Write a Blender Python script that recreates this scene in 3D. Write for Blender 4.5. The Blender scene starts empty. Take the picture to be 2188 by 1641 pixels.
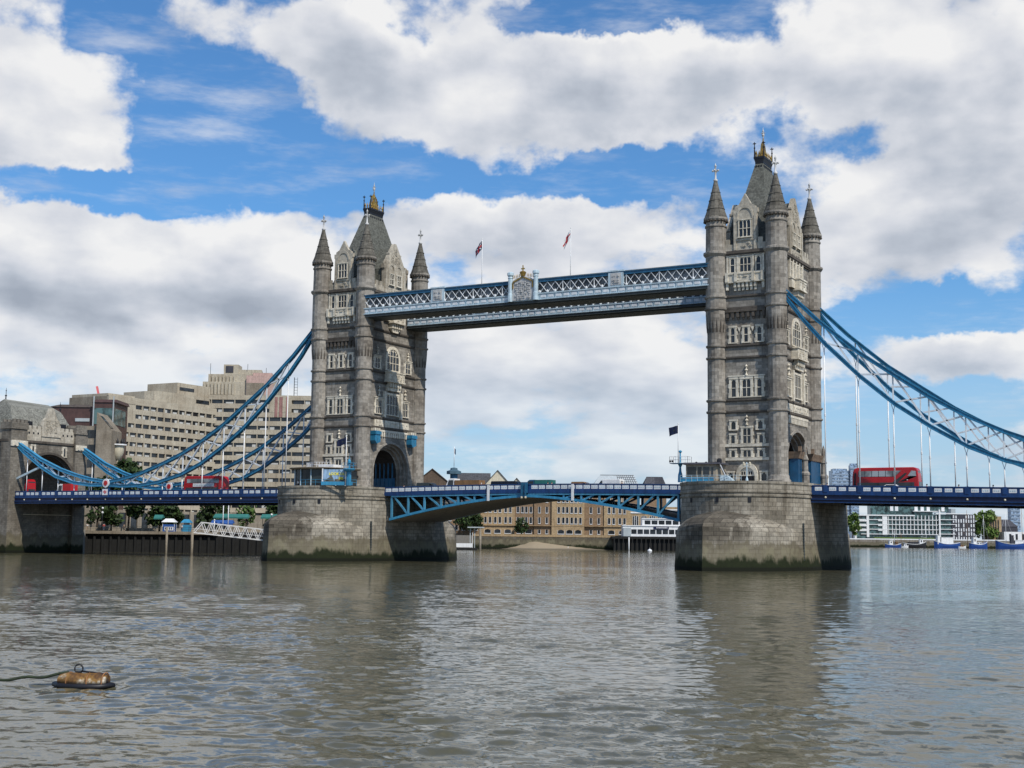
import bpy, math, random
from math import sin, cos, pi, radians, sqrt, atan2
SC = bpy.context.scene
COL = SC.collection
rnd = random.Random(7)

# ------------------------------------------------------------------ camera
def make_camera():
    yaw, pitch, roll = -0.508, 0.113, 0.011
    fwd = (sin(yaw)*cos(pitch), cos(yaw)*cos(pitch), sin(pitch))
    rt = (cos(yaw), -sin(yaw), 0.0)
    up = (rt[1]*fwd[2]-rt[2]*fwd[1], rt[2]*fwd[0]-rt[0]*fwd[2], rt[0]*fwd[1]-rt[1]*fwd[0])
    c, s = cos(roll), sin(roll)
    r2 = [c*rt[i]+s*up[i] for i in range(3)]
    u2 = [-s*rt[i]+c*up[i] for i in range(3)]
    from mathutils import Matrix
    m = Matrix(((r2[0], u2[0], -fwd[0], 114.792), (r2[1], u2[1], -fwd[1], -221.402), (r2[2], u2[2], -fwd[2], 4.721), (0, 0, 0, 1)))
    cd = bpy.data.cameras.new("camera")
    cd.sensor_width = 36.0
    cd.sensor_fit = 'HORIZONTAL'
    cd.lens = 36.0*2885.193/2188.0
    cd.clip_start = 0.5
    cd.clip_end = 12000
    o = bpy.data.objects.new("camera", cd)
    COL.objects.link(o)
    o.matrix_world = m
    SC.camera = o
make_camera()
SC.view_settings.view_transform = 'Standard'
SC.view_settings.look = 'None'
SC.view_settings.exposure = 0.0
SC.view_settings.gamma = 1.0
SC.cycles.max_bounces = 5
SC.cycles.diffuse_bounces = 2
SC.cycles.glossy_bounces = 2
SC.cycles.use_denoising = True

# ------------------------------------------------------------------ sun
SUN_EL, SUN_PHI = radians(48), radians(26)
sv = (cos(SUN_EL)*cos(SUN_PHI), -cos(SUN_EL)*sin(SUN_PHI), sin(SUN_EL))
def make_sun():
    from mathutils import Vector
    l = bpy.data.lights.new("sun", 'SUN')
    l.energy = 4.0
    l.angle = radians(0.6)
    l.color = (1.0, 0.94, 0.85)
    o = bpy.data.objects.new("sun", l)
    COL.objects.link(o)
    o.rotation_euler = Vector(sv).to_track_quat('Z', 'Y').to_euler()
    o.location = (200, -60, 300)
make_sun()

# ------------------------------------------------------------------ node helpers
class NT:
    def __init__(s, tree):
        s.t = tree
    def n(s, typ, ins=None, **props):
        nd = s.t.nodes.new(typ)
        for k, v in props.items():
            setattr(nd, k, v)
        for k, v in (ins or {}).items():
            sk = nd.inputs[k]
            if hasattr(v, 'is_output'):
                s.t.links.new(v, sk)
            else:
                sk.default_value = v
        return nd
    def m(s, op, a, b=None, c=None, clamp=False):
        ins = {0: a}
        if b is not None: ins[1] = b
        if c is not None: ins[2] = c
        nd = s.n('ShaderNodeMath', ins, operation=op)
        nd.use_clamp = clamp
        return nd.outputs[0]
    def vm(s, op, a, b=None):
        ins = {0: a}
        if b is not None: ins[1] = b
        nd = s.n('ShaderNodeVectorMath', ins, operation=op)
        return nd.outputs['Value'] if op in ('LENGTH', 'DOT_PRODUCT') else nd.outputs['Vector']
    def mix(s, f, a, b, blend='MIX'):
        nd = s.n('ShaderNodeMix', None, data_type='RGBA', blend_type=blend)
        for k, v in ((0, f), (6, a), (7, b)):
            if hasattr(v, 'is_output'): s.t.links.new(v, nd.inputs[k])
            else: nd.inputs[k].default_value = v
        return nd.outputs[2]
    def ramp(s, f, stops, interp='LINEAR'):
        nd = s.n('ShaderNodeValToRGB', {0: f})
        cr = nd.color_ramp
        cr.interpolation = interp
        while len(cr.elements) < len(stops): cr.elements.new(0.5)
        for e, (p, c) in zip(cr.elements, stops):
            e.position = p
            e.color = c if len(c) == 4 else (*c, 1)
        return nd.outputs[0]
    def rng(s, v, a, b, c=0.0, d=1.0, smooth=True):
        nd = s.n('ShaderNodeMapRange', {0: v, 1: a, 2: b, 3: c, 4: d})
        nd.interpolation_type = 'SMOOTHSTEP' if smooth else 'LINEAR'
        return nd.outputs[0]
    def noise(s, vec, scale, detail=4.0, rough=0.55, dim='3D', lac=2.0, dist=0.0):
        nd = s.n('ShaderNodeTexNoise', {'Vector': vec, 'Scale': scale, 'Detail': detail, 'Roughness': rough, 'Lacunarity': lac, 'Distortion': dist}, noise_dimensions=dim)
        return nd.outputs['Fac']

# ------------------------------------------------------------------ sky: nishita + clouds placed by azimuth / elevation
# centre azimuth and elevation in degrees, half widths, weight (negative = gap of blue)
CLOUDS = [(-49.30, 16.79, 5.96, 3.77, 1.0), (-46.64, 14.95, 2.58, 0.79, 0.5), (-40.93, 20.71, 5.96, 1.39, 0.6), (-29.13, 18.80, 10.33, 3.47, 1.1), (-36.10, 20.10, 3.57, 2.18, 0.8), (-23.00, 19.14, 5.56, 2.98, 1.0), (-13.13, 19.20, 7.55, 4.37, 1.0), (-8.95, 15.94, 4.96, 3.18, 0.9), (-12.33, 13.03, 6.55, 3.38, 1.0), (-45.72, 10.98, 8.34, 2.98, 1.1), (-38.27, 12.17, 3.57, 2.18, 0.6), (-29.06, 13.21, 9.53, 2.18, 1.0), (-44.66, 8.00, 11.91, 2.38, 0.6), (-29.02, 9.86, 13.90, 2.38, 0.6), (-10.08, 7.84, 3.38, 1.39, 0.9), (-13.39, 6.80, 3.97, 0.79, 0.3), (-25.99, 5.91, 15.89, 2.98, 0.4), (-41.76, 16.75, 3.77, 2.98, -1.2), (-46.51, 20.00, 2.18, 1.19, -0.7), (-45.85, 13.90, 6.55, 0.89, -1.1), (-38.36, 15.06, 6.55, 1.59, -1.3), (-34.09, 21.12, 1.19, 0.89, -0.6), (-25.66, 21.70, 3.77, 0.99, -1.2), (-24.42, 15.25, 4.37, 1.19, -1.2), (-31.11, 14.83, 4.96, 0.89, -0.8), (-18.20, 17.47, 1.9, 1.19, -0.42), (-14.33, 16.33, 2.6, 0.7, -0.5), (-18.96, 21.04, 1.59, 1.19, -0.5), (-11.49, 9.31, 5.16, 0.89, -1.1), (-12.50, 5.44, 6.35, 1.79, -0.9)]
def make_world():
    w = bpy.data.worlds.new("World")
    SC.world = w
    w.use_nodes = True
    t = w.node_tree
    t.nodes.clear()
    N = NT(t)
    tc = N.n('ShaderNodeTexCoord').outputs['Generated']
    sky = N.n('ShaderNodeTexSky', sky_type='NISHITA', sun_disc=False, sun_elevation=SUN_EL, sun_rotation=atan2(sv[0], sv[1]), altitude=10, air_density=1.0, dust_density=0.6, ozone_density=2.2).outputs[0]
    d = N.vm('NORMALIZE', tc)
    sp = N.n('ShaderNodeSeparateXYZ', {0: d})
    az = N.m('MULTIPLY', N.m('ARCTAN2', sp.outputs[0], sp.outputs[1]), 57.29578)
    el = N.m('MULTIPLY', N.m('ARCSINE', sp.outputs[2]), 57.29578)
    p = N.n('ShaderNodeCombineXYZ', {0: az, 1: el, 2: 0.0}).outputs[0]
    # edge distortion
    dn = N.n('ShaderNodeTexNoise', {'Vector': p, 'Scale': 0.28, 'Detail': 5.0, 'Roughness': 0.6})
    off = N.vm('MULTIPLY', N.vm('SUBTRACT', dn.outputs['Color'], (0.5, 0.5, 0.5)), (5.0, 3.2, 0.0))
    q = N.vm('ADD', p, off)
    tot = None
    tilt = None
    for (a, e, ra, re, wt) in CLOUDS:
        k = N.vm('MULTIPLY', N.vm('SUBTRACT', q, (a, e, 0)), (1/(ra*1.25), 1/(re*1.25), 0))
        f = N.rng(N.vm('LENGTH', k), 1.0, 0.25, 0.0, wt)
        tot = f if tot is None else N.m('ADD', tot, f)
        if wt > 0.6:
            y = N.n('ShaderNodeSeparateXYZ', {0: k}).outputs[1]
            g = N.m('MULTIPLY', f, y)
            tilt = g if tilt is None else N.m('ADD', tilt, g)
    # outside the framed part of the sky: scattered cloud everywhere
    amb = N.rng(N.m('ABSOLUTE', N.m('ADD', az, 29.0)), 22.0, 34.0, 0.0, 0.07)
    amb2 = N.rng(el, 24.0, 32.0, 0.0, 0.07)
    tot = N.m('ADD', tot, N.m('MAXIMUM', amb, amb2))
    # fibrous detail, flattened into layers toward the horizon
    low = N.m('SUBTRACT', 1.0, N.m('POWER', 2.71828, N.m('MULTIPLY', el, -0.16)))
    v1 = N.n('ShaderNodeCombineXYZ', {0: az, 1: N.m('MULTIPLY_ADD', el, 1.3, N.m('MULTIPLY', low, 17.0)), 2: 3.7}).outputs[0]
    n1 = N.noise(v1, 0.17, 9.0, 0.54)
    ns = N.noise(v1, 0.17, 3.0, 0.45)
    n2 = N.noise(N.vm('ADD', v1, (0.9, 1.9, 0.0)), 0.17, 3.0, 0.45)
    n3 = N.noise(N.vm('MULTIPLY', v1, (0.6, 1.0, 1.0)), 0.42, 4.0, 0.5)
    veil = N.rng(el, 11.0, 6.0, 0.0, 0.40)
    dens = N.m('ADD', N.m('MULTIPLY', N.m('ADD', tot, veil), 0.66), N.m('MULTIPLY', N.m('SUBTRACT', n1, 0.5), 1.6))
    nh = N.noise(v1, 0.8, 6.0, 0.6)
    dens = N.m('ADD', dens, N.m('MULTIPLY', N.m('SUBTRACT', nh, 0.5), 0.55))
    alpha = N.m('MULTIPLY', N.rng(dens, 0.03, 0.46), N.rng(el, 1.0, 9.0, 0.60, 1.0))
    # thin drawn-out cirrus in the gaps
    ci = N.noise(N.n('ShaderNodeVectorRotate', {'Vector': N.vm('MULTIPLY', v1, (0.55, 1.5, 1.0)), 'Angle': 0.22}, rotation_type='Z_AXIS').outputs[0], 0.30, 6.0, 0.62)
    alpha = N.m('MAXIMUM', alpha, N.rng(ci, 0.46, 0.80, 0.0, 0.55))
    lit = N.m('ADD', N.m('MULTIPLY', N.m('SUBTRACT', ns, n2), 2.1), N.m('MULTIPLY', tilt, 0.46))
    thick = N.rng(dens, 0.35, 1.2)
    lum = N.m('ADD', N.m('SUBTRACT', 0.77, N.m('MULTIPLY', thick, 0.28)), lit)
    lum = N.m('ADD', lum, N.m('MULTIPLY', N.m('SUBTRACT', n3, 0.5), 0.62))
    lum = N.m('ADD', lum, N.m('MULTIPLY', N.m('SUBTRACT', n1, ns), 1.5))
    ccol = N.ramp(lum, [(0.0, (3.6, 4.0, 4.7, 1)), (0.33, (5.1, 5.5, 6.2, 1)), (0.62, (6.9, 7.1, 7.6, 1)), (0.98, (9.0, 8.95, 8.9, 1))])
    # deeper blue for the gaps, paler to the horizon comes from the sky model
    blue = N.mix(1.0, sky, (0.60, 1.02, 1.36, 1), 'MULTIPLY')
    blue = N.mix(N.rng(el, 12.0, -1.0, 0.0, 0.85), blue, (5.0, 6.35, 7.9, 1))
    colr = N.mix(N.m('MULTIPLY', alpha, 0.97), blue, ccol)
    bg = N.n('ShaderNodeBackground', {0: colr, 1: 0.1})
    out = N.n('ShaderNodeOutputWorld', {0: bg.outputs[0]})
    w.cycles.sampling_method = 'MANUAL'
    w.cycles.sample_map_resolution = 512
make_world()

# ------------------------------------------------------------------ object helpers
OFF = {}
def tag(o, label=None, cat=None, group=None, kind=None):
    if label: o['label'] = label
    if cat: o['category'] = cat
    if group: o['group'] = group
    if kind: o['kind'] = kind
    return o
def thing(name, label, cat, loc=(0, 0, 0), group=None):
    o = bpy.data.objects.new(name, None)
    o.empty_display_size = 0.5
    COL.objects.link(o)
    o.location = loc
    OFF[o.name] = tuple(loc)
    return tag(o, label, cat, group)
def copy_tree(o, parent=None):
    c = o.copy()
    COL.objects.link(c)
    if parent is not None: c.parent = parent
    for ch in [x for x in KIDS.get(o.name, [])]:
        d = copy_tree(ch, c)
        KIDS.setdefault(c.name, []).append(d)
    return c
KIDS = {}

class MB:
    """collects geometry in a local frame (origin, rotation about z) and links it as one mesh object"""
    def __init__(s, o=(0, 0, 0), ang=0.0):
        s.v, s.f, s.mi, s.sm = [], [], [], []
        s.o, s.c, s.s = o, cos(ang), sin(ang)
        s.k = 1.0
    def add(s, vs, fs, mi=0, smooth=False):
        b = len(s.v)
        o, c, sn = s.o, s.c, s.s
        if s.k != 1.0: vs = [(x*s.k, y*s.k, 4.72+(z-4.72)*s.k) for x, y, z in vs]
        s.v += [(o[0]+c*x-sn*y, o[1]+sn*x+c*y, o[2]+z) for x, y, z in vs]
        for f in fs:
            s.f.append([b+i for i in f])
            s.mi.append(mi)
            s.sm.append(smooth)
        return s
    def box(s, x0, x1, y0, y1, z0, z1, mi=0):
        return s.add([(x0, y0, z0), (x1, y0, z0), (x1, y1, z0), (x0, y1, z0), (x0, y0, z1), (x1, y0, z1), (x1, y1, z1), (x0, y1, z1)],
                     [(0, 3, 2, 1), (4, 5, 6, 7), (0, 1, 5, 4), (1, 2, 6, 5), (2, 3, 7, 6), (3, 0, 4, 7)], mi)
    def prism(s, poly, z0, z1, mi=0, top=None):
        """polygon in xy (counter-clockwise) extruded in z; top = other polygon for a taper"""
        n = len(poly)
        t = top or poly
        return s.add([(x, y, z0) for x, y in poly]+[(x, y, z1) for x, y in t],
                     [tuple(range(n-1, -1, -1)), tuple(range(n, 2*n))]+[(i, (i+1) % n, n+(i+1) % n, n+i) for i in range(n)], mi)
    def slab(s, poly, axis, a, b, mi=0):
        """polygon (u,z) extruded along x (axis 'x', u = y) or along y (axis 'y', u = x)"""
        n = len(poly)
        g = (lambda u, z, k: (k, u, z)) if axis == 'x' else (lambda u, z, k: (u, k, z))
        vs = [g(u, z, a) for u, z in poly]+[g(u, z, b) for u, z in poly]
        fs = [tuple(range(n)), tuple(range(2*n-1, n-1, -1))]+[(i, n+i, n+(i+1) % n, (i+1) % n) for i in range(n)]
        if (axis == 'x') == (b > a): fs = [tuple(reversed(f)) for f in fs]
        return s.add(vs, fs, mi)
    def lathe(s, cx, cy, prof, n=16, mi=0, smooth=False, a0=0.0, cap=True):
        k = len(prof)
        vs = [(cx+r*cos(a0+2*pi*i/n), cy+r*sin(a0+2*pi*i/n), z) for r, z in prof for i in range(n)]
        fs = [(j*n+i, j*n+(i+1) % n, (j+1)*n+(i+1) % n, (j+1)*n+i) for j in range(k-1) for i in range(n)]
        s.add(vs, fs, mi, smooth)
        if cap:
            s.add([vs[i] for i in range(n)], [tuple(range(n-1, -1, -1))], mi)
            s.add([vs[(k-1)*n+i] for i in range(n)], [tuple(range(n))], mi)
        return s
    def bar(s, p, q, w, h=None, mi=0, up=(0, 0, 1)):
        """rectangular bar from p to q, w across, h along up"""
        h = w if h is None else h
        d = [q[i]-p[i] for i in range(3)]
        L = sqrt(sum(x*x for x in d)) or 1e-6
        d = [x/L for x in d]
        if abs(sum(d[i]*up[i] for i in range(3))) > 0.98: up = (1, 0, 0) if abs(d[0]) < 0.9 else (0, 1, 0)
        a = (d[1]*up[2]-d[2]*up[1], d[2]*up[0]-d[0]*up[2], d[0]*up[1]-d[1]*up[0])
        l = sqrt(sum(x*x for x in a))
        a = [x/l*w/2 for x in a]
        b = (a[1]*d[2]-a[2]*d[1], a[2]*d[0]-a[0]*d[2], a[0]*d[1]-a[1]*d[0])
        l = sqrt(sum(x*x for x in b))
        b = [x/l*h/2 for x in b]
        vs = []
        for e in (p, q):
            for i, j in ((-1, -1), (1, -1), (1, 1), (-1, 1)):
                vs.append(tuple(e[k]+i*a[k]+j*b[k] for k in range(3)))
        return s.add(vs, [(0, 1, 2, 3), (7, 6, 5, 4), (0, 4, 5, 1), (1, 5, 6, 2), (2, 6, 7, 3), (3, 7, 4, 0)], mi)
    def tube(s, pts, r, n=8, mi=0, smooth=True):
        ring = []
        k = len(pts)
        for i, p in enumerate(pts):
            a, b = pts[max(i-1, 0)], pts[min(i+1, k-1)]
            d = [b[j]-a[j] for j in range(3)]
            L = sqrt(sum(x*x for x in d)) or 1e-6
            d = [x/L for x in d]
            u = (0, 0, 1) if abs(d[2]) < 0.9 else (1, 0, 0)
            e = (d[1]*u[2]-d[2]*u[1], d[2]*u[0]-d[0]*u[2], d[0]*u[1]-d[1]*u[0])
            l = sqrt(sum(x*x for x in e))
            e = [x/l for x in e]
            g = (e[1]*d[2]-e[2]*d[1], e[2]*d[0]-e[0]*d[2], e[0]*d[1]-e[1]*d[0])
            rr = r[i] if isinstance(r, (list, tuple)) else r
            ring += [tuple(p[j]+rr*(cos(2*pi*m/n)*e[j]+sin(2*pi*m/n)*g[j]) for j in range(3)) for m in range(n)]
        fs = [(j*n+i, (j+1)*n+i, (j+1)*n+(i+1) % n, j*n+(i+1) % n) for j in range(k-1) for i in range(n)]
        fs += [tuple(range(n)), tuple(range(k*n-1, (k-1)*n-1, -1))]
        return s.add(ring, fs, mi, smooth)
    def build(s, name, mat, parent=None, off=None):
        if off is None: off = OFF.get(parent.name, (0, 0, 0)) if parent is not None else (0, 0, 0)
        me = bpy.data.meshes.new(name)
        me.from_pydata([(x-off[0], y-off[1], z-off[2]) for x, y, z in s.v], [], s.f)
        mats = mat if isinstance(mat, (list, tuple)) else [mat]
        for m_ in mats: me.materials.append(m_)
        if len(mats) > 1: me.polygons.foreach_set('material_index', s.mi)
        if any(s.sm): me.polygons.foreach_set('use_smooth', s.sm)
        me.update()
        o = bpy.data.objects.new(name, me)
        COL.objects.link(o)
        if parent is not None:
            o.parent = parent
            KIDS.setdefault(parent.name, []).append(o)
            OFF[o.name] = off
        else:
            OFF[o.name] = off
        return o
    def solo(s, name, mat, label=None, cat=None, group=None, kind=None, loc=(0, 0, 0)):
        """a thing that is one mesh, its origin at loc"""
        o = s.build(name, mat, None, loc)
        o.location = loc
        return tag(o, label, cat, group, kind)

# ------------------------------------------------------------------ materials
def new_mat(name):
    m = bpy.data.materials.new(name)
    m.use_nodes = True
    m.node_tree.nodes.clear()
    return m, NT(m.node_tree)
def finish(N, color, rough=0.7, spec=0.3, metal=0.0, bump=None, bstr=0.3, bdist=0.05, **kw):
    ins = {'Base Color': color, 'Roughness': rough, 'Metallic': metal, 'Specular IOR Level': spec}
    ins.update(kw)
    b = N.n('ShaderNodeBsdfPrincipled', ins)
    if bump is not None:
        bp = N.n('ShaderNodeBump', {'Strength': bstr, 'Distance': bdist, 'Height': bump})
        N.t.links.new(bp.outputs[0], b.inputs['Normal'])
    N.n('ShaderNodeOutputMaterial', {0: b.outputs[0]})
def c4(c): return (c[0], c[1], c[2], 1)
def mul(c, k): return (c[0]*k, c[1]*k, c[2]*k, 1)
def paint(name, c, rough=0.45, grime=0.25, metal=0.0, spec=0.4, gs=0.8):
    m, N = new_mat(name)
    p = N.n('ShaderNodeNewGeometry').outputs['Position']
    n = N.noise(p, gs, 5, 0.6)
    n2 = N.noise(N.vm('MULTIPLY', p, (2.2, 2.2, 0.35)), 1.0, 3, 0.6)
    f = N.rng(N.m('ADD', N.m('MULTIPLY', n, 0.5), N.m('MULTIPLY', n2, 0.5)), 0.35, 0.68, 0, 1)
    col = N.mix(f, mul(c, 1-grime), mul(c, 1+grime*0.35))
    finish(N, col, rough, spec, metal)
    return m
def wall_uv(N):
    """horizontal coordinate along the wall + height, for walls that run along x or y and for round turrets"""
    g = N.n('ShaderNodeNewGeometry')
    s = N.n('ShaderNodeSeparateXYZ', {0: g.outputs['Position']})
    n = N.n('ShaderNodeSeparateXYZ', {0: g.outputs['True Normal']})
    k = N.m('GREATER_THAN', N.m('ABSOLUTE', n.outputs[0]), 0.707)
    u = N.m('ADD', N.m('MULTIPLY', k, s.outputs[1]), N.m('MULTIPLY', N.m('SUBTRACT', 1.0, k), s.outputs[0]))
    return g.outputs['Position'], u, s.outputs[2], n.outputs[2]
def masonry(name, c, bw=1.1, bh=0.42, var=0.25, mortar=0.55, msize=0.02, stain=0.45, algae=False, soot=(0.55, 0.52, 0.48), dirt=0.5, bump=0.25, nose=False):
    m, N = new_mat(name)
    pos, u, z, nz = wall_uv(N)
    uv = N.n('ShaderNodeCombineXYZ', {0: u, 1: z, 2: 0.0}).outputs[0]
    br = N.n('ShaderNodeTexBrick', {'Vector': uv, 'Color1': mul(c, 1+var), 'Color2': mul(c, 1-var), 'Mortar': mul(c, mortar), 'Scale': 1.0, 'Mortar Size': msize, 'Mortar Smooth': 0.3, 'Bias': 0.0, 'Brick Width': bw, 'Row Height': bh}, offset=0.5)
    big = N.noise(pos, 0.16, 6, 0.6)
    fine = N.noise(pos, 2.4, 5, 0.62)
    run = N.noise(N.vm('MULTIPLY', pos, (1.5, 1.5, 0.13)), 1.0, 4, 0.6)
    col = N.mix(N.rng(big, 0.40, 0.66, 0, stain), br.outputs['Color'], (soot[0], soot[1], soot[2], 1), 'MULTIPLY')
    col = N.mix(N.rng(run, 0.50, 0.72, 0, dirt), col, (0.50, 0.475, 0.445, 1), 'MULTIPLY')
    col = N.mix(N.rng(fine, 0.25, 0.8, 0, 1), N.mix(1.0, col, (0.80, 0.79, 0.78, 1), 'MULTIPLY'), N.mix(1.0, col, (1.16, 1.15, 1.12, 1), 'MULTIPLY'))
    if nose:
        # soot-blackened cap of the cutwater, streaked downwards (coordinates of the pier itself)
        ob = N.n('ShaderNodeTexCoord').outputs['Object']
        ox = N.n('ShaderNodeSeparateXYZ', {0: ob})
        wob = N.noise(N.vm('MULTIPLY', ob, (0.9, 0.9, 0.22)), 1.0, 4, 0.65)
        d = N.m('ADD', N.m('ABSOLUTE', ox.outputs[0]), N.m('MULTIPLY', N.m('SUBTRACT', wob, 0.5), 9.0))
        f = N.m('MULTIPLY', N.rng(d, 6.8, 3.2, 0, 0.92), N.rng(N.m('ADD', z, N.m('MULTIPLY', wob, 3.0)), 4.6, 6.6, 0, 1))
        col = N.mix(f, col, N.mix(1.0, col, (0.30, 0.285, 0.27, 1), 'MULTIPLY'))
    if algae:
        # tide marks: pale dried silt, brown band, weed hanging to an uneven line just above the water
        e1 = N.noise(N.vm('MULTIPLY', pos, (0.5, 0.5, 0.25)), 1.0, 5, 0.65)
        e2 = N.noise(N.vm('MULTIPLY', pos, (2.0, 2.0, 0.5)), 1.0, 4, 0.6)
        zz = N.m('ADD', z, N.m('ADD', N.m('MULTIPLY', N.m('SUBTRACT', e1, 0.5), -4.4), N.m('MULTIPLY', N.m('SUBTRACT', e2, 0.5), -0.7)))
        band = N.rng(zz, 4.6, 3.9, 0, 0.75)
        col = N.mix(band, col, N.mix(e2, (0.085, 0.07, 0.042, 1), (0.15, 0.13, 0.085, 1)))
        pale = N.m('MULTIPLY', N.rng(zz, 3.6, 3.1, 0, 0.6), N.rng(e1, 0.45, 0.6, 0.2, 1))
        col = N.mix(pale, col, (0.22, 0.2, 0.13, 1))
        weed = N.rng(zz, 2.35, 1.25, 0, 0.97)
        col = N.mix(weed, col, N.mix(fine, (0.004, 0.006, 0.002, 1), (0.015, 0.024, 0.006, 1)))
        wet = N.rng(z, 0.75, 0.45, 0, 0.9)
        col = N.mix(wet, col, (0.008, 0.009, 0.005, 1))
    h = N.m('ADD', N.m('MULTIPLY', N.m('SUBTRACT', 1.0, br.outputs['Fac']), 0.6), N.m('MULTIPLY', fine, 0.5))
    finish(N, col, 0.85, 0.2, 0.0, h, bump, 0.06)
    return m
def glass(name, c=(0.015, 0.018, 0.022), rough=0.12):
    m, N = new_mat(name)
    p = N.n('ShaderNodeNewGeometry').outputs['Position']
    n = N.noise(p, 0.45, 2, 0.5)
    col = N.mix(N.rng(n, 0.42, 0.6), mul(c, 0.6), mul(c, 1.8))
    finish(N, col, rough, 0.5)
    return m
def tiled(name, c, bw=0.35, bh=0.28, var=0.3):
    """slates or tiles: rows by height"""
    return masonry(name, c, bw, bh, var, 0.6, 0.012, 0.35, False, (0.6, 0.62, 0.58), 0.35, 0.15)
def foliage(name, a, b):
    m, N = new_mat(name)
    g = N.n('ShaderNodeNewGeometry')
    n = N.noise(g.outputs['Position'], 0.5, 4, 0.65)
    r = g.outputs['Random Per Island']
    col = N.mix(N.rng(N.m('ADD', N.m('MULTIPLY', n, 0.55), N.m('MULTIPLY', r, 0.45)), 0.25, 0.75), c4(a), c4(b))
    finish(N, col, 0.6, 0.25)
    return m

M = {}
M['ashlar'] = masonry('tower_ashlar', (0.285, 0.264, 0.232), 1.25, 0.52, 0.32, 0.62, 0.022, 0.75, False, (0.52, 0.49, 0.46), 0.6)
M['gable'] = masonry('gable_stone', (0.47, 0.43, 0.355), 0.7, 0.5, 0.16, 0.75, 0.014, 0.7, False, (0.55, 0.51, 0.46), 0.7, 0.15)
M['shaft'] = masonry('turret_ashlar', (0.305, 0.283, 0.25), 1.0, 0.6, 0.26, 0.70, 0.016, 0.7, False, (0.52, 0.48, 0.45), 0.6)
M['trim'] = masonry('dressed_stone', (0.70, 0.65, 0.545), 0.7, 0.5, 0.14, 0.75, 0.012, 0.5, False, (0.58, 0.54, 0.48), 0.6, 0.15)
M['mould'] = masonry('dark_moulding', (0.115, 0.10, 0.085), 0.9, 0.5, 0.15, 0.8, 0.01, 0.6, False, (0.5, 0.48, 0.45), 0.5, 0.15)
M['granite'] = masonry('pier_granite', (0.33, 0.302, 0.25), 1.35, 0.66, 0.24, 0.50, 0.045, 0.8, True, (0.50, 0.47, 0.43), 0.75)
M['granite_dark'] = masonry('stained_granite', (0.33, 0.302, 0.25), 1.35, 0.66, 0.24, 0.50, 0.045, 0.8, True, (0.50, 0.47, 0.43), 0.75, nose=True)
M['slate'] = tiled('roof_slate', (0.135, 0.137, 0.120))
M['spire'] = masonry('spire_stone', (0.145, 0.135, 0.115), 0.7, 0.6, 0.25, 0.5, 0.03, 0.6, False, (0.45, 0.44, 0.42), 0.6)
M['glass'] = glass('window_glass')
M['black'] = paint('black_iron', (0.012, 0.012, 0.016), 0.5, 0.3)
M['gold'] = paint('gilding', (0.45, 0.29, 0.07), 0.4, 0.5, 0.6)
M['silver'] = paint('pale_finial', (0.55, 0.54, 0.52), 0.5, 0.3)
M['white'] = paint('white_paint', (0.78, 0.78, 0.77), 0.45, 0.14)
M['lace'] = paint('lattice_white', (0.76, 0.78, 0.79), 0.45, 0.2)
M['pale_blue'] = paint('pale_blue_paint', (0.50, 0.62, 0.68), 0.45, 0.28)
M['mid_blue'] = paint('mid_blue_paint', (0.075, 0.28, 0.43), 0.45, 0.35)
M['walk_glass'] = glass('walkway_glazing', (0.085, 0.092, 0.10), 0.3)
M['dim_glass'] = glass('dim_glass', (0.012, 0.016, 0.016), 0.35)
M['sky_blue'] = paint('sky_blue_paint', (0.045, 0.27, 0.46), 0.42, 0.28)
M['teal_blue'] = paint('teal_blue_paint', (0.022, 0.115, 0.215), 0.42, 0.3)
M['chain_blue'] = paint('chain_blue_paint', (0.026, 0.195, 0.345), 0.42, 0.35)
M['navy'] = paint('navy_paint', (0.011, 0.050, 0.165), 0.42, 0.35)
M['dark_navy'] = paint('dark_navy_paint', (0.010, 0.016, 0.055), 0.5, 0.3)
M['steel_dark'] = paint('dark_steel', (0.045, 0.055, 0.055), 0.55, 0.3)
M['soffit'] = paint('leaf_soffit', (0.36, 0.31, 0.27), 0.7, 0.3)
M['asphalt'] = paint('asphalt', (0.05, 0.05, 0.052), 0.9, 0.2, 0, 0.2)
M['red'] = paint('signal_red', (0.50, 0.018, 0.02), 0.35, 0.12)
M['bus_red'] = paint('bus_red', (0.42, 0.012, 0.018), 0.28, 0.1)
M['rubber'] = paint('rubber', (0.02, 0.02, 0.02), 0.8, 0.2)
M['cream'] = paint('cream_paint', (0.62, 0.56, 0.42), 0.6, 0.2)

# ------------------------------------------------------------------ tower
M['vault'] = masonry('shade_dark_vault', (0.045, 0.042, 0.040), 0.8, 0.5, 0.2, 0.7, 0.02, 0.5)  # near-black base colour stands in for the shade inside the road arch
TA, TB = 5.235, 9.585            # turret centres, half distances across and along
TZ = 13.8                        # terrace of the pier
def arch_pts(hw, spring, top, n=18):
    """points (u,z) of a round-headed arch from left foot to right foot, feet at TZ"""
    return [(-hw, TZ)]+[(-hw*cos(pi*i/n), spring+(top-spring)*sin(pi*i/n)) for i in range(n+1)]+[(hw, TZ)]
def pointed(hw, z0, z1, k=0.36, n=6):
    """outline (u,z) of a pointed window, counter-clockwise from the bottom left"""
    h = (z1-z0)
    zs = z1-min(h*0.6, hw*1.55)
    L = []
    for i in range(n+1):
        t = i/n
        a = t*pi/2
        L.append((hw*cos(a)**(0.85), zs+(z1-zs)*sin(a)))
    right = [(hw, z0)]+L
    left = [(-u, z) for u, z in reversed(L[:-1])]+[(-hw, z0)]
    return [right[0]]+right[1:]+left
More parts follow.
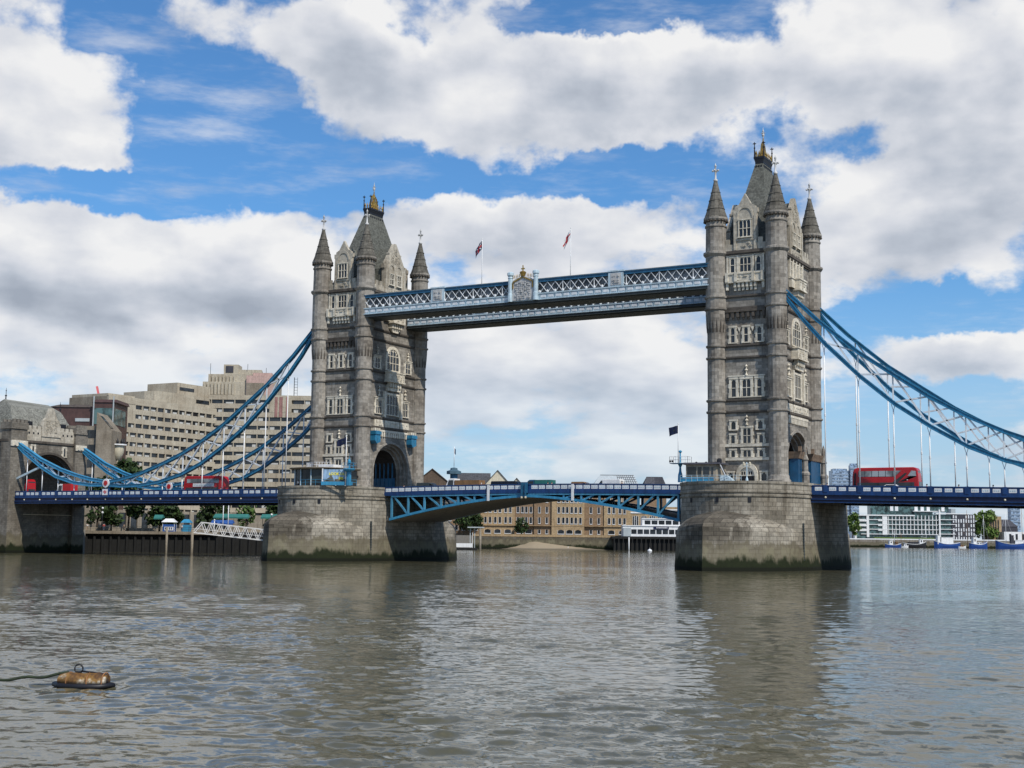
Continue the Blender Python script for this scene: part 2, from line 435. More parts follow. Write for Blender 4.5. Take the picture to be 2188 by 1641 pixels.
def face_tf(face):
    """u (to the right seen from outside), d (outward), z  ->  tower coordinates"""
    if face == 'W': return lambda u, d, z: (u, -9.75-d, z)
    if face == 'E': return lambda u, d, z: (-u, 9.75+d, z)
    if face == 'S': return lambda u, d, z: (5.42+d, u, z)
    return lambda u, d, z: (-5.42-d, -u, z)
def fbox(mb, T, u0, u1, d0, d1, z0, z1, mi=0):
    v = [T(u, d, z) for u, d, z in ((u0, d1, z0), (u1, d1, z0), (u1, d0, z0), (u0, d0, z0), (u0, d1, z1), (u1, d1, z1), (u1, d0, z1), (u0, d0, z1))]
    mb.add(v, [(0, 3, 2, 1), (4, 5, 6, 7), (0, 1, 5, 4), (1, 2, 6, 5), (2, 3, 7, 6), (3, 0, 4, 7)], mi)
def fpoly(mb, T, poly, d0, d1, mi=0):
    n = len(poly)
    v = [T(u, d1, z) for u, z in poly]+[T(u, d0, z) for u, z in poly]
    mb.add(v, [tuple(range(n)), tuple(range(2*n-1, n-1, -1))]+[(i, n+i, n+(i+1) % n, (i+1) % n) for i in range(n)], mi)
def fring(mb, T, outer, inner, d0, d1, mi=0):
    """flat ring between two outlines with the same count, thickness d0..d1"""
    n = len(outer)
    v = [T(u, d1, z) for u, z in outer]+[T(u, d1, z) for u, z in inner]+[T(u, d0, z) for u, z in outer]+[T(u, d0, z) for u, z in inner]
    fs = []
    for i in range(n):
        j = (i+1) % n
        fs += [(i, j, n+j, n+i), (2*n+i, 2*n+j, j, i), (n+i, n+j, 3*n+j, 3*n+i)]
    mb.add(v, fs, mi)

def window(root, T, uc, z0, z1, hw, frame=0.3, lights=2, transoms=1, head='flat', quoin=True, proud=0.16, sill=0.18, mull=0.11, name='window', fmat=None, hood=False):
    """dressed stone surround with mullions, transoms and lancet heads; the dark glazing is its sub-part"""
    mb = MB()
    if head == 'pointed':
        inner = [(uc+u, z) for u, z in pointed(hw, z0, z1)]
        outer = [(uc+u, z) for u, z in pointed(hw+frame, z0-sill, z1+frame*1.2)]
        fring(mb, T, outer, inner, -0.02, proud)
        top = lambda u: z1-0.05-abs(u-uc)/hw*(z1-z0)*0.22
    else:
        fbox(mb, T, uc-hw-frame, uc-hw, -0.02, proud, z0, z1)
        fbox(mb, T, uc+hw, uc+hw+frame, -0.02, proud, z0, z1)
        fbox(mb, T, uc-hw-frame-0.06, uc+hw+frame+0.06, -0.02, proud+0.04, z1, z1+frame*0.9)
        fbox(mb, T, uc-hw-frame-0.1, uc+hw+frame+0.1, -0.02, proud+0.1, z0-sill, z0)
        if quoin:
            k = max(2, int((z1-z0)/0.62))
            dz = (z1-z0)/k
            for i in range(0, k, 2):
                fbox(mb, T, uc-hw-frame-0.2, uc-hw-frame, -0.02, proud-0.06, z0+i*dz, z0+(i+0.95)*dz)
                fbox(mb, T, uc+hw+frame, uc+hw+frame+0.2, -0.02, proud-0.06, z0+i*dz, z0+(i+0.95)*dz)
        top = lambda u: z1
    if hood:
        fbox(mb, T, uc-hw-frame-0.16, uc+hw+frame+0.16, -0.02, proud+0.16, z1+frame*0.9, z1+frame*0.9+0.14)
    for i in range(1, lights):
        u = uc-hw+2*hw*i/lights
        fbox(mb, T, u-mull/2, u+mull/2, 0.0, proud-0.05, z0, top(u))
    for i in range(transoms):
        z = z0+(z1-z0)*(i+1)/(transoms+1)
        fbox(mb, T, uc-hw, uc+hw, 0.0, proud-0.06, z-mull/2, z+mull/2)
    w = 2*hw/lights
    if head != 'pointed' or lights > 1:
        zt = z1 if head != 'pointed' else None
        for i in range(lights):
            u = uc-hw+w*(i+0.5)
            zz = z1 if zt else top(u)-0.02
            # spandrels that turn each light into a lancet
            a = min(0.42, w*0.55)
            for sgn in (-1, 1):
                e = u+sgn*w/2
                fpoly(mb, T, [(e, zz-a), (e, zz), (u, zz)] if sgn > 0 else [(u, zz), (e, zz), (e, zz-a)], 0.0, proud-0.07)
    o = mb.build(name, fmat or M['trim'], root)
    g = MB()
    if head == 'pointed':
        fpoly(g, T, [(uc+u, z) for u, z in pointed(hw+0.02, z0, z1)], -0.03, 0.015)
    else:
        fbox(g, T, uc-hw-0.01, uc+hw+0.01, -0.03, 0.015, z0, z1)
    g.build('pane', M['glass'], o)
    return o
def pinnacle(root, T, uc, z0, h, r=0.16):
    mb = MB()
    prof = [(r*1.5, 0), (r*1.5, .1*h), (r*.7, .16*h), (r*.7, .4*h), (r*1.9, .46*h), (r*1.2, .55*h), (r*.5, .6*h), (r*.5, .74*h), (r*1.4, .8*h), (r*.9, .88*h), (0.02, h)]
    x, y, _ = T(uc, 0.12, 0)
    mb.lathe(x, y, [(a, z0+b) for a, b in prof], 8)
    mb.build('pinnacle', M['trim'], root)
def relief(mb, T, u0, u1, z0, z1, d, seed, mi=0, n=5):
    """carved panel: small blocks and knobs of uneven depth"""
    r = random.Random(seed)
    nx = max(2, int((u1-u0)/0.34))
    nz = max(2, int((z1-z0)/0.34))
    for i in range(nx):
        for j in range(nz):
            if r.random() < 0.28: continue
            a = u0+(u1-u0)*(i+.5)/nx
            b = z0+(z1-z0)*(j+.5)/nz
            w, h = 0.10+r.random()*0.06, 0.10+r.random()*0.07
            fbox(mb, T, a-w, a+w, d, d+0.05+r.random()*0.13, b-h, b+h, mi)
def gable_outline(hw, z0, zs, za, peak=0.45):
    w2 = hw*peak+0.12
    return [(-hw, z0), (hw, z0), (hw, zs-1.0), (hw+0.16, zs-0.75), (hw+0.16, zs), (hw-0.25, zs), (hw-0.25, zs+0.35), (w2+0.05, zs+0.75), (w2, zs+0.75), (0.0, za),
            (-w2, zs+0.75), (-w2-0.05, zs+0.75), (-hw+0.25, zs+0.35), (-hw+0.25, zs), (-hw-0.16, zs), (-hw-0.16, zs-0.75), (-hw, zs-1.0)]

def build_tower(label, loc):
    R = thing('bridge_tower', label, 'bridge tower', (0, 0, TZ), 'gothic bridge towers')
    T = {f: face_tf(f) for f in 'WSEN'}
    # ---- walls, with the road arch passing through along x
    mb = MB()
    H = 53.2
    for sgn in (-1, 1):
        y = sgn*9.72
        q = [(-5.4, y, TZ), (5.4, y, TZ), (5.4, y, H), (-5.4, y, H)]
        mb.add(q if sgn < 0 else q[::-1], [(0, 1, 2, 3)])
    orders = [(6.0, 22.75, 5.4), (5.55, 22.35, 4.9), (5.1, 21.95, 4.3), (4.7, 21.6, 3.6)]
    for sgn in (-1, 1):
        x = sgn*5.4
        A = arch_pts(6.0, 17.3, 22.75)
        zt = 25.2
        for i in range(len(A)-1):
            (u0, a0), (u1, a1) = A[i], A[i+1]
            if abs(u1-u0) < 1e-6: continue
            f = [(x, u0, a0), (x, u1, a1), (x, u1, zt), (x, u0, zt)]
            mb.add(f if sgn > 0 else f[::-1], [(0, 1, 2, 3)])
        for (u0, u1, z0, z1) in ((-9.7, -6.0, TZ, zt), (6.0, 9.7, TZ, zt), (-9.7, 9.7, zt, H)):
            f = [(x, u0, z0), (x, u1, z0), (x, u1, z1), (x, u0, z1)]
            mb.add(f if sgn > 0 else f[::-1], [(0, 1, 2, 3)])
    mb.box(-5.3, 5.3, -9.6, 9.6, H-0.2, H)
    mb.build('wall', M['ashlar'], R)
    # arch orders: rings stepping inwards, then the vault right through
    for sgn in (-1, 1):
        mb = MB()
        prev = None
        for (hw, top, x) in orders:
            cur = (arch_pts(hw, 17.3, top), sgn*x)
            if prev is not None:
                (pa, px), (ca, cx) = prev, cur
                n = len(pa)
                v = [(px, u, z) for u, z in pa]+[(cx, u, z) for u, z in pa]+[(cx, u, z) for u, z in ca]
                mb.add(v, [(i, i+1, n+i+1, n+i) for i in range(n-1)]+[(n+i, n+i+1, 2*n+i+1, 2*n+i) for i in range(n-1)])
            prev = cur
        a = arch_pts(6.35, 17.3, 23.1)
        b = arch_pts(6.0, 17.3, 22.75)
        fring(mb, (lambda u, d, z, s=sgn: (s*(5.4+d), u, z)), a, b, -0.02, 0.22)
        mb.build('road_arch', M['shaft'], R)
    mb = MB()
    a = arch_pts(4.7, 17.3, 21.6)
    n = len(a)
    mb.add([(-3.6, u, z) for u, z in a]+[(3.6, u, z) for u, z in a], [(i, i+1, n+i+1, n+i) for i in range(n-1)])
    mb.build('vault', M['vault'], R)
    # blue gate panels and the iron work inside the arch
    for sgn in (-1, 1):
        mb = MB()
        mb.box(-3.4, 3.4, sgn*4.45-0.15, sgn*4.45+0.15, TZ, 16.2)
        for k in range(7):
            x = -3.0+k
            mb.box(x-0.12, x+0.12, sgn*4.28-0.1, sgn*4.28+0.1, TZ, 19.4)
        mb.build('arch_panel', M['teal_blue'], R)
    # ---- string courses
    def course(z, h, d, name='string_course', mat=None):
        c = MB()
        for f, hw in (('W', TA), ('E', TA), ('S', TB), ('N', TB)):
            fbox(c, T[f], -hw, hw, -0.05, d, z-h/2, z-h/2+h*0.35)
            fbox(c, T[f], -hw, hw, -0.05, d*1.5, z-h/2+h*0.35, z+h/2)
        c.build(name, mat or M['mould'], R)
    for z in (25.65, 27.55, 34.65, 36.65, 42.9, 44.9): course(z, 0.42, 0.16)
    course(52.25, 0.75, 0.30, 'cornice')
    # ---- turrets
    for sx in (-1, 1):
        for sy in (-1, 1):
            cx, cy = sx*TA, sy*TB
            t = MB()
            P = [(1.95, TZ), (1.95, TZ+0.5), (1.75, TZ+0.7), (1.70, 15.0), (1.56, 15.2)]
            for z in (25.65, 27.55, 34.65, 36.65):
                P += [(1.55, z-0.25), (1.78, z-0.10), (1.80, z+0.14), (1.55, z+0.22)]
            P += [(1.54, 38.6), (1.60, 39.6), (1.72, 40.8), (1.80, 42.0)]
            for z in (42.9, 44.9):
                P += [(1.80, z-0.25), (2.0, z-0.1), (2.02, z+0.14), (1.78, z+0.22)]
            P += [(1.76, 51.8), (1.95, 52.0), (2.15, 52.25), (2.15, 52.55), (1.76, 52.7), (1.70, 56.8), (1.86, 56.95), (1.86, 57.2), (1.70, 57.3), (1.72, 57.8), (1.95, 58.0), (2.08, 58.2), (2.08, 58.5)]
            t.lathe(cx, cy, P, 16, 0, False, pi/16)
            to = t.build('turret', M['shaft'], R)
            # corbelled arrow recesses under the widening
            k = MB()
            for j in range(16):
                a = 2*pi*j/16
                ca, sa = cos(a), sin(a)
                r0 = 1.60
                def pt(du, dz, r): return (cx+r*ca-du*sa, cy+r*sa+du*ca, dz)
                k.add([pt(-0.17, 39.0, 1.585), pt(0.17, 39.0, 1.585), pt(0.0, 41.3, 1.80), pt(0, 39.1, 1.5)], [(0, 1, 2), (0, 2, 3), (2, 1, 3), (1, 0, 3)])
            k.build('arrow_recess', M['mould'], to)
            # corbel teeth under the spire
            k = MB()
            for j in range(20):
                a = 2*pi*j/20
                k.bar((cx+1.7*cos(a), cy+1.7*sin(a), 57.86), (cx+2.06*cos(a), cy+2.06*sin(a), 58.0), 0.26, 0.3)
            k.build('corbel_ring', M['mould'], to)
            s_ = MB()
            s_.lathe(cx, cy, [(2.02, 58.5), (1.62, 59.6), (1.1, 61.6), (0.62, 63.6), (0.30, 65.0)], 12, 0, False, pi/12)
            for zz, rr in ((60.1, 1.5), (61.6, 1.12), (63.0, 0.78)):
                s_.lathe(cx, cy, [(rr+0.02, zz-0.1), (rr+0.09, zz), (rr-0.02, zz+0.1)], 12, 0, False, pi/12, False)
            s_.build('spire', M['spire'], to)
            f = MB()
            f.lathe(cx, cy, [(0.34, 65.0), (0.40, 65.15), (0.34, 65.3), (0.16, 65.45), (0.15, 66.4), (0.19, 66.6)], 10, 0, True)
            f.lathe(cx, cy, [(0.15, 66.4), (0.15, 67.6), (0.24, 67.7), (0.06, 67.95), (0.03, 68.2)], 8, 0, True)
            for dx, dy in ((1, 0), (0, 1)):
                f.bar((cx-0.5*dx, cy-0.5*dy, 66.85), (cx+0.5*dx, cy+0.5*dy, 66.85), 0.2, 0.24)
            for dx, dy in ((1, 0), (-1, 0), (0, 1), (0, -1)):
                f.lathe(cx+0.5*dx, cy+0.5*dy, [(0.03, 66.65), (0.17, 66.8), (0.17, 66.92), (0.03, 67.06)], 8, 0, True)
            f.build('finial', M['silver'], to)
    # ---- river faces
    for f in 'WE':
        t = T[f]
        for u, hw, L in ((-2.2, 0.38, 1), (0, 0.70, 2), (2.2, 0.38, 1)):
            window(R, t, u, 28.15, 31.05, hw, 0.40 if L == 1 else 0.42, L, 1)
        c = MB()
        fbox(c, t, -3.2, 3.2, 0, 0.24, 31.45, 31.68)
        c.build('hood_mould', M['trim'], R)
        pinnacle(R, t, 0, 31.6, 1.9)
        for u in (-2.3, 0, 2.3): window(R, t, u, 37.2, 39.7, 0.33, 0.34, 1, 1)
        c = MB()
        for u in (-1.15, 1.15): fpoly(c, t, [(u-0.3, 39.7), (u, 38.95), (u+0.3, 39.7)], 0, 0.16)
        c.build('carved_boss', M['trim'], R)
        for u in (-2.3, 2.3): window(R, t, u, 22.75, 24.15, 0.40, 0.28, 1, 0)
        for u in (-2.4, 2.4): window(R, t, u, 20.45, 21.85, 0.34, 0.28, 1, 0)
        window(R, t, 0, 20.45, 22.95, 0.66, 0.36, 2, 1)
        pinnacle(R, t, 0, 23.4, 1.7)
        for u in (-2.4, 2.4): window(R, t, u, 18.2, 19.35, 0.34, 0.28, 1, 0)
        window(R, t, 0, 18.2, 19.35, 0.66, 0.36, 2, 0)
        for z in (20.12, 17.88):
            c = MB()
            fbox(c, t, -3.75, 3.75, 0, 0.26, z-0.24, z+0.22)
            c.build('stone_band', M['trim'], R)
        # doorway
        d = MB()
        fring(d, t, [(u, z) for u, z in pointed(1.85, TZ, 17.2)], [(u, z) for u, z in pointed(1.35, TZ, 16.5)], 0, 0.34)
        fpoly(d, t, [(u, z) for u, z in pointed(1.36, 15.1, 16.5)], 0, 0.12)
        do = d.build('doorway', M['trim'], R)
        g = MB()
        fbox(g, t, -1.0, 1.0, -0.03, 0.14, TZ, 15.0)
        for i in range(5): fbox(g, t, -0.95+i*0.4, -0.72+i*0.4, 0.1, 0.14, 15.3, 15.8)
        g.build('door', M['black'], do)
        for u in (-2.85, 2.85): window(R, t, u, 14.3, 15.65, 0.42, 0.28, 1, 0, quoin=False)
        # corbel table
        c = MB()
        fbox(c, t, -3.45, 3.45, 0, 0.5, 42.25, 42.75)
        for i in range(8):
            u = -3.1+i*6.2/7
            fpoly(c, t, [(u-0.22, 41.35), (u+0.22, 41.35), (u+0.22, 42.25), (u-0.22, 42.25)], 0, 0.42)
            fpoly(c, t, [(u-0.15, 41.0), (u+0.15, 41.0), (u+0.15, 41.35), (u-0.15, 41.35)], 0, 0.22)
        c.build('corbel_table', M['mould'], R)
        # upper window group in a pale panel, with balcony
        c = MB()
        for u in (-3.1, -1.35, 1.35, 3.1): fbox(c, t, u-0.16, u+0.16, 0, 0.22, 48.6, 52.0)
        fbox(c, t, -3.4, 3.4, 0, 0.2, 51.75, 52.0)
        c.build('window_panel', M['trim'], R)
        for u, hw, L in ((-2.25, 0.34, 1), (0, 0.95, 3), (2.25, 0.34, 1)): window(R, t, u, 49.0, 51.45, hw, 0.22, L, 1, quoin=False)
        c = MB()
        fbox(c, t, -3.3, 3.3, 0, 0.55, 47.35, 48.55)
        fbox(c, t, -3.4, 3.4, 0, 0.68, 48.55, 48.78)
        fbox(c, t, -3.4, 3.4, 0, 0.66, 47.15, 47.35)
        for u in (-3.1, -1.5, 1.5, 3.1): fbox(c, t, u-0.25, u+0.25, 0.5, 0.78, 47.3, 48.85)
        relief(c, t, -1.3, 1.3, 47.45, 48.45, 0.52, 5)
        for u in (-3.1, 3.1): fbox(c, t, u-0.22, u+0.22, 0, 0.4, 46.0, 47.15)
        for i in range(6):
            u = -1.75+i*0.7
            fpoly(c, t, [(u-0.2, 46.4), (u+0.2, 46.4), (u+0.2, 47.15), (u-0.2, 47.15)], 0, 0.5)
            fpoly(c, t, [(u-0.2, 45.85), (u+0.2, 45.85), (u+0.2, 46.4), (u-0.2, 46.4)], 0, 0.26)
        c.build('balcony', M['trim'], R)
    # ---- road faces
    for f in 'SN':
        t = T[f]
        window(R, t, 0, 37.4, 41.6, 2.05, 0.5, 4, 2, 'pointed', mull=0.13)
        for u in (-5.4, 5.4):
            window(R, t, u, 37.3, 39.4, 0.82, 0.36, 2, 1, hood=True)
            pinnacle(R, t, u, 40.0, 1.6)
        c = MB()
        fbox(c, t, -2.7, 2.7, 0, 1.15, 35.1, 36.7)
        fbox(c, t, -2.85, 2.85, 0, 1.3, 36.7, 36.95)
        fbox(c, t, -2.85, 2.85, 0, 1.3, 34.85, 35.1)
        relief(c, t, -2.4, 2.4, 35.2, 36.6, 1.12, 11)
        for i in range(5):
            u = -1.7+i*0.85
            fpoly(c, t, [(u-0.26, 33.9), (u+0.26, 33.9), (u+0.26, 34.85), (u-0.26, 34.85)], 0, 0.9)
        fpoly(c, t, [(-2.2, 33.2), (2.2, 33.2), (2.45, 33.9), (-2.45, 33.9)], 0, 0.55)
        c.build('balcony', M['trim'], R)
        window(R, t, 0, 28.5, 32.4, 1.95, 0.42, 4, 1, quoin=False)
        for u in (-4.6, 4.6):
            window(R, t, u, 28.5, 31.2, 0.95, 0.36, 3, 1, hood=True)
            pinnacle(R, t, u, 31.9, 2.1, 0.2)
        for u in (-2.9, 2.9):
            c = MB()
            fbox(c, t, u-0.28, u+0.28, 0, 0.5, 27.8, 33.0)
            c.build('buttress', M['trim'], R)
        c = MB()
        for a, b in ((-6.0, -2.9), (-2.5, 2.5), (2.9, 6.0)):
            fbox(c, t, a, b, 0, 0.2, 25.95, 27.25)
            relief(c, t, a+0.2, b-0.2, 26.1, 27.1, 0.18, int(a*10)+90)
        c.build('carved_panel', M['trim'], R)
        c = MB()
        for i in range(14):
            u = -5.0+i*10/13
            fpoly(c, t, [(u-0.18, 24.0), (u+0.18, 24.0), (u+0.24, 24.9), (u-0.24, 24.9)], 0, 0.3)
        fbox(c, t, -5.4, 5.4, 0, 0.34, 24.9, 25.3)
        c.build('frieze', M['trim'], R)
        # upper gallery
        c = MB()
        for i in range(5): fbox(c, t, -3.5+i*1.75-0.2, -3.5+i*1.75+0.2, 0, 0.3, 48.8, 52.0)
        c.build('window_panel', M['trim'], R)
        for i in range(4): window(R, t, -2.62+i*1.75, 49.0, 51.4, 0.5, 0.2, 2, 1, quoin=False)
        c = MB()
        fbox(c, t, -3.6, 3.6, 0, 0.5, 47.0, 48.5)
        fbox(c, t, -1.9, 1.9, 0.5, 1.35, 46.9, 48.5)
        fbox(c, t, -3.7, 3.7, 0, 0.62, 48.5, 48.75)
        fbox(c, t, -2.0, 2.0, 0.62, 1.5, 48.5, 48.75)
        fbox(c, t, -2.0, 2.0, 0, 1.5, 46.65, 46.9)
        relief(c, t, -1.7, 1.7, 47.1, 48.4, 1.33, 21)
        for i in range(5):
            u = -1.5+i*0.75
            fpoly(c, t, [(u-0.22, 45.7), (u+0.22, 45.7), (u+0.22, 46.65), (u-0.22, 46.65)], 0, 1.0)
        fpoly(c, t, [(-0.9, 44.9), (0.9, 44.9), (1.6, 45.7), (-1.6, 45.7)], 0, 0.6)
        c.build('balcony', M['trim'], R)
    # ---- parapets, gables and roof
    for f, hw, g in (('W', TA-1.6, 2.1), ('E', TA-1.6, 2.1), ('S', TB-1.6, 3.7), ('N', TB-1.6, 3.7)):
        t = T[f]
        for sg in (-1, 1):
            p = MB()
            a, b = sorted((sg*hw, sg*g))
            fbox(p, t, a, b, -0.25, 0.1, 52.62, 53.75)
            k = max(1, int((b-a)/1.1))
            w = (b-a)/k
            for i in range(k): fbox(p, t, a+i*w+w*0.06, a+i*w+w*0.6, -0.25, 0.1, 53.75, 54.65)
            p.build('parapet', M['gable'], R)
    for f in 'WE':
        t = T[f]
        g = MB()
        fpoly(g, t, gable_outline(2.05, 52.62, 59.7, 62.3), -0.55, 0.12)
        fbox(g, t, -1.7, 1.7, 0.1, 0.26, 54.25, 54.6)
        relief(g, t, -1.2, 1.2, 53.1, 54.1, 0.1, 31)
        for u in (-1.75, 1.75): fbox(g, t, u-0.2, u+0.2, 0.1, 0.3, 52.7, 58.4)
        fring(g, t, pointed(1.5, 54.6, 60.3), pointed(1.25, 54.6, 59.8), 0.1, 0.24)
        go = g.build('gable', M['gable'], R)
        window(R, (lambda u, d, z, t=t: t(u, d+.14, z)), 0, 54.9, 57.7, 0.98, 0.16, 3, 1, quoin=False, proud=0.22, name='gable_window')
        r_ = MB()
        v = [t(u, d, z) for d in (-0.55, -5.0) for u, z in ((-1.9, 58.0), (1.9, 58.0), (0, 61.2))]
        r_.add(v, [(1, 4, 5, 2), (0, 2, 5, 3), (0, 1, 2)])
        v = [t(u, d, z) for d in (-0.4, -4.0) for u, z in ((-1.9, 53.0), (1.9, 53.0), (1.9, 58.0), (-1.9, 58.0))]
        r_.add(v, [(1, 5, 6, 2), (4, 0, 3, 7)])
        r_.build('dormer_roof', M['slate'], go)
    for f in 'SN':
        t = T[f]
        g = MB()
        zs, za = 58.3, 63.0
        out = [(-3.6, 52.62), (3.6, 52.62), (3.6, 57.4), (3.8, 57.6), (3.8, 58.4), (3.3, 58.4), (3.2, 58.9), (2.0, 60.6), (2.15, 60.7), (2.15, 61.0), (1.75, 61.0), (0.3, za), (-0.3, za),
               (-1.75, 61.0), (-2.15, 61.0), (-2.15, 60.7), (-2.0, 60.6), (-3.2, 58.9), (-3.3, 58.4), (-3.8, 58.4), (-3.8, 57.6), (-3.6, 57.4)]
        fpoly(g, t, out, -0.6, 0.12)
        for u in (-1.3, 1.3): fring(g, t, [(u+a, z) for a, z in pointed(1.1, 54.0, 58.9)], [(u+a, z) for a, z in pointed(0.9, 54.0, 58.4)], 0.1, 0.24)
        for u in (-3.3, 3.3): fbox(g, t, u-0.25, u+0.25, 0.1, 0.34, 52.7, 57.6)
        relief(g, t, -1.5, 1.5, 58.9, 60.6, 0.1, 41)
        relief(g, t, -0.6, 0.6, 60.6, 62.0, 0.1, 43)
        relief(g, t, -2.9, 2.9, 52.9, 53.8, 0.1, 44)
        go = g.build('gable', M['gable'], R)
        for u in (-1.3, 1.3): window(R, (lambda u, d, z, t=t: t(u, d+.14, z)), u, 54.5, 56.6, 0.62, 0.16, 2, 1, quoin=False, proud=0.24, name='gable_window')
        r_ = MB()
        v = [t(u, d, z) for d in (-0.6, -3.6) for u, z in ((-3.3, 57.6), (3.3, 57.6), (0, 62.3))]
        r_.add(v, [(1, 4, 5, 2), (0, 2, 5, 3), (0, 1, 2)])
        v = [t(u, d, z) for d in (-0.4, -2.8) for u, z in ((-3.3, 53.0), (3.3, 53.0), (3.3, 57.6), (-3.3, 57.6))]
        r_.add(v, [(1, 5, 6, 2), (4, 0, 3, 7)])
        r_.build('dormer_roof', M['slate'], go)
    r_ = MB()
    v = [(sx*a, sy*b, z) for a, b, z in ((3.7, 8.9, 53.2), (0.68, 2.25, 69.3)) for sx, sy in ((-1, -1), (1, -1), (1, 1), (-1, 1))]
    r_.add(v, [(i, (i+1) % 4, 4+(i+1) % 4, 4+i) for i in range(4)]+[(4, 5, 6, 7)])
    ro = r_.build('roof', M['slate'], R)
    v_ = MB()
    for i in range(7):
        y = -2.1+i*0.7
        for sg in (-1, 1): v_.box(sg*0.80-0.08, sg*0.80+0.08, y-0.15, y+0.15, 68.55, 68.95)
    for i in range(3):
        for sg in (-1, 1): v_.box(-0.45+i*0.45-0.12, -0.45+i*0.45+0.12, sg*2.48-0.08, sg*2.48+0.08, 68.55, 68.95)
    v_.build('roof_vent', M['black'], ro)
    k = MB()
    P = lambda hx, hy: [(-hx, -hy), (hx, -hy), (hx, hy), (-hx, hy)]
    k.prism(P(0.72, 2.3), 69.3, 69.6)
    k.prism(P(0.72, 2.3), 69.6, 70.2, 0, P(0.92, 2.35))
    k.prism(P(0.96, 2.4), 70.2, 70.55)
    ko = k.build('roof_platform', M['black'], ro)
    g = MB()
    for i in range(6):
        for sg in (-1, 1):
            y = -1.95+i*0.78
            g.lathe(sg*0.78, y, [(0.10, 70.5), (0.07, 71.0), (0.15, 71.15), (0.02, 71.7)], 6)
    for i in range(3):
        for sg in (-1, 1): g.lathe(-0.5+i*0.5, sg*2.2, [(0.10, 70.5), (0.07, 71.0), (0.15, 71.15), (0.02, 71.7)], 6)
    g.prism(P(0.5, 1.35), 70.55, 71.0, 0, P(0.36, 0.9))
    g.prism(P(0.36, 0.9), 71.0, 73.0, 0, P(0.1, 0.15))
    for sg in (-1, 1):
        for k_ in range(3): g.bar((0, sg*(1.7-k_*0.55), 71.0), (0, sg*(0.9-k_*0.3), 73.2+k_*0.3), 0.12)
    g.lathe(0, 0, [(0.22, 73.0), (0.14, 73.6), (0.10, 74.4)], 8)
    g.build('gilded_crown', M['gold'], ro)
    g = MB()
    for sx in (-1, 1):
        for sy in (-1, 1):
            x, y = sx*0.82, sy*2.25
            g.lathe(x, y, [(0.13, 70.5), (0.10, 72.0), (0.18, 72.15), (0.08, 72.3), (0.07, 73.2)], 6)
            g.bar((x-0.3, y, 72.9), (x+0.3, y, 72.9), 0.12)
            g.bar((x, y-0.3, 72.9), (x, y+0.3, 72.9), 0.12)
    g.build('corner_post', M['black'], ro)
    g = MB()
    g.lathe(0, 0, [(0.10, 74.2), (0.09, 74.6), (0.26, 74.85), (0.26, 75.0), (0.08, 75.25), (0.08, 75.5), (0.2, 75.65), (0.06, 75.85), (0.02, 76.4)], 10, 0, True)
    g.bar((0, -0.38, 75.3), (0, 0.38, 75.3), 0.12)
    g.bar((-0.38, 0, 75.3), (0.38, 0, 75.3), 0.12)
    g.build('finial', M['silver'], ro)
    R.location = (loc[0], loc[1], TZ)
    return R
north_tower = build_tower('grey stone gothic tower on the farther pier, poster cabin at its foot', (-41.15, 0))
def brackets(root, ox):
    for sg in (-1, 1):
        b = MB((ox, 0, 0))
        y = sg*6.35
        b.slab([(y-.9, 23.0), (y-0.3, 22.4), (y+.9, 22.8), (y+.9, 24.9), (y-.9, 24.9)], 'x', 5.45, 6.7)
        b.box(5.45, 6.85, y-1.0, y+1.0, 24.2, 24.8)
        bo = b.build('blue_bracket', M['chain_blue'], root, (ox, 0, TZ))
        c = MB((ox, 0, 0))
        for k in (-0.9, 0, 0.9): c.box(5.6, 6.6, y+k*.8-0.2, y+k*.8+0.2, 24.9, 25.45)
        c.build('bracket_head', M['trim'], bo, (ox, 0, TZ))
south_tower = copy_tree(north_tower)
south_tower.location = (41.15, 0, TZ)
south_tower['label'] = 'grey stone gothic tower on the nearer pier, behind the small control cabin'
brackets(north_tower, -41.15)

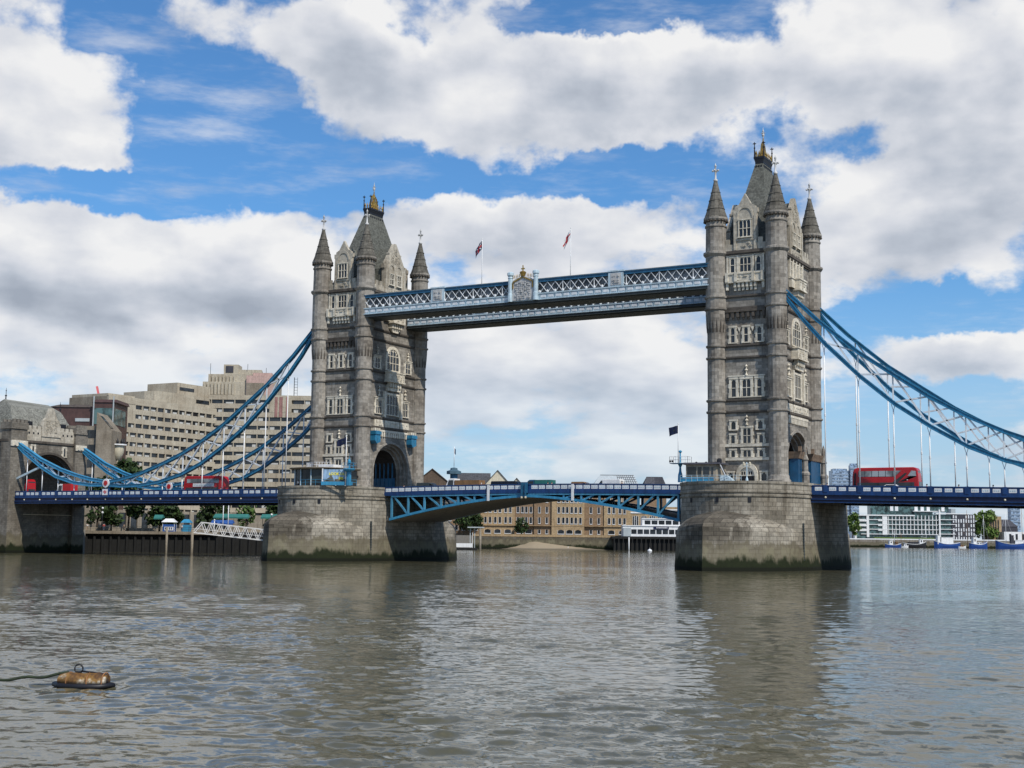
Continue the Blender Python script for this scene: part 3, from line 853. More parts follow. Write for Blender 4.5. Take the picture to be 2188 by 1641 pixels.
# ------------------------------------------------------------------ piers
def pier_outline(o, n=26):
    a, b, y0 = 10.65+o, 13.5+o, 9.0
    p = []
    for i in range(n+1):
        t = -pi+pi*i/n
        p.append((a*cos(t), -y0+b*sin(t)))
    for i in range(n+1):
        t = pi*i/n
        p.append((a*cos(t), y0+b*sin(t)))
    return p
def lancet(hw, y0, yt, n=14):
    L = y0-yt
    Rr = (hw*hw+L*L)/(2*hw)
    left = []
    for i in range(n+1):
        d = L*i/n
        left.append(((Rr-hw)-sqrt(max(Rr*Rr-d*d, 0)), y0-d))
    return left+[(-x, y) for x, y in reversed(left[:-1])]
def build_pier(label, x0):
    R = thing('bridge_pier', label, 'bridge pier', (x0, 0, 0), 'granite bridge piers')
    mb = MB((x0, 0, 0))
    prof = [(-3, .42), (0.4, .36), (1.6, .24), (3.2, .12), (5.0, .04), (8, 0), (11.35, -.05), (11.4, .10), (11.62, .13), (11.66, .02), (11.95, .02), (12.0, .16), (12.25, .2), (12.3, .06), (13.35, .06), (13.4, .16), (13.78, .16), (13.8, -.7)]
    rings = [[(x, y, z) for x, y in pier_outline(o)] for z, o in prof]
    n = len(rings[0])
    vs = [v for r in rings for v in r]
    fs = [(j*n+i, j*n+(i+1) % n, (j+1)*n+(i+1) % n, (j+1)*n+i) for j in range(len(prof)-1) for i in range(n)]
    mb.add(vs, fs, 0, False)
    mb.add([v for v in rings[-1]], [tuple(range(n))])
    mb.build('shaft', M['granite'], R)
    for sg in (-1, 1):
        HW, Y0, YT = 10.3, -10.8, -30.2
        base = lancet(HW, Y0, YT)
        edge = lambda x: 6.6-1.6*(abs(x)/HW)**1.5
        def skin(rings, name, mat):
            mb = MB((x0, 0, 0))
            n = len(rings[0])
            vs = [(x, sg*(-y) if sg > 0 else y, z) for r in rings for x, y, z in r]
            fs = [(j*n+i, j*n+i+1, (j+1)*n+i+1, (j+1)*n+i) for j in range(len(rings)-1) for i in range(n-1)]
            if sg > 0: fs = [f[::-1] for f in fs]
            mb.add(vs, fs)
            mb.build(name, mat, R)
        skin([[(x*k, y-g, z if z < 4 else edge(x)-.5) for x, y in base] for z, k, g in ((-3, 1.02, .3), (0.5, 1.015, .2), (3.0, 1.005, 0), (5, 1.0, -.1))], 'cutwater', M['granite_dark'])
        rings = [[(x*1.0, y+.1, edge(x)-.5) for x, y in base]]
        for i in range(0, 11):
            t = i/10*pi/2*0.97
            k = cos(t)
            rings.append([(x*k*.995, -14+(y+14)*k, edge(x)+(9.6-edge(x))*sin(t)) for x, y in base])
        skin(rings, 'cutwater_dome', M['granite_dark'])
    for ang in (-0.55, -0.05, 0.42):
        d = MB((x0, 0, 0))
        t = -pi/2+ang
        cx, cy = 10.62*cos(t), -9+13.47*sin(t)
        nrm = (cos(t)/10.62, sin(t)/13.47)
        l = sqrt(nrm[0]**2+nrm[1]**2)
        nx, ny = nrm[0]/l, nrm[1]/l
        d.bar((cx-nx*0.3, cy-ny*0.3, 10.85), (cx+nx*0.06, cy+ny*0.06, 10.85), 0.5, 0.75)
        d.build('drain_opening', M['black'], R)
    g = MB((x0, 0, 0))
    g.box(10.0, 10.35, -13.2, -12.9, 1.5, 7.4)
    for i in range(12): g.box(10.0, 10.4, -13.3, -12.8, 1.6+i*.48, 1.68+i*.48)
    g.build('tide_gauge', M['steel_dark'], R)
    return R
build_pier('granite river pier farther from the viewer, white gangway ending behind it', -41.15)
build_pier('granite river pier nearer to the viewer, stained dome on its cutwater', 41.15)

# ------------------------------------------------------------------ side spans
def rail_n(x): return 13.75
def rail_s(x): return 13.5-0.0195*(x-51.7)
def build_span(name_label, x0, x1, rail, nodes, plaque=None):
    """deck, girders and panelled parapets between x0 and x1 (x0 < x1)"""
    R = thing('side_span', name_label, 'bridge deck', (x0 if x0 > 0 else x1, 0, 11.0), 'side spans of the bridge')
    off = OFF[R.name]
    N_ = 12
    xs = [x0+(x1-x0)*i/N_ for i in range(N_+1)]
    def strip(mb, y0, y1, zt, zb, mi=0):
        for i in range(N_):
            a, b = xs[i], xs[i+1]
            v = [(x, y, rail(x)+z) for x in (a, b) for y in (y0, y1) for z in (zb, zt)]
            mb.add(v, [(0, 1, 3, 2), (4, 6, 7, 5), (0, 4, 5, 1), (2, 3, 7, 6), (1, 5, 7, 3), (0, 2, 6, 4)], mi)
    d = MB()
    strip(d, -9.6, 9.6, -1.38, -1.75)
    d.build('road_deck', M['asphalt'], R)
    for sg in (-1, 1):
        Y = sg*9.95
        g = MB()
        strip(g, min(Y, Y-sg*.25), max(Y, Y-sg*.25), -1.5, -2.62)
        g.build('girder', M['dark_navy'], R)
        g = MB()
        strip(g, *sorted((Y+sg*.16, Y-sg*.3)), -1.30, -1.52)
        strip(g, *sorted((Y+sg*.05, Y-sg*.3)), -1.08, -1.30)
        strip(g, *sorted((Y+sg*.20, Y-sg*.3)), -2.16, -2.28)
        strip(g, *sorted((Y+sg*.12, Y-sg*.5)), -2.62, -2.74)
        g.build('flange', M['navy'], R)
        p = MB()
        strip(p, *sorted((Y+sg*.02, Y-sg*.12)), -0.06, -1.08)
        strip(p, *sorted((Y+sg*.09, Y-sg*.2)), 0.0, -0.14)
        for x in nodes:
            if x0 < x < x1: p.box(x-0.30, x+0.30, *sorted((Y+sg*.14, Y-sg*.2)), rail(x)-1.1, rail(x)+0.02)
        po = p.build('parapet', M['navy'], R)
        nd = sorted([x for x in nodes if x0-6 < x < x1+6]) if sg < 0 else []
        for i in range(len(nd)-1):
            a, b = nd[i], nd[i+1]
            if b-a > 8: continue
            w = (b-a-0.75)/3
            for k in range(3):
                c = a+0.375+w*(k+.5)
                if c-w*.36 < x0 or c+w*.36 > x1: continue
                z = rail(c)
                q = MB()
                q.box(c-w*.36, c+w*.36, Y-.03, Y+.02, z-0.86, z-0.28)
                # quatrefoil frets stand on the panel
                for e in (-.2, 0, .2): q.box(c+w*e-0.10, c+w*e+0.10, Y-.05, Y, z-0.66, z-0.46, 1)
                q.build('fret_panel', [M['white'], M['pale_blue']], po)
        for x in nodes:
            if x0+0.5 < x < x1-0.5 and sg < 0:
                l = MB()
                z = rail(x)-1.93
                l.lathe(x, Y-.08, [(0.05, z-.16), (.15, z-.1), (.17, z), (.15, z+.1), (.05, z+.16)], 8, 0, True)
                l.bar((x, Y-.02, z), (x, Y+.2, z), .1)
                l.build('bulkhead_light', M['cream'], R)
    if plaque is not None:
        b = MB()
        z = rail(plaque)
        b.box(plaque-0.95, plaque+0.95, -10.28, -9.7, z-1.5, z+0.35)
        po = b.build('pedestal', M['navy'], R)
        b = MB()
        b.box(plaque-0.75, plaque+0.75, -10.34, -10.27, z-1.0, z+0.28)
        b.build('plaque', M['white'], po)
        b = MB()
        b.box(plaque-0.10, plaque+0.10, -10.38, -10.33, z-0.75, z+0.05)
        b.box(plaque-0.42, plaque-0.22, -10.38, -10.33, z-0.45, z-0.15)
        b.box(plaque+0.24, plaque+0.44, -10.38, -10.33, z-0.6, z-0.1)
        b.build('plaque_arms', M['red'], po)
    # cross girders under the deck
    c = MB()
    k = int((x1-x0)/2.7)
    for i in range(k):
        x = x0+(i+.5)*(x1-x0)/k
        c.box(x-.15, x+.15, -9.6, 9.6, rail(x)-2.5, rail(x)-1.76)
    c.build('cross_girder', M['steel_dark'], R)
    return R
HANG_LONG = [54.1, 59.5, 64.9, 70.3, 75.7, 81.1, 86.5, 91.9, 97.3]
HANG_SHORT = [107.6, 112.2, 117.2, 122.2, 127.1]
NODES = HANG_LONG+[102.2]+HANG_SHORT
build_span('blue parapet deck running from the farther pier to the bank tower', -130.9, -51.75, rail_n, [-x for x in NODES]+[-131.8, -48.7], -102.2)
build_span('blue parapet deck leaving the nearer pier, red bus driving on it', 51.75, 142.0, rail_s, NODES+[48.7, 132.5, 137.9, 143.3], 102.2)

# ------------------------------------------------------------------ suspension chains
TOPC = [(47.2, 45.9), (47.8, 45.3), (53.0, 40.1), (59.5, 34.5), (65.1, 30.55), (70.4, 26.9), (76, 23.7), (81.3, 21.2), (86.3, 19.3), (92.9, 17.2), (98, 16.1), (102.2, 15.55)]
BOTC = [(47.3, 45.0), (47.9, 44.2), (51, 40.0), (54.4, 36.0), (59.9, 30.5), (65.3, 25.9), (70.7, 22.2), (76, 19.1), (81.3, 16.9), (87.4, 15.4), (92.7, 14.75), (98, 14.65), (102.2, 14.95)]
TOPS = [(102.2, 15.55), (107.4, 16.2), (112, 17.2), (116.7, 18.5), (122.8, 20.75), (131.0, 24.95)]
BOTS = [(102.2, 14.95), (107, 14.95), (111.9, 15.45), (117.8, 16.95), (122.3, 19.0), (128.1, 22.4), (131.0, 24.5)]
def interp(P, x):
    for (a, za), (b, zb) in zip(P, P[1:]):
        if a <= x <= b: return za+(zb-za)*(x-a)/(b-a)
    return P[-1][1] if x > P[-1][0] else P[0][1]
def build_chain(label, sx, Y, rail, xmax=140):
    R = thing('suspension_chain', label, 'suspension chain', (sx*102.2, Y, 13.0), 'suspension chains of the side spans')
    def chord(P, name, mat):
        mb = MB()
        for (a, za), (b, zb) in zip(P, P[1:]):
            for e in (-1, 1):
                mb.bar((sx*a, Y+e*0.27, za), (sx*b, Y+e*0.27, zb), 0.14, 0.62)
            mb.bar((sx*a, Y, za+0.30), (sx*b, Y, zb+0.30), 0.86, 0.10)
            mb.bar((sx*a, Y, za-0.30), (sx*b, Y, zb-0.30), 0.86, 0.10)
        mb.build(name, mat, R)
    chord(TOPC, 'top_chord', M['chain_blue'])
    chord(BOTC, 'bottom_chord', M['chain_blue'])
    if xmax > 110:
        chord(TOPS, 'top_chord', M['sky_blue'])
        chord(BOTS, 'bottom_chord', M['sky_blue'])
    for T_, B_, nodes in ((TOPC, BOTC, HANG_LONG+[101]), (TOPS, BOTS, [103.4]+HANG_SHORT+[130])):
        if nodes[0] > xmax: continue
        lace = MB()
        for i, x in enumerate(nodes):
            t, b = interp(T_, x), interp(B_, x)
            if t-b > 0.9: lace.bar((sx*x, Y, b), (sx*x, Y, t), 0.2, 0.2)
            if i+1 < len(nodes):
                x2 = nodes[i+1]
                t2, b2 = interp(T_, x2), interp(B_, x2)
                for e in (-0.14, 0.14):
                    lace.bar((sx*x, Y+e, t), (sx*x2, Y+e, b2), 0.09, 0.23)
                    lace.bar((sx*x, Y+e, b), (sx*x2, Y+e, t2), 0.09, 0.23)
        lace.build('lacing', M['lace'], R)
    for x in HANG_LONG+(HANG_SHORT if xmax > 110 else []):
        B_ = BOTC if x < 102 else BOTS
        h = MB()
        z = interp(B_, x)-0.3
        zb = rail(sx*x)-0.2
        if z-zb < 0.6: continue
        h.tube([(sx*x, Y, zb), (sx*x, Y, z-min(0.9, (z-zb)*.5))], 0.10, 8)
        for e in (-0.32, 0.32): h.bar((sx*x, Y, z-min(1.0, (z-zb)*.5)), (sx*x+e, Y, z+0.05), 0.09)
        if z-zb > 6: h.lathe(sx*x, Y, [(0.1, zb+(z-zb)*.5-.25), (0.15, zb+(z-zb)*.5-.2), (0.15, zb+(z-zb)*.5+.2), (0.1, zb+(z-zb)*.5+.25)], 8)
        h.build('hanger', M['white'], R)
    # pivot at the low point
    p = MB()
    for sg in (-1, 1):
        yy = Y+sg*0.52
        n = 20
        for r, d in ((0.95, 0.0),):
            v = [(sx*102.2+r*cos(2*pi*i/n), yy+dd, 15.3+r*sin(2*pi*i/n)) for dd in (-.1, .1) for i in range(n)]
            p.add(v, [tuple(range(n)), tuple(range(2*n-1, n-1, -1))]+[(i, n+i, n+(i+1) % n, (i+1) % n) for i in range(n)])
    po = p.build('pivot_plate', M['white'], R)
    for sg in (-1, 1):
        p = MB()
        yy = Y+sg*0.64
        n = 18
        v = [(sx*102.2+0.55*cos(2*pi*i/n), yy+dd, 15.3+0.55*sin(2*pi*i/n)) for dd in (-.06, .06) for i in range(n)]
        p.add(v, [tuple(range(n)), tuple(range(2*n-1, n-1, -1))]+[(i, n+i, n+(i+1) % n, (i+1) % n) for i in range(n)])
        p.build('pivot_boss', M['red'], po)
    p = MB()
    p.bar((sx*102.2-.55, Y, 13.4), (sx*102.2-.3, Y, 15), .3)
    p.bar((sx*102.2+.55, Y, 13.4), (sx*102.2+.3, Y, 15), .3)
    p.build('pivot_stand', M['sky_blue'], R)
build_chain('blue trussed chain from farther tower, nearer of its pair, in front of the hotel', -1, -9.6, rail_n)
build_chain('blue trussed chain from farther tower, far side of the deck behind the red bus', -1, 9.6, rail_n)
build_chain('blue trussed chain from nearer tower, lower of the two in view', 1, -9.6, rail_s)
build_chain('blue trussed chain from nearer tower, farther one with hangers behind the bus', 1, 9.6, rail_s)

# ------------------------------------------------------------------ bascule leaves
def rail_c(x): return 13.82+0.36*(1-(x/30.5)**2)
def chord_c(x): return 12.05-4.25*(min(abs(x), 29.2)/29.2)**1.55
def build_leaf(label, s):
    R = thing('bascule_leaf', label, 'drawbridge leaf', (s*30.5, 0, 12.0), 'bascule leaves of the opening span')
    ends = (0.06, 30.6)
    xs = [ends[0]+(ends[1]-ends[0])*i/20 for i in range(21)]
    def strip(mb, y0, y1, f1, f0, mi=0):
        for a, b in zip(xs, xs[1:]):
            v = [(s*x, y, z) for x in (a, b) for y in (y0, y1) for z in (f0(x), f1(x))]
            mb.add(v, [(0, 1, 3, 2), (4, 6, 7, 5), (0, 4, 5, 1), (2, 3, 7, 6), (1, 5, 7, 3), (0, 2, 6, 4)], mi)
    r = rail_c
    d = MB()
    strip(d, -9.0, 9.0, lambda x: r(x)-1.35, lambda x: r(x)-1.7)
    d.build('road_deck', M['asphalt'], R)
    for sg in (-1, 1):
        Y = sg*9.5
        p = MB()
        strip(p, *sorted((Y+sg*.02, Y-sg*.12)), lambda x: r(x)-.05, lambda x: r(x)-1.0)
        strip(p, *sorted((Y+sg*.10, Y-sg*.2)), lambda x: r(x)+.02, lambda x: r(x)-.12)
        strip(p, *sorted((Y+sg*.12, Y-sg*.3)), lambda x: r(x)-.95, lambda x: r(x)-1.62)
        po = p.build('parapet', M['navy'], R)
        k = 20
        for i in range(k if sg < 0 else 0):
            q = MB()
            c = 0.9+(i+.5)*29.4/k
            w = 29.4/k
            q.box(*sorted((s*(c-w*.42), s*(c+w*.42))), Y-.035, Y+.02, r(c)-.88, r(c)-.2)
            for e in (-.26, 0, .26): q.box(s*c+w*e-.11, s*c+w*e+.11, Y-.055, Y, r(c)-.66, r(c)-.44, 1)
            q.build('fret_panel', [M['white'], M['pale_blue']], po)
    for Y in (-9.3, 9.3):
        near = abs(Y) > 9
        g = MB()
        xb = [x for x in xs if x <= 29.4]+[29.2]
        for a, b in zip(xb, xb[1:]):
            g.bar((s*a, Y, chord_c(a)), (s*b, Y, chord_c(b)), 0.7, 0.44)
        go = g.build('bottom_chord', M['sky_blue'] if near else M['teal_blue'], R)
        g = MB()
        posts = [28.9, 25.2, 21.6, 17.95, 14.3, 10.8, 7.4]
        for i, x in enumerate(posts):
            zt, zb = r(x)-1.5, chord_c(x)
            if zt-zb > 0.4: g.bar((s*x, Y, zb), (s*x, Y, zt), 0.30, 0.36)
            if i+1 < len(posts):
                x2 = posts[i+1]
                g.bar((s*(x-0.4), Y, r(x)-1.6), (s*x2, Y, chord_c(x2)), 0.30, 0.32)
        g.bar((s*28.9, Y, r(28)-1.75), (s*0.3, Y, r(0)-1.75), 0.5, 0.3)
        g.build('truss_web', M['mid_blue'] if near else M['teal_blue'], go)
    sf = MB()
    strip(sf, -8.8, 8.8, lambda x: chord_c(x)-.02, lambda x: chord_c(x)-.22)
    sf.build('soffit', M['soffit'], R)
    m_ = MB()
    x = -7.7 if s < 0 else 9.3
    m_.box(x-.22, x+.22, -9.86, -9.7, 11.2, 14.05)
    m_.build('clearance_board', M['white'], R)
    return R
leaf_n = build_leaf('opening bridge leaf hinged on the farther pier, brown soffit showing', -1)
leaf_s = build_leaf('opening bridge leaf hinged on the nearer pier, seen edge on', 1)
n_ = MB()
n_.box(-0.9, 0.35, -9.95, -9.72, 12.6, 14.5)
n_.box(-0.8, -0.55, -10.2, -9.95, 11.9, 14.3)
n_.box(0.0, 0.22, -10.2, -9.95, 11.9, 14.3)
n_.build('centre_bracket', M['teal_blue'], leaf_n)
n_ = MB()
for x in (-0.68, 0.12): n_.lathe(x, -10.08, [(.05, 11.55), (.2, 11.65), (.2, 11.9), (.1, 12.0)], 8)
n_.build('signal_lamp', M['cream'], leaf_n)

# ------------------------------------------------------------------ high level walkways
def build_walkway(label, y0, y1, crest):
    R = thing('high_walkway', label, 'footbridge', (0, (y0+y1)/2, 46.3), 'high level walkways')
    X0, X1 = -35.4, 35.4
    f = MB()
    f.box(X0, X1, y0+.5, y1-.5, 46.3, 46.75)
    f.box(X0, X1, y0+.25, y1-.25, 46.75, 47.05)
    f.build('floor_girder', M['steel_dark'], R)
    for sg, Y in ((-1, y0), (1, y1)):
        b = MB()
        b.box(X0, X1, *sorted((Y, Y-sg*.3)), 47.05, 48.1)
        b.box(X0, X1, *sorted((Y+sg*.14, Y-sg*.3)), 48.0, 48.2)
        b.box(X0, X1, *sorted((Y+sg*.16, Y-sg*.3)), 46.95, 47.12)
        b.box(X0, X1, *sorted((Y+sg*.02, Y-sg*.6)), 46.45, 46.95, 2)
        n = 46
        for i in range(n):
            c = X0+(X1-X0)*(i+.5)/n
            w = (X1-X0)/n
            b.box(c-w*.33, c+w*.33, *sorted((Y+sg*.05, Y)), 47.35, 47.85, 1)
            b.box(c-w*.46, c-w*.40, *sorted((Y+sg*.09, Y)), 47.1, 48.05)
        b.build('fascia', [M['pale_blue'], M['lace'], M['steel_dark']], R)
        l = MB()
        n = 46
        w = (X1-X0)/n
        for i in range(n):
            a, c = X0+w*i, X0+w*(i+1)
            for e in (0, 1):
                yy = Y-sg*(.10+e*.09)
                l.bar((a, yy, 48.2 if e else 50.15), (c, yy, 50.15 if e else 48.2), 0.08, 0.17, 0, (0, 1, 0))
            # rosettes along the bottom of the lattice
            l.lathe(a, Y-sg*.1, [(.02, 48.15), (.22, 48.3), (.22, 48.55), (.02, 48.75)], 6)
            if i % 4 == 0: l.box(a-.05, a+.05, *sorted((Y-sg*.02, Y-sg*.2)), 48.2, 50.2)
        l.build('lattice', M['lace'], R)
        t = MB()
        t.box(X0, X1, *sorted((Y+sg*.05, Y-sg*.35)), 50.15, 50.62)
        t.box(X0, X1, *sorted((Y+sg*.15, Y-sg*.4)), 50.62, 50.74)
        t.build('top_rail', M['teal_blue'], R)
        g = MB()
        g.box(X0, X1, *sorted((Y-sg*.5, Y-sg*.6)), 48.2, 50.15)
        g.build('glazing', M['walk_glass'], R)
        for c in (-18.4, 18.1):
            p = MB()
            p.box(c-1.45, c+1.45, *sorted((Y+sg*.12, Y-sg*.3)), 48.0, 50.85)
            p.box(c-1.55, c+1.55, *sorted((Y+sg*.2, Y-sg*.3)), 50.75, 51.0)
            po = p.build('panel', M['pale_blue'], R)
            q = MB()
            q.box(c-1.0, c+1.0, *sorted((Y+sg*.17, Y+sg*.1)), 48.4, 50.5)
            ff = (lambda u, d, z, Y=Y, sg=sg: (u, Y+sg*(.16+d), z))
            relief(q, ff, c-.7, c+.7, 48.7, 50.2, 0, 7)
            q.build('panel_relief', M['silver'], po)
    r_ = MB()
    r_.slab([(y0-.05, 50.74), (y1+.05, 50.74), (y1-.6, 51.0), (y0+.6, 51.0)], 'x', X0, X1)
    r_.build('roof', M['slate'], R)
    if crest:
        Y = y0
        for c in (-2.75, 2.45):
            p = MB()
            p.lathe(c, Y-.25, [(.5, 46.95), (.5, 48.3), (.42, 48.4), (.42, 51.2), (.52, 51.3), (.40, 51.5), (.60, 51.8), (.60, 52.25), (.35, 52.4)], 8, 0, False, pi/8)
            p.build('crest_post', M['pale_blue'], R)
        p = MB()
        p.slab([(-2.3, 47.1), (2.0, 47.1), (2.0, 50.7), (1.3, 51.15), (.5, 51.25), (-.15, 51.75), (-.8, 51.25), (-1.6, 51.15), (-2.3, 50.7)], 'y', Y-.35, Y-.05)
        po = p.build('crest', M['silver'], R)
        p = MB()
        ff = lambda u, d, z: (u, Y-.35-d, z)
        relief(p, ff, -1.7, 1.4, 47.4, 50.4, 0, 3)
        relief(p, ff, -.9, .6, 48.2, 50.6, .08, 4)
        p.build('coat_of_arms', M['silver'], po)
        p = MB()
        for sg in (-1, 1):
            p.bar((-.15+sg*.1, Y-.42, 51.3), (-.15+sg*1.9, Y-.42, 50.5), .2, .22)
            p.bar((-.15+sg*2.0, Y-.42, 50.5), (-.15+sg*2.0, Y-.42, 49.3), .16)
            for k in range(5): p.lathe(-.15+sg*(.8+k*.32), Y-.2, [(.08, 51.35-k*.05), (.07, 51.8-k*.05), (.02, 52.0-k*.05)], 5)
        p.lathe(-.2, Y-.25, [(.45, 51.5), (.5, 51.75), (.62, 52.2), (.45, 52.35), (.12, 52.45), (.1, 53.5)], 10)
        p.bar((-.55, Y-.25, 52.85), (.15, Y-.25, 52.85), .2, .2)
        p.build('crest_crown', M['gold'], po)
    return R
build_walkway('high lattice walkway with royal crest, nearer of the two between the towers', -11.0, -6.0, True)
build_walkway('high lattice walkway seen from below, farther of the two between the towers', 4.6, 9.8, False)

# ------------------------------------------------------------------ more materials for the banks
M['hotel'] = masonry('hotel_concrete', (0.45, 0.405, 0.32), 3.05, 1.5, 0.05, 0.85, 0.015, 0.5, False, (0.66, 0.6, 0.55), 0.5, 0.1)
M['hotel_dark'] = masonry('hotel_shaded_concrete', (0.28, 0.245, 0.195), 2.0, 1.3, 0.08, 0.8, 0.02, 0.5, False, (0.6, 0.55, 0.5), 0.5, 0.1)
M['pink'] = paint('pink_cladding', (0.50, 0.34, 0.29), 0.6, 0.25)
M['pinkdark'] = paint('rust_streaks', (0.33, 0.17, 0.15), 0.7, 0.35)
M['brown'] = paint('brown_cladding', (0.085, 0.045, 0.038), 0.5, 0.3)
M['brick_pale'] = masonry('pale_stock_brick', (0.40, 0.295, 0.175), 0.5, 0.16, 0.2, 0.8, 0.012, 0.4, False, (0.66, 0.6, 0.55), 0.5, 0.1)
M['brick_mid'] = masonry('brown_stock_brick', (0.27, 0.185, 0.115), 0.5, 0.16, 0.2, 0.8, 0.012, 0.4, False, (0.6, 0.55, 0.5), 0.5, 0.1)
M['brick_red'] = masonry('red_brick', (0.22, 0.105, 0.075), 0.5, 0.16, 0.2, 0.8, 0.012, 0.4, False, (0.6, 0.55, 0.5), 0.5, 0.1)
M['quay'] = masonry('quay_wall_stone', (0.13, 0.12, 0.10), 1.6, 0.6, 0.2, 0.5, 0.03, 0.6, True, (0.5, 0.46, 0.42), 0.6)
M['black_timber'] = paint('black_timber', (0.012, 0.012, 0.011), 0.8, 0.4)
M['wharf'] = masonry('wharf_piling', (0.30, 0.27, 0.23), 0.45, 9.0, 0.25, 0.4, 0.06, 0.5, True, (0.5, 0.46, 0.42), 0.6)
M['tilebrown'] = tiled('brown_roof_tiles', (0.10, 0.082, 0.07))
M['tilegrey'] = tiled('grey_roof_tiles', (0.085, 0.085, 0.095))
M['zinc'] = paint('pale_zinc', (0.42, 0.46, 0.47), 0.5, 0.15)
M['greenglass'] = glass('green_glass', (0.045, 0.085, 0.085), 0.1)
M['haze_blue'] = glass('haze_blue_tower', (0.16, 0.22, 0.30), 0.25)  # blue-grey of the far towers: distance haze put into the base colour
M['darkroof'] = paint('dark_cladding', (0.05, 0.05, 0.062), 0.6, 0.3)
M['curtain'] = paint('net_curtain', (0.50, 0.50, 0.47), 0.8, 0.2)
M['hull_blue'] = paint('hull_blue', (0.022, 0.075, 0.29), 0.4, 0.25, gs=0.2)
M['hull_black'] = paint('hull_black', (0.02, 0.02, 0.024), 0.5, 0.3, gs=0.2)
M['timber'] = paint('varnished_timber', (0.26, 0.14, 0.06), 0.6, 0.35)
M['rust'] = paint('rusty_steel', (0.28, 0.13, 0.05), 0.75, 0.5, gs=1.6)
M['canopy_blue'] = paint('blue_canvas', (0.02, 0.085, 0.30), 0.7, 0.2)
M['canopy_green'] = paint('green_canvas', (0.03, 0.17, 0.15), 0.7, 0.2)
M['orange_red'] = paint('crane_red', (0.75, 0.16, 0.16), 0.5, 0.1)
M['leaf_dark'] = foliage('dark_leaves', (0.014, 0.026, 0.008), (0.038, 0.068, 0.016))
M['leaf_mid'] = foliage('green_leaves', (0.035, 0.070, 0.016), (0.095, 0.160, 0.035))
M['leaf_bright'] = foliage('bright_leaves', (0.055, 0.10, 0.02), (0.14, 0.21, 0.045))
M['bark'] = paint('bark', (0.09, 0.07, 0.05), 0.9, 0.3)
M['paving'] = paint('paving', (0.24, 0.22, 0.19), 0.85, 0.25, 0, 0.2)

# ------------------------------------------------------------------ water and land
def water_mat():
    m, N = new_mat('river_water')
    g = N.n('ShaderNodeNewGeometry')
    p = g.outputs['Position']
    # the current runs along y: ripples are broken, slightly longer across the wind
    q = N.vm('MULTIPLY', p, (1.0, 1.35, 1.0))
    # wind lanes and smoother slicks drawn out along the current
    big = N.noise(N.vm('MULTIPLY', p, (1.0, 0.42, 1.0)), 0.035, 5, 0.6, dist=0.6)
    wind = N.rng(big, 0.40, 0.60, 0.30, 1.15)
    def slope(vec, scale, detail, k):
        c = N.n('ShaderNodeTexNoise', {'Vector': vec, 'Scale': scale, 'Detail': detail, 'Roughness': 0.6, 'Distortion': 0.4}).outputs['Color']
        return N.vm('MULTIPLY', N.vm('SUBTRACT', c, (0.5, 0.5, 0.5)), (k, k*1.15, 0.0))
    sl = N.vm('ADD', slope(q, 0.45, 3.0, 0.16), slope(q, 2.6, 3.0, 0.32))
    sl = N.vm('MULTIPLY', sl, N.n('ShaderNodeCombineXYZ', {0: wind, 1: wind, 2: 0.0}).outputs[0])
    nrm = N.vm('NORMALIZE', N.vm('ADD', g.outputs['Normal'], sl))
    silt = N.noise(p, 0.03, 5, 0.6)
    col = N.mix(silt, (0.074, 0.068, 0.038, 1), (0.110, 0.101, 0.060, 1))
    finish(N, col, 0.09, 0.42, 0.0, IOR=1.333, Normal=nrm)
    return m
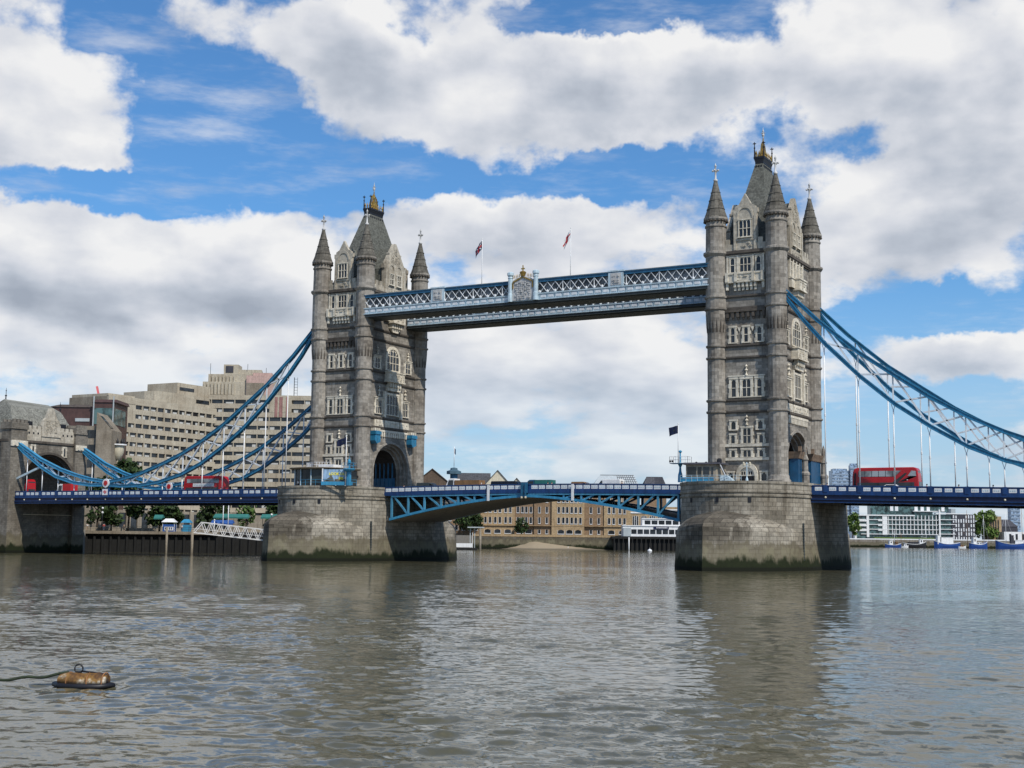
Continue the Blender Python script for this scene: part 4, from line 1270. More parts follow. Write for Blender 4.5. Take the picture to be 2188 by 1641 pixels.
def build_water():
    """one sheet with real waves: rows and columns are close together where the river is near the bank walk and open out beyond"""
    import numpy as np
    def axis(knots):
        v = []
        for (a, sa), (b, sb) in zip(knots, knots[1:]):
            x, n = a, 0
            while x < b-1e-6:
                v.append(x)
                t = (x-a)/(b-a)
                x += sa*(sb/sa)**t
        v.append(knots[-1][0])
        return np.array(v)
    X = axis([(-3500, 400), (-400, 30), (-140, 2.0), (-20, .9), (40, .40), (75, .17), (112, .17), (124, .5), (150, 2.5), (400, 60), (3500, 500)])
    Y = axis([(-600, 60), (-260, 8), (-216, .5), (-205, .11), (-185, .13), (-150, .35), (-80, 1.0), (20, 2.4), (300, 12), (5000, 500)])
    dx, dy = np.gradient(X), np.gradient(Y)
    sp = np.maximum(dx[None, :], dy[:, None])
    gx, gy = np.meshgrid(X, Y)
    r = np.random.RandomState(5)
    z = np.zeros_like(gx)
    gust = np.zeros_like(gx)
    for i in range(9):
        th = r.uniform(0, 2*np.pi)
        lam = r.uniform(9, 40)
        k = 2*np.pi/lam
        gust += np.sin(k*(gx*np.cos(th)+gy*np.sin(th))+r.uniform(0, 6.28))
    gust = np.clip(1.0+.30*gust/1.5, .45, 1.7)
    for i in range(110):
        lam = .36*(2.6/.36)**r.uniform(0, 1)
        th = -1.0+r.normal(0, .75)
        k = 2*np.pi/lam
        amp = .0023*lam**.75*r.uniform(.5, 1.3)
        ph = k*(gx*np.cos(th)+gy*np.sin(th))+r.uniform(0, 6.28)
        w = np.clip((lam/sp-2.6)/2.4, 0, 1)
        s1 = np.sin(ph)
        z += w*amp*(s1+.28*(s1*s1-.5)*2)
    z *= gust
    ny, nx = gx.shape
    co = np.empty((ny*nx, 3), dtype=np.float32)
    co[:, 0], co[:, 1], co[:, 2] = gx.ravel(), gy.ravel(), z.ravel()
    idx = np.arange(ny*nx).reshape(ny, nx)
    q = np.stack([idx[:-1, :-1], idx[:-1, 1:], idx[1:, 1:], idx[1:, :-1]], -1).reshape(-1, 4)
    me = bpy.data.meshes.new('river_water')
    me.vertices.add(ny*nx)
    me.vertices.foreach_set('co', co.ravel())
    nf = len(q)
    me.loops.add(nf*4)
    me.loops.foreach_set('vertex_index', q.ravel().astype(np.int32))
    me.polygons.add(nf)
    me.polygons.foreach_set('loop_start', np.arange(0, nf*4, 4, dtype=np.int32))
    me.polygons.foreach_set('use_smooth', np.ones(nf, dtype=bool))
    me.update(calc_edges=True)
    me.materials.append(water_mat())
    o = bpy.data.objects.new('river_water', me)
    COL.objects.link(o)
    tag(o, kind='structure')
build_water()
def sand_mat():
    m, N = new_mat('sand')
    p = N.n('ShaderNodeNewGeometry').outputs['Position']
    z = N.n('ShaderNodeSeparateXYZ', {0: p}).outputs[2]
    n = N.noise(p, 0.5, 5, 0.6)
    col = N.mix(n, (0.26, 0.205, 0.135, 1), (0.38, 0.31, 0.21, 1))
    col = N.mix(N.rng(z, 0.8, 0.2, 0, 0.8), col, (0.10, 0.085, 0.06, 1))
    finish(N, col, 0.9, 0.15, 0, n, 0.3, 0.1)
    return m
SHORE = [(-900, -500), (-136, -500), (-136, -9), (-133, 14), (-147, 22), (-142, 57), (-133, 84), (-131, 150), (-150, 205), (-166, 252), (-110, 283), (-98, 300), (-150, 420), (-200, 560), (-215, 700), (-175, 838), (-60, 900), (80, 960), (400, 1150), (1400, 1700), (3400, 2500), (3400, 4900), (-3400, 4900), (-3400, -500)]
l_ = MB()
l_.prism(SHORE, -3, 5.3)
l_.solo('river_bank', M['paving'], kind='structure')
# a far bank behind the camera side is never in view; the river bed closes the scene below
b_ = MB()
b_.add([(-3500, -600, -3.2), (3500, -600, -3.2), (3500, 5000, -3.2), (-3500, 5000, -3.2)], [(0, 1, 2, 3)])
b_.solo('river_bed', M['quay'], kind='structure')
# sand bank under the warehouse wall
s_ = MB()
n1, n2 = 40, 10
vs = []
ux, uy = 0.873, 0.487
for i in range(n1+1):
    for j in range(n2+1):
        u = -38+76*i/n1
        v = j/n2
        pk = max(0.0, 1-abs(u+8)/(14 if u < -8 else 34))
        hgt = (0.25+3.4*pk**1.5)*v**0.8*(1+.08*sin(u*1.7))
        vs.append((-138+ux*u+0.487*(1-v)*26, 268+uy*u-0.873*(1-v)*22, -0.3+hgt))
s_.add(vs, [(i*(n2+1)+j, (i+1)*(n2+1)+j, (i+1)*(n2+1)+j+1, i*(n2+1)+j+1) for i in range(n1) for j in range(n2)], 0, True)
s_.solo('foreshore', sand_mat(), kind='structure')
def wall_run(name, pts, z0, z1, mat, label, cat, th=0.5, cap=None):
    """free-standing face in front of the bank, following pts"""
    loc = (pts[0][0], pts[0][1], 0)
    mb = MB()
    for (ax, ay), (bx, by) in zip(pts, pts[1:]):
        L = sqrt((bx-ax)**2+(by-ay)**2)
        k = MB((ax, ay, 0), atan2(by-ay, bx-ax))
        k.box(-0.02, L+0.02, -th, 0.1, z0, z1)
        mb.add(k.v, k.f)
    if cap is None:
        return mb.solo(name, mat, label, cat, loc=loc)
    R = thing(name, label, cat, loc)
    mb.build('face', mat, R)
    mb = MB()
    for (ax, ay), (bx, by) in zip(pts, pts[1:]):
        L = sqrt((bx-ax)**2+(by-ay)**2)
        k = MB((ax, ay, 0), atan2(by-ay, bx-ax))
        k.box(0, L, -th-.15, 0.35, z1+.004, z1+0.9)
        mb.add(k.v, k.f)
    mb.build('coping', cap, R)
    return R
wall_run('quay_wall', [(-147, 22), (-142, 57), (-133, 84), (-131, 150)], -2, 5.2, M['black_timber'], 'black timber quay wall below the hotel terrace', 'quay', 0.6, M['hotel_dark'])
wall_run('river_wall', [(-166, 252), (-110, 283)], -2, 5.0, M['quay'], 'weedy river wall above the sand bank under the brick warehouse', 'river wall', 0.6, M['brick_pale'])
wall_run('wharf_wall', [(-178, 837), (-110, 873), (-60, 899)], -2, 6.0, M['wharf'], 'pale piled wharf wall below the white balconied apartments', 'river wall', 0.8, M['white'])
wall_run('wharf_wall', [(-60, 899), (80, 959)], -2, 5.0, M['black_timber'], 'dark wharf wall behind the barges at the far right', 'river wall', 0.8)

# ------------------------------------------------------------------ north bank tower of the bridge
def build_abutment():
    R = thing('abutment_tower', 'low stone gatehouse tower with slate roof where the bridge meets the bank', 'gatehouse', (-140, 0, 0))
    T = lambda u, d, z: (-131.0+d, u, z)
    TW = lambda u, d, z: (-141.0+u, -11.6-d, z)
    mb = MB()
    xf, xb = -131.0, -150.0
    a = [(-7.6, 12.2)]+[(-7.6*cos(pi*i/16), 15.5+7.1*sin(pi*i/16)) for i in range(17)]+[(7.6, 12.2)]
    for x, sg in ((xf, 1), (xb, -1)):
        for (u0, a0), (u1, a1) in zip(a, a[1:]):
            if abs(u1-u0) < 1e-6: continue
            f = [(x, u0, a0), (x, u1, a1), (x, u1, 25), (x, u0, 25)]
            mb.add(f if sg > 0 else f[::-1], [(0, 1, 2, 3)])
        for u0, u1, z0, z1 in ((-11.5, -7.6, -2, 25), (7.6, 11.5, -2, 25), (-11.5, 11.5, 25, 27.5), (-7.6, 7.6, -2, 12.2)):
            f = [(x, u0, z0), (x, u1, z0), (x, u1, z1), (x, u0, z1)]
            mb.add(f if sg > 0 else f[::-1], [(0, 1, 2, 3)])
    for y, sg in ((-11.5, -1), (11.5, 1)):
        f = [(xb, y, -2), (xf, y, -2), (xf, y, 27.5), (xb, y, 27.5)]
        mb.add(f if sg < 0 else f[::-1], [(0, 1, 2, 3)])
    n = len(a)
    mb.add([(xf, u, z) for u, z in a]+[(xb, u, z) for u, z in a], [(i, n+i, n+i+1, i+1) for i in range(n-1)])
    mb.box(xb+.1, xf-.1, -11.4, 11.4, 27.2, 27.5)
    mb.build('wall', M['ashlar_low'], R)
    r_ = MB()
    fring(r_, T, [(u*1.09, z+(0.5 if z > 12.3 else 0)) for u, z in a], a, -0.02, 0.3)
    b_ = [(u*0.93, z-(0.4 if z > 12.3 else 0)) for u, z in a]
    fring(r_, T, a, b_, -1.2, -0.6)
    r_.build('road_arch', M['mould'], R)
    c = MB()
    fbox(c, T, -7.2, 7.2, -.05, .3, 25.0, 25.5)
    fbox(c, TW, -9, 10, -.05, .3, 25.0, 25.5)
    c.build('string_course', M['mould'], R)
    # corner turrets
    for y, w in ((-9.6, 2.2), (8.6, 1.5)):
        t = MB()
        t.box(-133.4, -130.2, y-w, y+w, -2, 27.8)
        t.box(-133.7, -129.95, y-w-.25, y+w+.25, 27.8, 28.3)
        t.box(-133.6, -130.0, y-w-.15, y+w+.15, 28.3, 29.3)
        k = 4
        for i in range(k):
            yy = y-w+(i+.5)*2*w/k
            t.box(-130.5, -130.0, yy-.35, yy+.35, 29.3, 30.0)
            t.box(-133.6, -133.1, yy-.35, yy+.35, 29.3, 30.0)
        t.build('corner_turret', M['ashlar_low'], R)
        k = MB()
        k.box(-130.2, -129.9, y-w-.1, y+w+.1, 23.9, 25.2)
        for e in (-1, 0, 1): k.box(-130.2, -129.75, y+e*w*.6-.3, y+e*w*.6+.3, 24.1, 25.0)
        k.build('chain_socket', M['trim'], R)
    for sg in (-1, 1):
        p = MB()
        fbox(p, T, *sorted((sg*2.8, sg*7.2)), -.4, .15, 25.5, 28.2)
        for i in range(3): fbox(p, T, sg*(3.4+i*1.4)-.45, sg*(3.4+i*1.4)+.45, -.4, .15, 28.2, 28.9)
        po = p.build('parapet', M['gable'], R)
    q = MB()
    for sg in (-1, 1):
        for i in range(3): fpoly(q, T, [(sg*(3.7+i*1.3)-.22, 27.0), (sg*(3.7+i*1.3)+.22, 27.0), (sg*(3.7+i*1.3)+.22, 27.45), (sg*(3.7+i*1.3)-.22, 27.45)], .1, .17)
    q.build('parapet_hole', M['black'], po)
    p = MB()
    for i in range(7): fbox(p, TW, -9+i*2.6, -7.6+i*2.6, -.4, .15, 27.5, 28.4)
    fbox(p, TW, -9.2, 8, -.4, .12, 25.5, 27.6)
    p.build('parapet', M['gable'], R)
    g = MB()
    fpoly(g, T, [(-2.7, 25.5), (2.7, 25.5), (2.7, 29.2), (2.2, 30.4), (1.5, 31.0), (.5, 33.3), (-.5, 33.3), (-1.5, 31.0), (-2.2, 30.4), (-2.7, 29.2)], -.6, .3)
    relief(g, T, -1.7, 1.7, 27.6, 30.6, .28, 3)
    fbox(g, T, -2.8, 2.8, .2, .5, 26.6, 27.0)
    g.build('gable', M['gable'], R)
    for u in (-4.9, 4.4):
        window(R, T, u, 22.3, 24.3, 0.28, 0.35, 1, 0)
    rf = MB()
    e0 = [(-133.5, -9), (-133.5, 9), (-148, 9), (-148, -9)]
    v = [(-132.6, -9.5, 27.4), (-132.6, 9.5, 27.4), (-148, 9.5, 27.4), (-148, -9.5, 27.4), (-136.6, -7.0, 33.6), (-136.6, 8.0, 33.2), (-143, 8.0, 33.2), (-143, -7.0, 33.6), (-139.8, -6.2, 35.3), (-139.8, 6.9, 35.0)]
    rf.add(v, [(0, 1, 5, 4), (1, 2, 6, 5), (2, 3, 7, 6), (3, 0, 4, 7), (4, 5, 9, 8), (6, 7, 8, 9), (5, 6, 9), (7, 4, 8)])
    ro = rf.build('roof', M['slate_pale'], R)
    for y in (-5.6, 9.4):
        f = MB()
        z = 35.0 if y < 0 else 33.0
        if y > 0: f.lathe(-138.5, y, [(1.0, 28), (1.0, 31.5), (0.5, 32.5), (.3, 33.2)], 8)
        x = -140 if y < 0 else -138.5
        f.lathe(x, y, [(.35, z-.6), (.28, z), (.14, z+.3), (.12, z+1), (.3, z+1.15), (.08, z+1.4), (.06, z+2.2), (.16, z+2.3), (.05, z+2.5), (.03, z+3.0)], 8)
        f.build('finial', M['black'], ro)
    for y in (-5.0, 5.0):
        d = MB()
        d.box(-134.6, -132.4, y-.9, y+.9, 28.0, 30.0)
        d.build('dormer', M['black'], ro)
    # stone ledge across the wall below the deck and the pipe along it
    k = MB()
    k.box(-131.2, -130.7, -7.2, 7.4, 8.6, 8.75)
    k.build('ledge', M['cream'], R)
    return R
M['ashlar_low'] = masonry('gatehouse_ashlar', (0.215, 0.195, 0.165), 0.95, 0.42, 0.18, 0.62, 0.022, 0.7, True, (0.52, 0.49, 0.46), 0.6)
M['slate_pale'] = tiled('gatehouse_slate', (0.21, 0.21, 0.185))
build_abutment()
s_ = MB()
s_.bar((-130.9, -9.6, 16.4), (-122.0, -9.6, 19.4), 0.45, 0.45)
s_.solo('anchor_strut', M['pale_blue'], 'pale blue slanted strut beside the gatehouse arch', 'strut', loc=(-130.9, -9.6, 16.4))

# ------------------------------------------------------------------ hotel
def spread(root, items, name, mats, lim=100):
    """first `lim` (the ones that show largest) as parts, the rest as one stuff part"""
    for it in items[:lim]:
        mb = MB()
        it(mb)
        mb.build(name, mats, root)
    if len(items) > lim:
        mb = MB()
        for it in items[lim:]: it(mb)
        o = mb.build(name, mats, root)
        o['kind'] = 'stuff'
def build_hotel():
    R = thing('riverside_hotel', 'long stepped concrete hotel with rows of windows behind the left suspension chains', 'hotel', (-175, 106, 5.3))
    r = random.Random(3)
    A = dict(o=(-175, 52, 0), ang=pi/2)           # wing facing the river, u = distance along +y
    B = dict(o=(-174.6, 106.3, 0), ang=0.509)     # wing turned across the view
    def L(w): return MB(w['o'], w['ang'])
    m = L(A)
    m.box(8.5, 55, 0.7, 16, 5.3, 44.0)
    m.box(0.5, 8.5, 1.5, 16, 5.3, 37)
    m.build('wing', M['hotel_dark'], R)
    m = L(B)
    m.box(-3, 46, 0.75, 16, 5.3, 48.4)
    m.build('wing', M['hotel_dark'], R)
    wins = []
    def win(w, c, z, hw, hh, curtain):
        def f(mb):
            mb.o, mb.c, mb.s = w['o'], cos(w['ang']), sin(w['ang'])
            mb.box(c-hw, c+hw, 0.36, 0.66, z-hh, z+hh, 0)
            if curtain == 1: mb.box(c-hw+.1, c-hw*.1, 0.30, 0.37, z-hh+.05, z+hh*.6, 1)
            if curtain == 2: mb.box(c+hw*.2, c+hw-.1, 0.30, 0.37, z-hh+.05, z+hh*.3, 1)
            if curtain == 3: mb.box(c-hw*.6, c+hw*.8, 0.30, 0.37, z-hh+.05, z-hh*.2, 1)
        return f
    for k in range(13):
        z = 41.65-2.75*k
        u0 = 19.0 if k < 2 else (7.0 if k == 2 else 11.0)
        sp = L(A)
        sp.box(u0 if k else 8.5, 55, 0, 0.72, z+0.62, z+2.13 if k else 44.3)
        if u0 > 8.6: sp.box(8.5, u0, 0.0, 0.72, z-0.62, z+2.13-(0 if k else 1.4))
        n = int((55-u0)/3.05)
        for i in range(n+1):
            u = u0+3.05*i
            sp.box(u-.22, u+.22, 0.02, 0.70, z-.62, z+.62)
        sp.build('spandrel', M['hotel'], R)
        for i in range(n): wins.append((z if z > 18 else 0, win(A, u0+3.05*(i+.5), z, 1.28, .62, r.choice((0, 0, 1, 2, 3)))))
    for k in range(15):
        z = 46.6-2.75*k
        sp = L(B)
        top = 48.7 if k == 0 else z+2.13
        sp.box(-3, 46, 0, 0.76, z+0.62, top)
        u1 = 46
        for i in range(13):
            u = -2+3.7*i
            if z > 42 and 16 < u < 24: continue
            sp.box(u-.13, u+.13, 0.02, 0.74, z-.62, z+.62)
        if z > 42: sp.box(16.5, 23.5, -0.05, 0.74, z-.62, z+2.13)
        sp.build('spandrel', M['hotel'], R)
        for i in range(12):
            u = -2+3.7*(i+.5)
            if z > 42 and 16 < u < 24: continue
            wins.append((z if z > 18 and u < 33 else 0, win(B, u, z, 1.68, .62, r.choice((0, 0, 1, 2, 3)))))
    wins.sort(key=lambda t: -t[0])
    spread(R, [w for _, w in wins], 'window', [M['glass'], M['curtain']])
    # stepped upper storeys
    m = L(A)
    m.prism([(29.5, 3), (30.5, 1.5), (46, 1.5), (46, 15), (29, 15), (28.6, 6)], 44.0, 47.6)
    m.box(33.5, 34.6, 1.4, 1.5, 44.6, 47.0)
    m.box(44, 57, 2.0, 16, 44.0, 47.62)
    m.box(47, 53, 1.95, 2.1, 45.4, 46.6, 1)
    m.build('upper_storey', [M['hotel'], M['glass']], R)
    m = L(A)
    m.prism([(8.5, .5), (19, .3), (19, 15), (8.5, 15)], 44.0, 44.8)
    m.build('roof_edge', M['hotel'], R)
    m = L(A)
    m.box(40, 55, 3.5, 16, 47.6, 51.3)
    m.box(41, 47.5, 3.4, 3.6, 49.0, 50.0, 1)
    m.build('upper_storey', [M['hotel'], M['glass']], R)
    m = L(B)
    m.prism([(-6, 4.5), (17.5, 4.0), (17.5, 16), (-6, 16)], 48.4, 53.4)
    m.prism([(-4.5, 5.5), (16.5, 5.0), (16.5, 15), (-4.5, 15)], 53.4, 56.0)
    m.prism([(4.8, 6.5), (12.5, 6.5), (11.5, 14), (5.0, 14)], 56.0, 57.6)
    m.build('upper_storey', M['hotel'], R)
    m = L(B)
    m.box(0.3, 5.0, 6, 12, 56.0, 59.2)
    mo = m.build('roof_tower', M['hotel'], R)
    g = L(B)
    g.box(1.0, 3.4, 5.8, 6.1, 56.6, 58.7)
    g.build('louvre', M['darkroof'], mo)
    m = L(B)
    for i in range(9): m.box(-5.6+i*1.15, -4.9+i*1.15, 3.9, 4.6, 49.2, 53.0)
    for i in range(8): m.box(-4.3+i*1.15, -3.7+i*1.15, 4.9, 5.6, 53.4, 55.4)
    m.build('rib_panel', M['hotel'], R)
    m = L(B)
    m.box(8.2, 16.9, 3.4, 4.6, 48.8, 55.4)
    m.box(10.0, 16.2, 4.4, 5.4, 55.0, 56.4)
    mo = m.build('pink_panel', M['pink'], R)
    m = L(B)
    m.box(8.3, 14.0, 3.3, 3.45, 49.0, 53.0)
    m.build('ribbed_panel', M['hotel_dark'], mo)
    m = L(B)
    for u, w in ((18.6, .9), (20.1, 1.1), (22.0, .5)): m.box(u-w/2, u+w/2, -0.12, 0.1, 41.8, 48.2)
    m.build('rust_panel', M['pinkdark'], R)
    m = L(B)
    m.box(23.4, 23.6, 4, 4.2, 48.4, 55)
    m.box(24.5, 24.6, 4, 4.1, 48.4, 55)
    for i in range(7): m.box(23.5, 24.6, 4.05, 4.12, 49+i*.9, 49.1+i*.9)
    for u, z0, z1 in ((-4, 56, 59.5), (8, 57.6, 59.4), (14, 56, 58.2)): m.box(u-.06, u+.06, 6, 6.1, z0, z1)
    m.build('roof_ladder', M['steel_dark'], R)
    # podium at the foot
    m = L(A)
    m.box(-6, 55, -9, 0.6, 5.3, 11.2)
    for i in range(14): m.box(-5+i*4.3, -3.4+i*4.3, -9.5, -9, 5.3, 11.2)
    m.build('podium', M['hotel_dark'], R)  # darker concrete puts the dimness under the deck into the podium's colour
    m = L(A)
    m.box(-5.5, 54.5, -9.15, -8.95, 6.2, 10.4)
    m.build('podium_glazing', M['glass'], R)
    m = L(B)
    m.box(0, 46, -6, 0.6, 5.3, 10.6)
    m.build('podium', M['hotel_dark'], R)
    return R
build_hotel()
def build_lower_block():
    ang = 0.509
    R = thing('lower_block', 'lower concrete block with slanted rooflight in front of the hotel', 'building', (-169.2, 40.4, 5.3))
    m = MB((-169.2, 40.4, 0), ang)
    m.box(-2.5, 8.2, 0, 8, 5.3, 33.6)
    m.box(8.2, 12.4, -1.5, 8, 5.3, 32.4)
    m.add([(8.2, -1.5, 32.4), (12.4, -1.5, 32.4), (12.4, 8, 32.4), (8.2, 8, 32.4), (8.2, -1.5, 37.2), (8.2, 8, 37.2)], [(0, 1, 4), (1, 2, 5, 4), (2, 3, 5), (3, 0, 4, 5)])
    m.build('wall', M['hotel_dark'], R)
    g = MB((-169.2, 40.4, 0), ang)
    g.add([(9.0, -1.3, 36.35), (12.1, -1.3, 32.95), (12.1, 1.2, 32.95), (9.0, 1.2, 36.35)], [(0, 1, 2, 3)])
    g.build('rooflight', M['glass'], R)
    for z in (31.4, 27.4, 23.4, 19.4):
        g = MB((-169.2, 40.4, 0), ang)
        g.box(-2.3, 8.0, -0.06, 0.1, z-1.1, z+1.1)
        for i in range(7): g.box(-2.2+i*1.6, -2.0+i*1.6, -.1, 0, z-1.1, z+1.1, 1)
        g.build('window_band', [M['glass'], M['steel_dark']], R)
build_lower_block()
def build_office():
    ang = 0.509
    o = (-180.9, 45.3, 0)
    R = thing('office_block', 'dark red brown office block with glass corner left of the hotel', 'office', (o[0], o[1], 5.3))
    m = MB(o, ang)
    m.box(-1, 11.6, 0, 12, 5.3, 39.6)
    m.box(-24, -1, 2, 12, 5.3, 37.8)
    m.box(11.6, 17.6, -1.5, 12, 5.3, 40.9)
    m.build('wall', M['brown'], R)
    m = MB(o, ang)
    m.prism([(11.4, -1.8), (18.2, -1.8), (18.2, 12), (11.4, 12)], 40.9, 41.8, 0, [(12.4, -.5), (18, -.5), (18, 11), (12.4, 11)])
    m.build('roof', M['brown'], R)
    m = MB(o, ang)
    m.prism([(-1.3, -.3), (11.4, -.3), (11.4, 12), (-1.3, 12)], 39.6, 40.6, 0, [(1, 3), (9, 3), (9, 10), (1, 10)])
    m.prism([(-24, 1.7), (-1.3, 1.7), (-1.3, 12), (-24, 12)], 37.8, 39.4, 0, [(-23, 5), (-3, 5), (-3, 10), (-23, 10)])
    m.build('low_roof', M['tilebrown'], R)
    m = MB(o, ang)
    m.box(12.2, 17.7, -1.62, 10, 34.8, 39.3)
    m.build('window_band', M['greenglass'], R)
    m = MB(o, ang)
    for x in (12.0, 17.5): m.box(x-.15, x+.15, -1.8, -1.5, 30, 42.6)
    m.box(6.5, 10.5, -0.2, 0.1, 35.6, 36.5)
    m.build('mullion', M['zinc'], R)
build_office()
m = MB()
m.bar((-336.4, 210, 69.3), (-334.6, 211, 61), .9, .8)
m.bar((-334.6, 211, 61.5), (-334.6, 211, 5.3), .9, .9)
m.solo('crane_jib', M['orange_red'], 'red crane jib tip above the roofs beside the gatehouse', 'crane', loc=(-334.6, 211, 5.3))
def build_lantern():
    R = thing('rooftop_lantern', 'cream bowl lantern under a flat white disc left of the hotel windows', 'lantern', (-160, 50, 5.3))
    m = MB()
    m.tube([(-160, 50, 5.3), (-160, 50, 25.3)], .35, 8)
    m.build('post', M['hotel_dark'], R)
    m = MB()
    m.lathe(-160, 50, [(.3, 24.6), (1.0, 25.2), (1.6, 26.6), (1.75, 28.2), (1.75, 28.6)], 14, 0, True)
    m.build('bowl', M['cream'], R)
    m = MB()
    m.lathe(-160, 50, [(2.3, 28.6), (2.3, 28.95)], 16)
    m.build('disc', M['white'], R)
    m = MB()
    for i in range(7): m.lathe(-160+1.6*cos(i*.9), 50+1.6*sin(i*.9), [(.3, 28.95), (.35, 29.6), (.05, 30.6+.3*(i % 2))], 6)
    m.build('plant_pots', M['black'], R)
build_lantern()

# ------------------------------------------------------------------ warehouses seen under and over the opening span
WANG = 0.509
WO = (-168.92, 219.48, 0)         # frame across the view; u metres to the right
def WF(): return MB(WO, WANG)
def WB():
    """frame of the row of roofs that stands well behind the river front, built a quarter larger"""
    m = MB((-239.85, 329.7, 0), WANG)
    m.k = 1.25
    return m
def wbpt(u, v): return (-239.85+1.25*(cos(WANG)*u-sin(WANG)*v), 329.7+1.25*(sin(WANG)*u+cos(WANG)*v))
def wpt(u, v): return (WO[0]+cos(WANG)*u-sin(WANG)*v, WO[1]+sin(WANG)*u+cos(WANG)*v)
def bwin(root, fr, u, z0, z1, w, v=0.0, arched=False, lights=1, frame=None):
    """window with white sill and surround; pane as sub-part"""
    m = fr()
    m.box(u-w/2-.14, u+w/2+.14, v-.16, v+.05, z0-.24, z0-.03)
    m.box(u-w/2-.1, u-w/2, v-.08, v+.05, z0, z1)
    m.box(u+w/2, u+w/2+.1, v-.08, v+.05, z0, z1)
    for i in range(1, lights): m.box(u-w/2+w*i/lights-.09, u-w/2+w*i/lights+.09, v-.1, v+.05, z0, z1)
    o = m.build('window', frame or M['white'], root)
    m = fr()
    if arched:
        n = 8
        m.slab([(u-w/2, z0), (u+w/2, z0)]+[(u+w/2*cos(pi*i/n), z1-w*.3+w*.3*sin(pi*i/n)) for i in range(n+1)], 'y', v-.04, v+.1)
    else: m.box(u-w/2, u+w/2, v-.04, v+.1, z0, z1)
    m.build('pane', M['glass'], o)
def build_warehouse():
    p = wpt(22, 45)
    R = thing('brick_warehouse', 'five storey pale brick warehouse with white sills framed under the opening span', 'warehouse', (p[0], p[1], 5.3))
    fr = lambda: MB((wpt(21, 42)[0], wpt(21, 42)[1], 0), WANG)
    # bays: start, end, depth (forward is negative), brick, window centres, pairs
    bays = [(0, 14.2, 0, 'brick_pale', (3.0, 7.1, 11.4), 2), (14.2, 22.3, 1.2, 'brick_mid', (16.5, 20), 2), (22.3, 29.6, .4, 'brick_mid', (24.5, 27.6), 1), (29.6, 43.2, -.5, 'brick_pale', (33.5, 37, 40.6), 2),
            (43.2, 51.4, .6, 'brick_mid', (46, 49.3), 1), (51.4, 62.5, 0, 'brick_pale', (54.5, 59), 2)]
    for a, b, v, br, cs, k in bays:
        m = fr()
        m.box(a, b, v, 14, 5.3, 23.6)
        m.build('wall', M[br], R)
        for zf in (10.6, 15.0, 19.4):
            for c in cs:
                if k == 2:
                    for e in (-.95, .95): bwin(R, fr, c+e, zf, zf+2.5, 1.0, v-.02, True, 1)
                else: bwin(R, fr, c, zf, zf+2.5, .9, v-.02, True)
        for c in cs: bwin(R, fr, c, 6.4, 8.0, 2.6 if k == 2 else 1.0, v-.02, True)
    m = fr()
    for z in (9.6,): m.box(0, 62.5, -.62, 14, z-.1, z+.1)
    m.build('string_course', M['brick_pale'], R)
    return R
build_warehouse()
M['brick_dark'] = masonry('dark_brick', (0.13, 0.095, 0.07), 0.5, 0.16, 0.2, 0.8, 0.012, 0.4, False, (0.6, 0.55, 0.5), 0.5, 0.1)
def gabled(name, label, u0, u1, v0, v1, ze, zr, wall, roof, along='u', ov=.4, win=True):
    """gabled house in the cross-view frame: ridge along u or along v"""
    p = wbpt((u0+u1)/2, v0)
    R = thing(name, label, 'building', (p[0], p[1], 5.3))
    m = WB()
    m.box(u0, u1, v0, v1, 5.3, ze)
    um, vm = (u0+u1)/2, (v0+v1)/2
    if along == 'v': m.add([(u0, v0, ze), (u1, v0, ze), (um, v0, zr), (u0, v1, ze), (u1, v1, ze), (um, v1, zr)], [(0, 1, 2), (5, 4, 3)])
    else: m.add([(u0, v0, ze), (u0, v1, ze), (u0, vm, zr), (u1, v0, ze), (u1, v1, ze), (u1, vm, zr)], [(2, 1, 0), (3, 4, 5)])
    m.build('wall', wall, R)
    r = WB()
    t = .3
    if along == 'v':
        s = (zr-ze)/(um-u0)
        for sg, a in ((-1, u0-ov), (1, u1+ov)):
            za = zr-s*abs(um-a)
            q = [(a, v0-ov, za), (um, v0-ov, zr), (um, v1+ov, zr), (a, v1+ov, za)]
            q2 = [(x, y, z+t) for x, y, z in q]
            r.add(q+q2, [(0, 1, 2, 3), (7, 6, 5, 4), (0, 4, 5, 1), (1, 5, 6, 2), (2, 6, 7, 3), (3, 7, 4, 0)])
    else:
        s = (zr-ze)/(vm-v0)
        for a in (v0-ov, v1+ov):
            za = zr-s*abs(vm-a)
            q = [(u0-ov, a, za), (u1+ov, a, za), (u1+ov, vm, zr), (u0-ov, vm, zr)]
            q2 = [(x, y, z+t) for x, y, z in q]
            r.add(q+q2, [(0, 1, 2, 3), (7, 6, 5, 4), (0, 4, 5, 1), (1, 5, 6, 2), (2, 6, 7, 3), (3, 7, 4, 0)])
    r.build('roof', roof, R)
    if win and ze > 10:
        for i in range(max(1, int((u1-u0)/4))):
            u = u0+2+4*i
            if u > u1-1: break
            for z in (ze-3.2, ze-6.6):
                if z > 6: bwin(R, WB, u, z, z+1.9, 1.1, v0-.03)
    return R
gabled('gabled_house', 'brown gabled building showing above the deck next to the farther tower', -4, 10, 0, 16, 25.0, 30.6, M['brick_dark'], M['tilebrown'], 'v')
gabled('gabled_house', 'long grey roofed building above the deck between brown gable and cream gable', 10, 25, 4, 15, 25.5, 29.4, M['brick_red'], M['tilegrey'], 'u')
R_ = gabled('gabled_house', 'cream gabled house with dark roof showing above the deck', 23.5, 33.0, 2, 18, 25.2, 30.4, M['cream'], M['tilegrey'], 'v')
gabled('gabled_house', 'low grey roofed house right of the cream gable above the deck', 33.4, 38, 6, 20, 25.0, 27.6, M['cream'], M['tilegrey'], 'v')

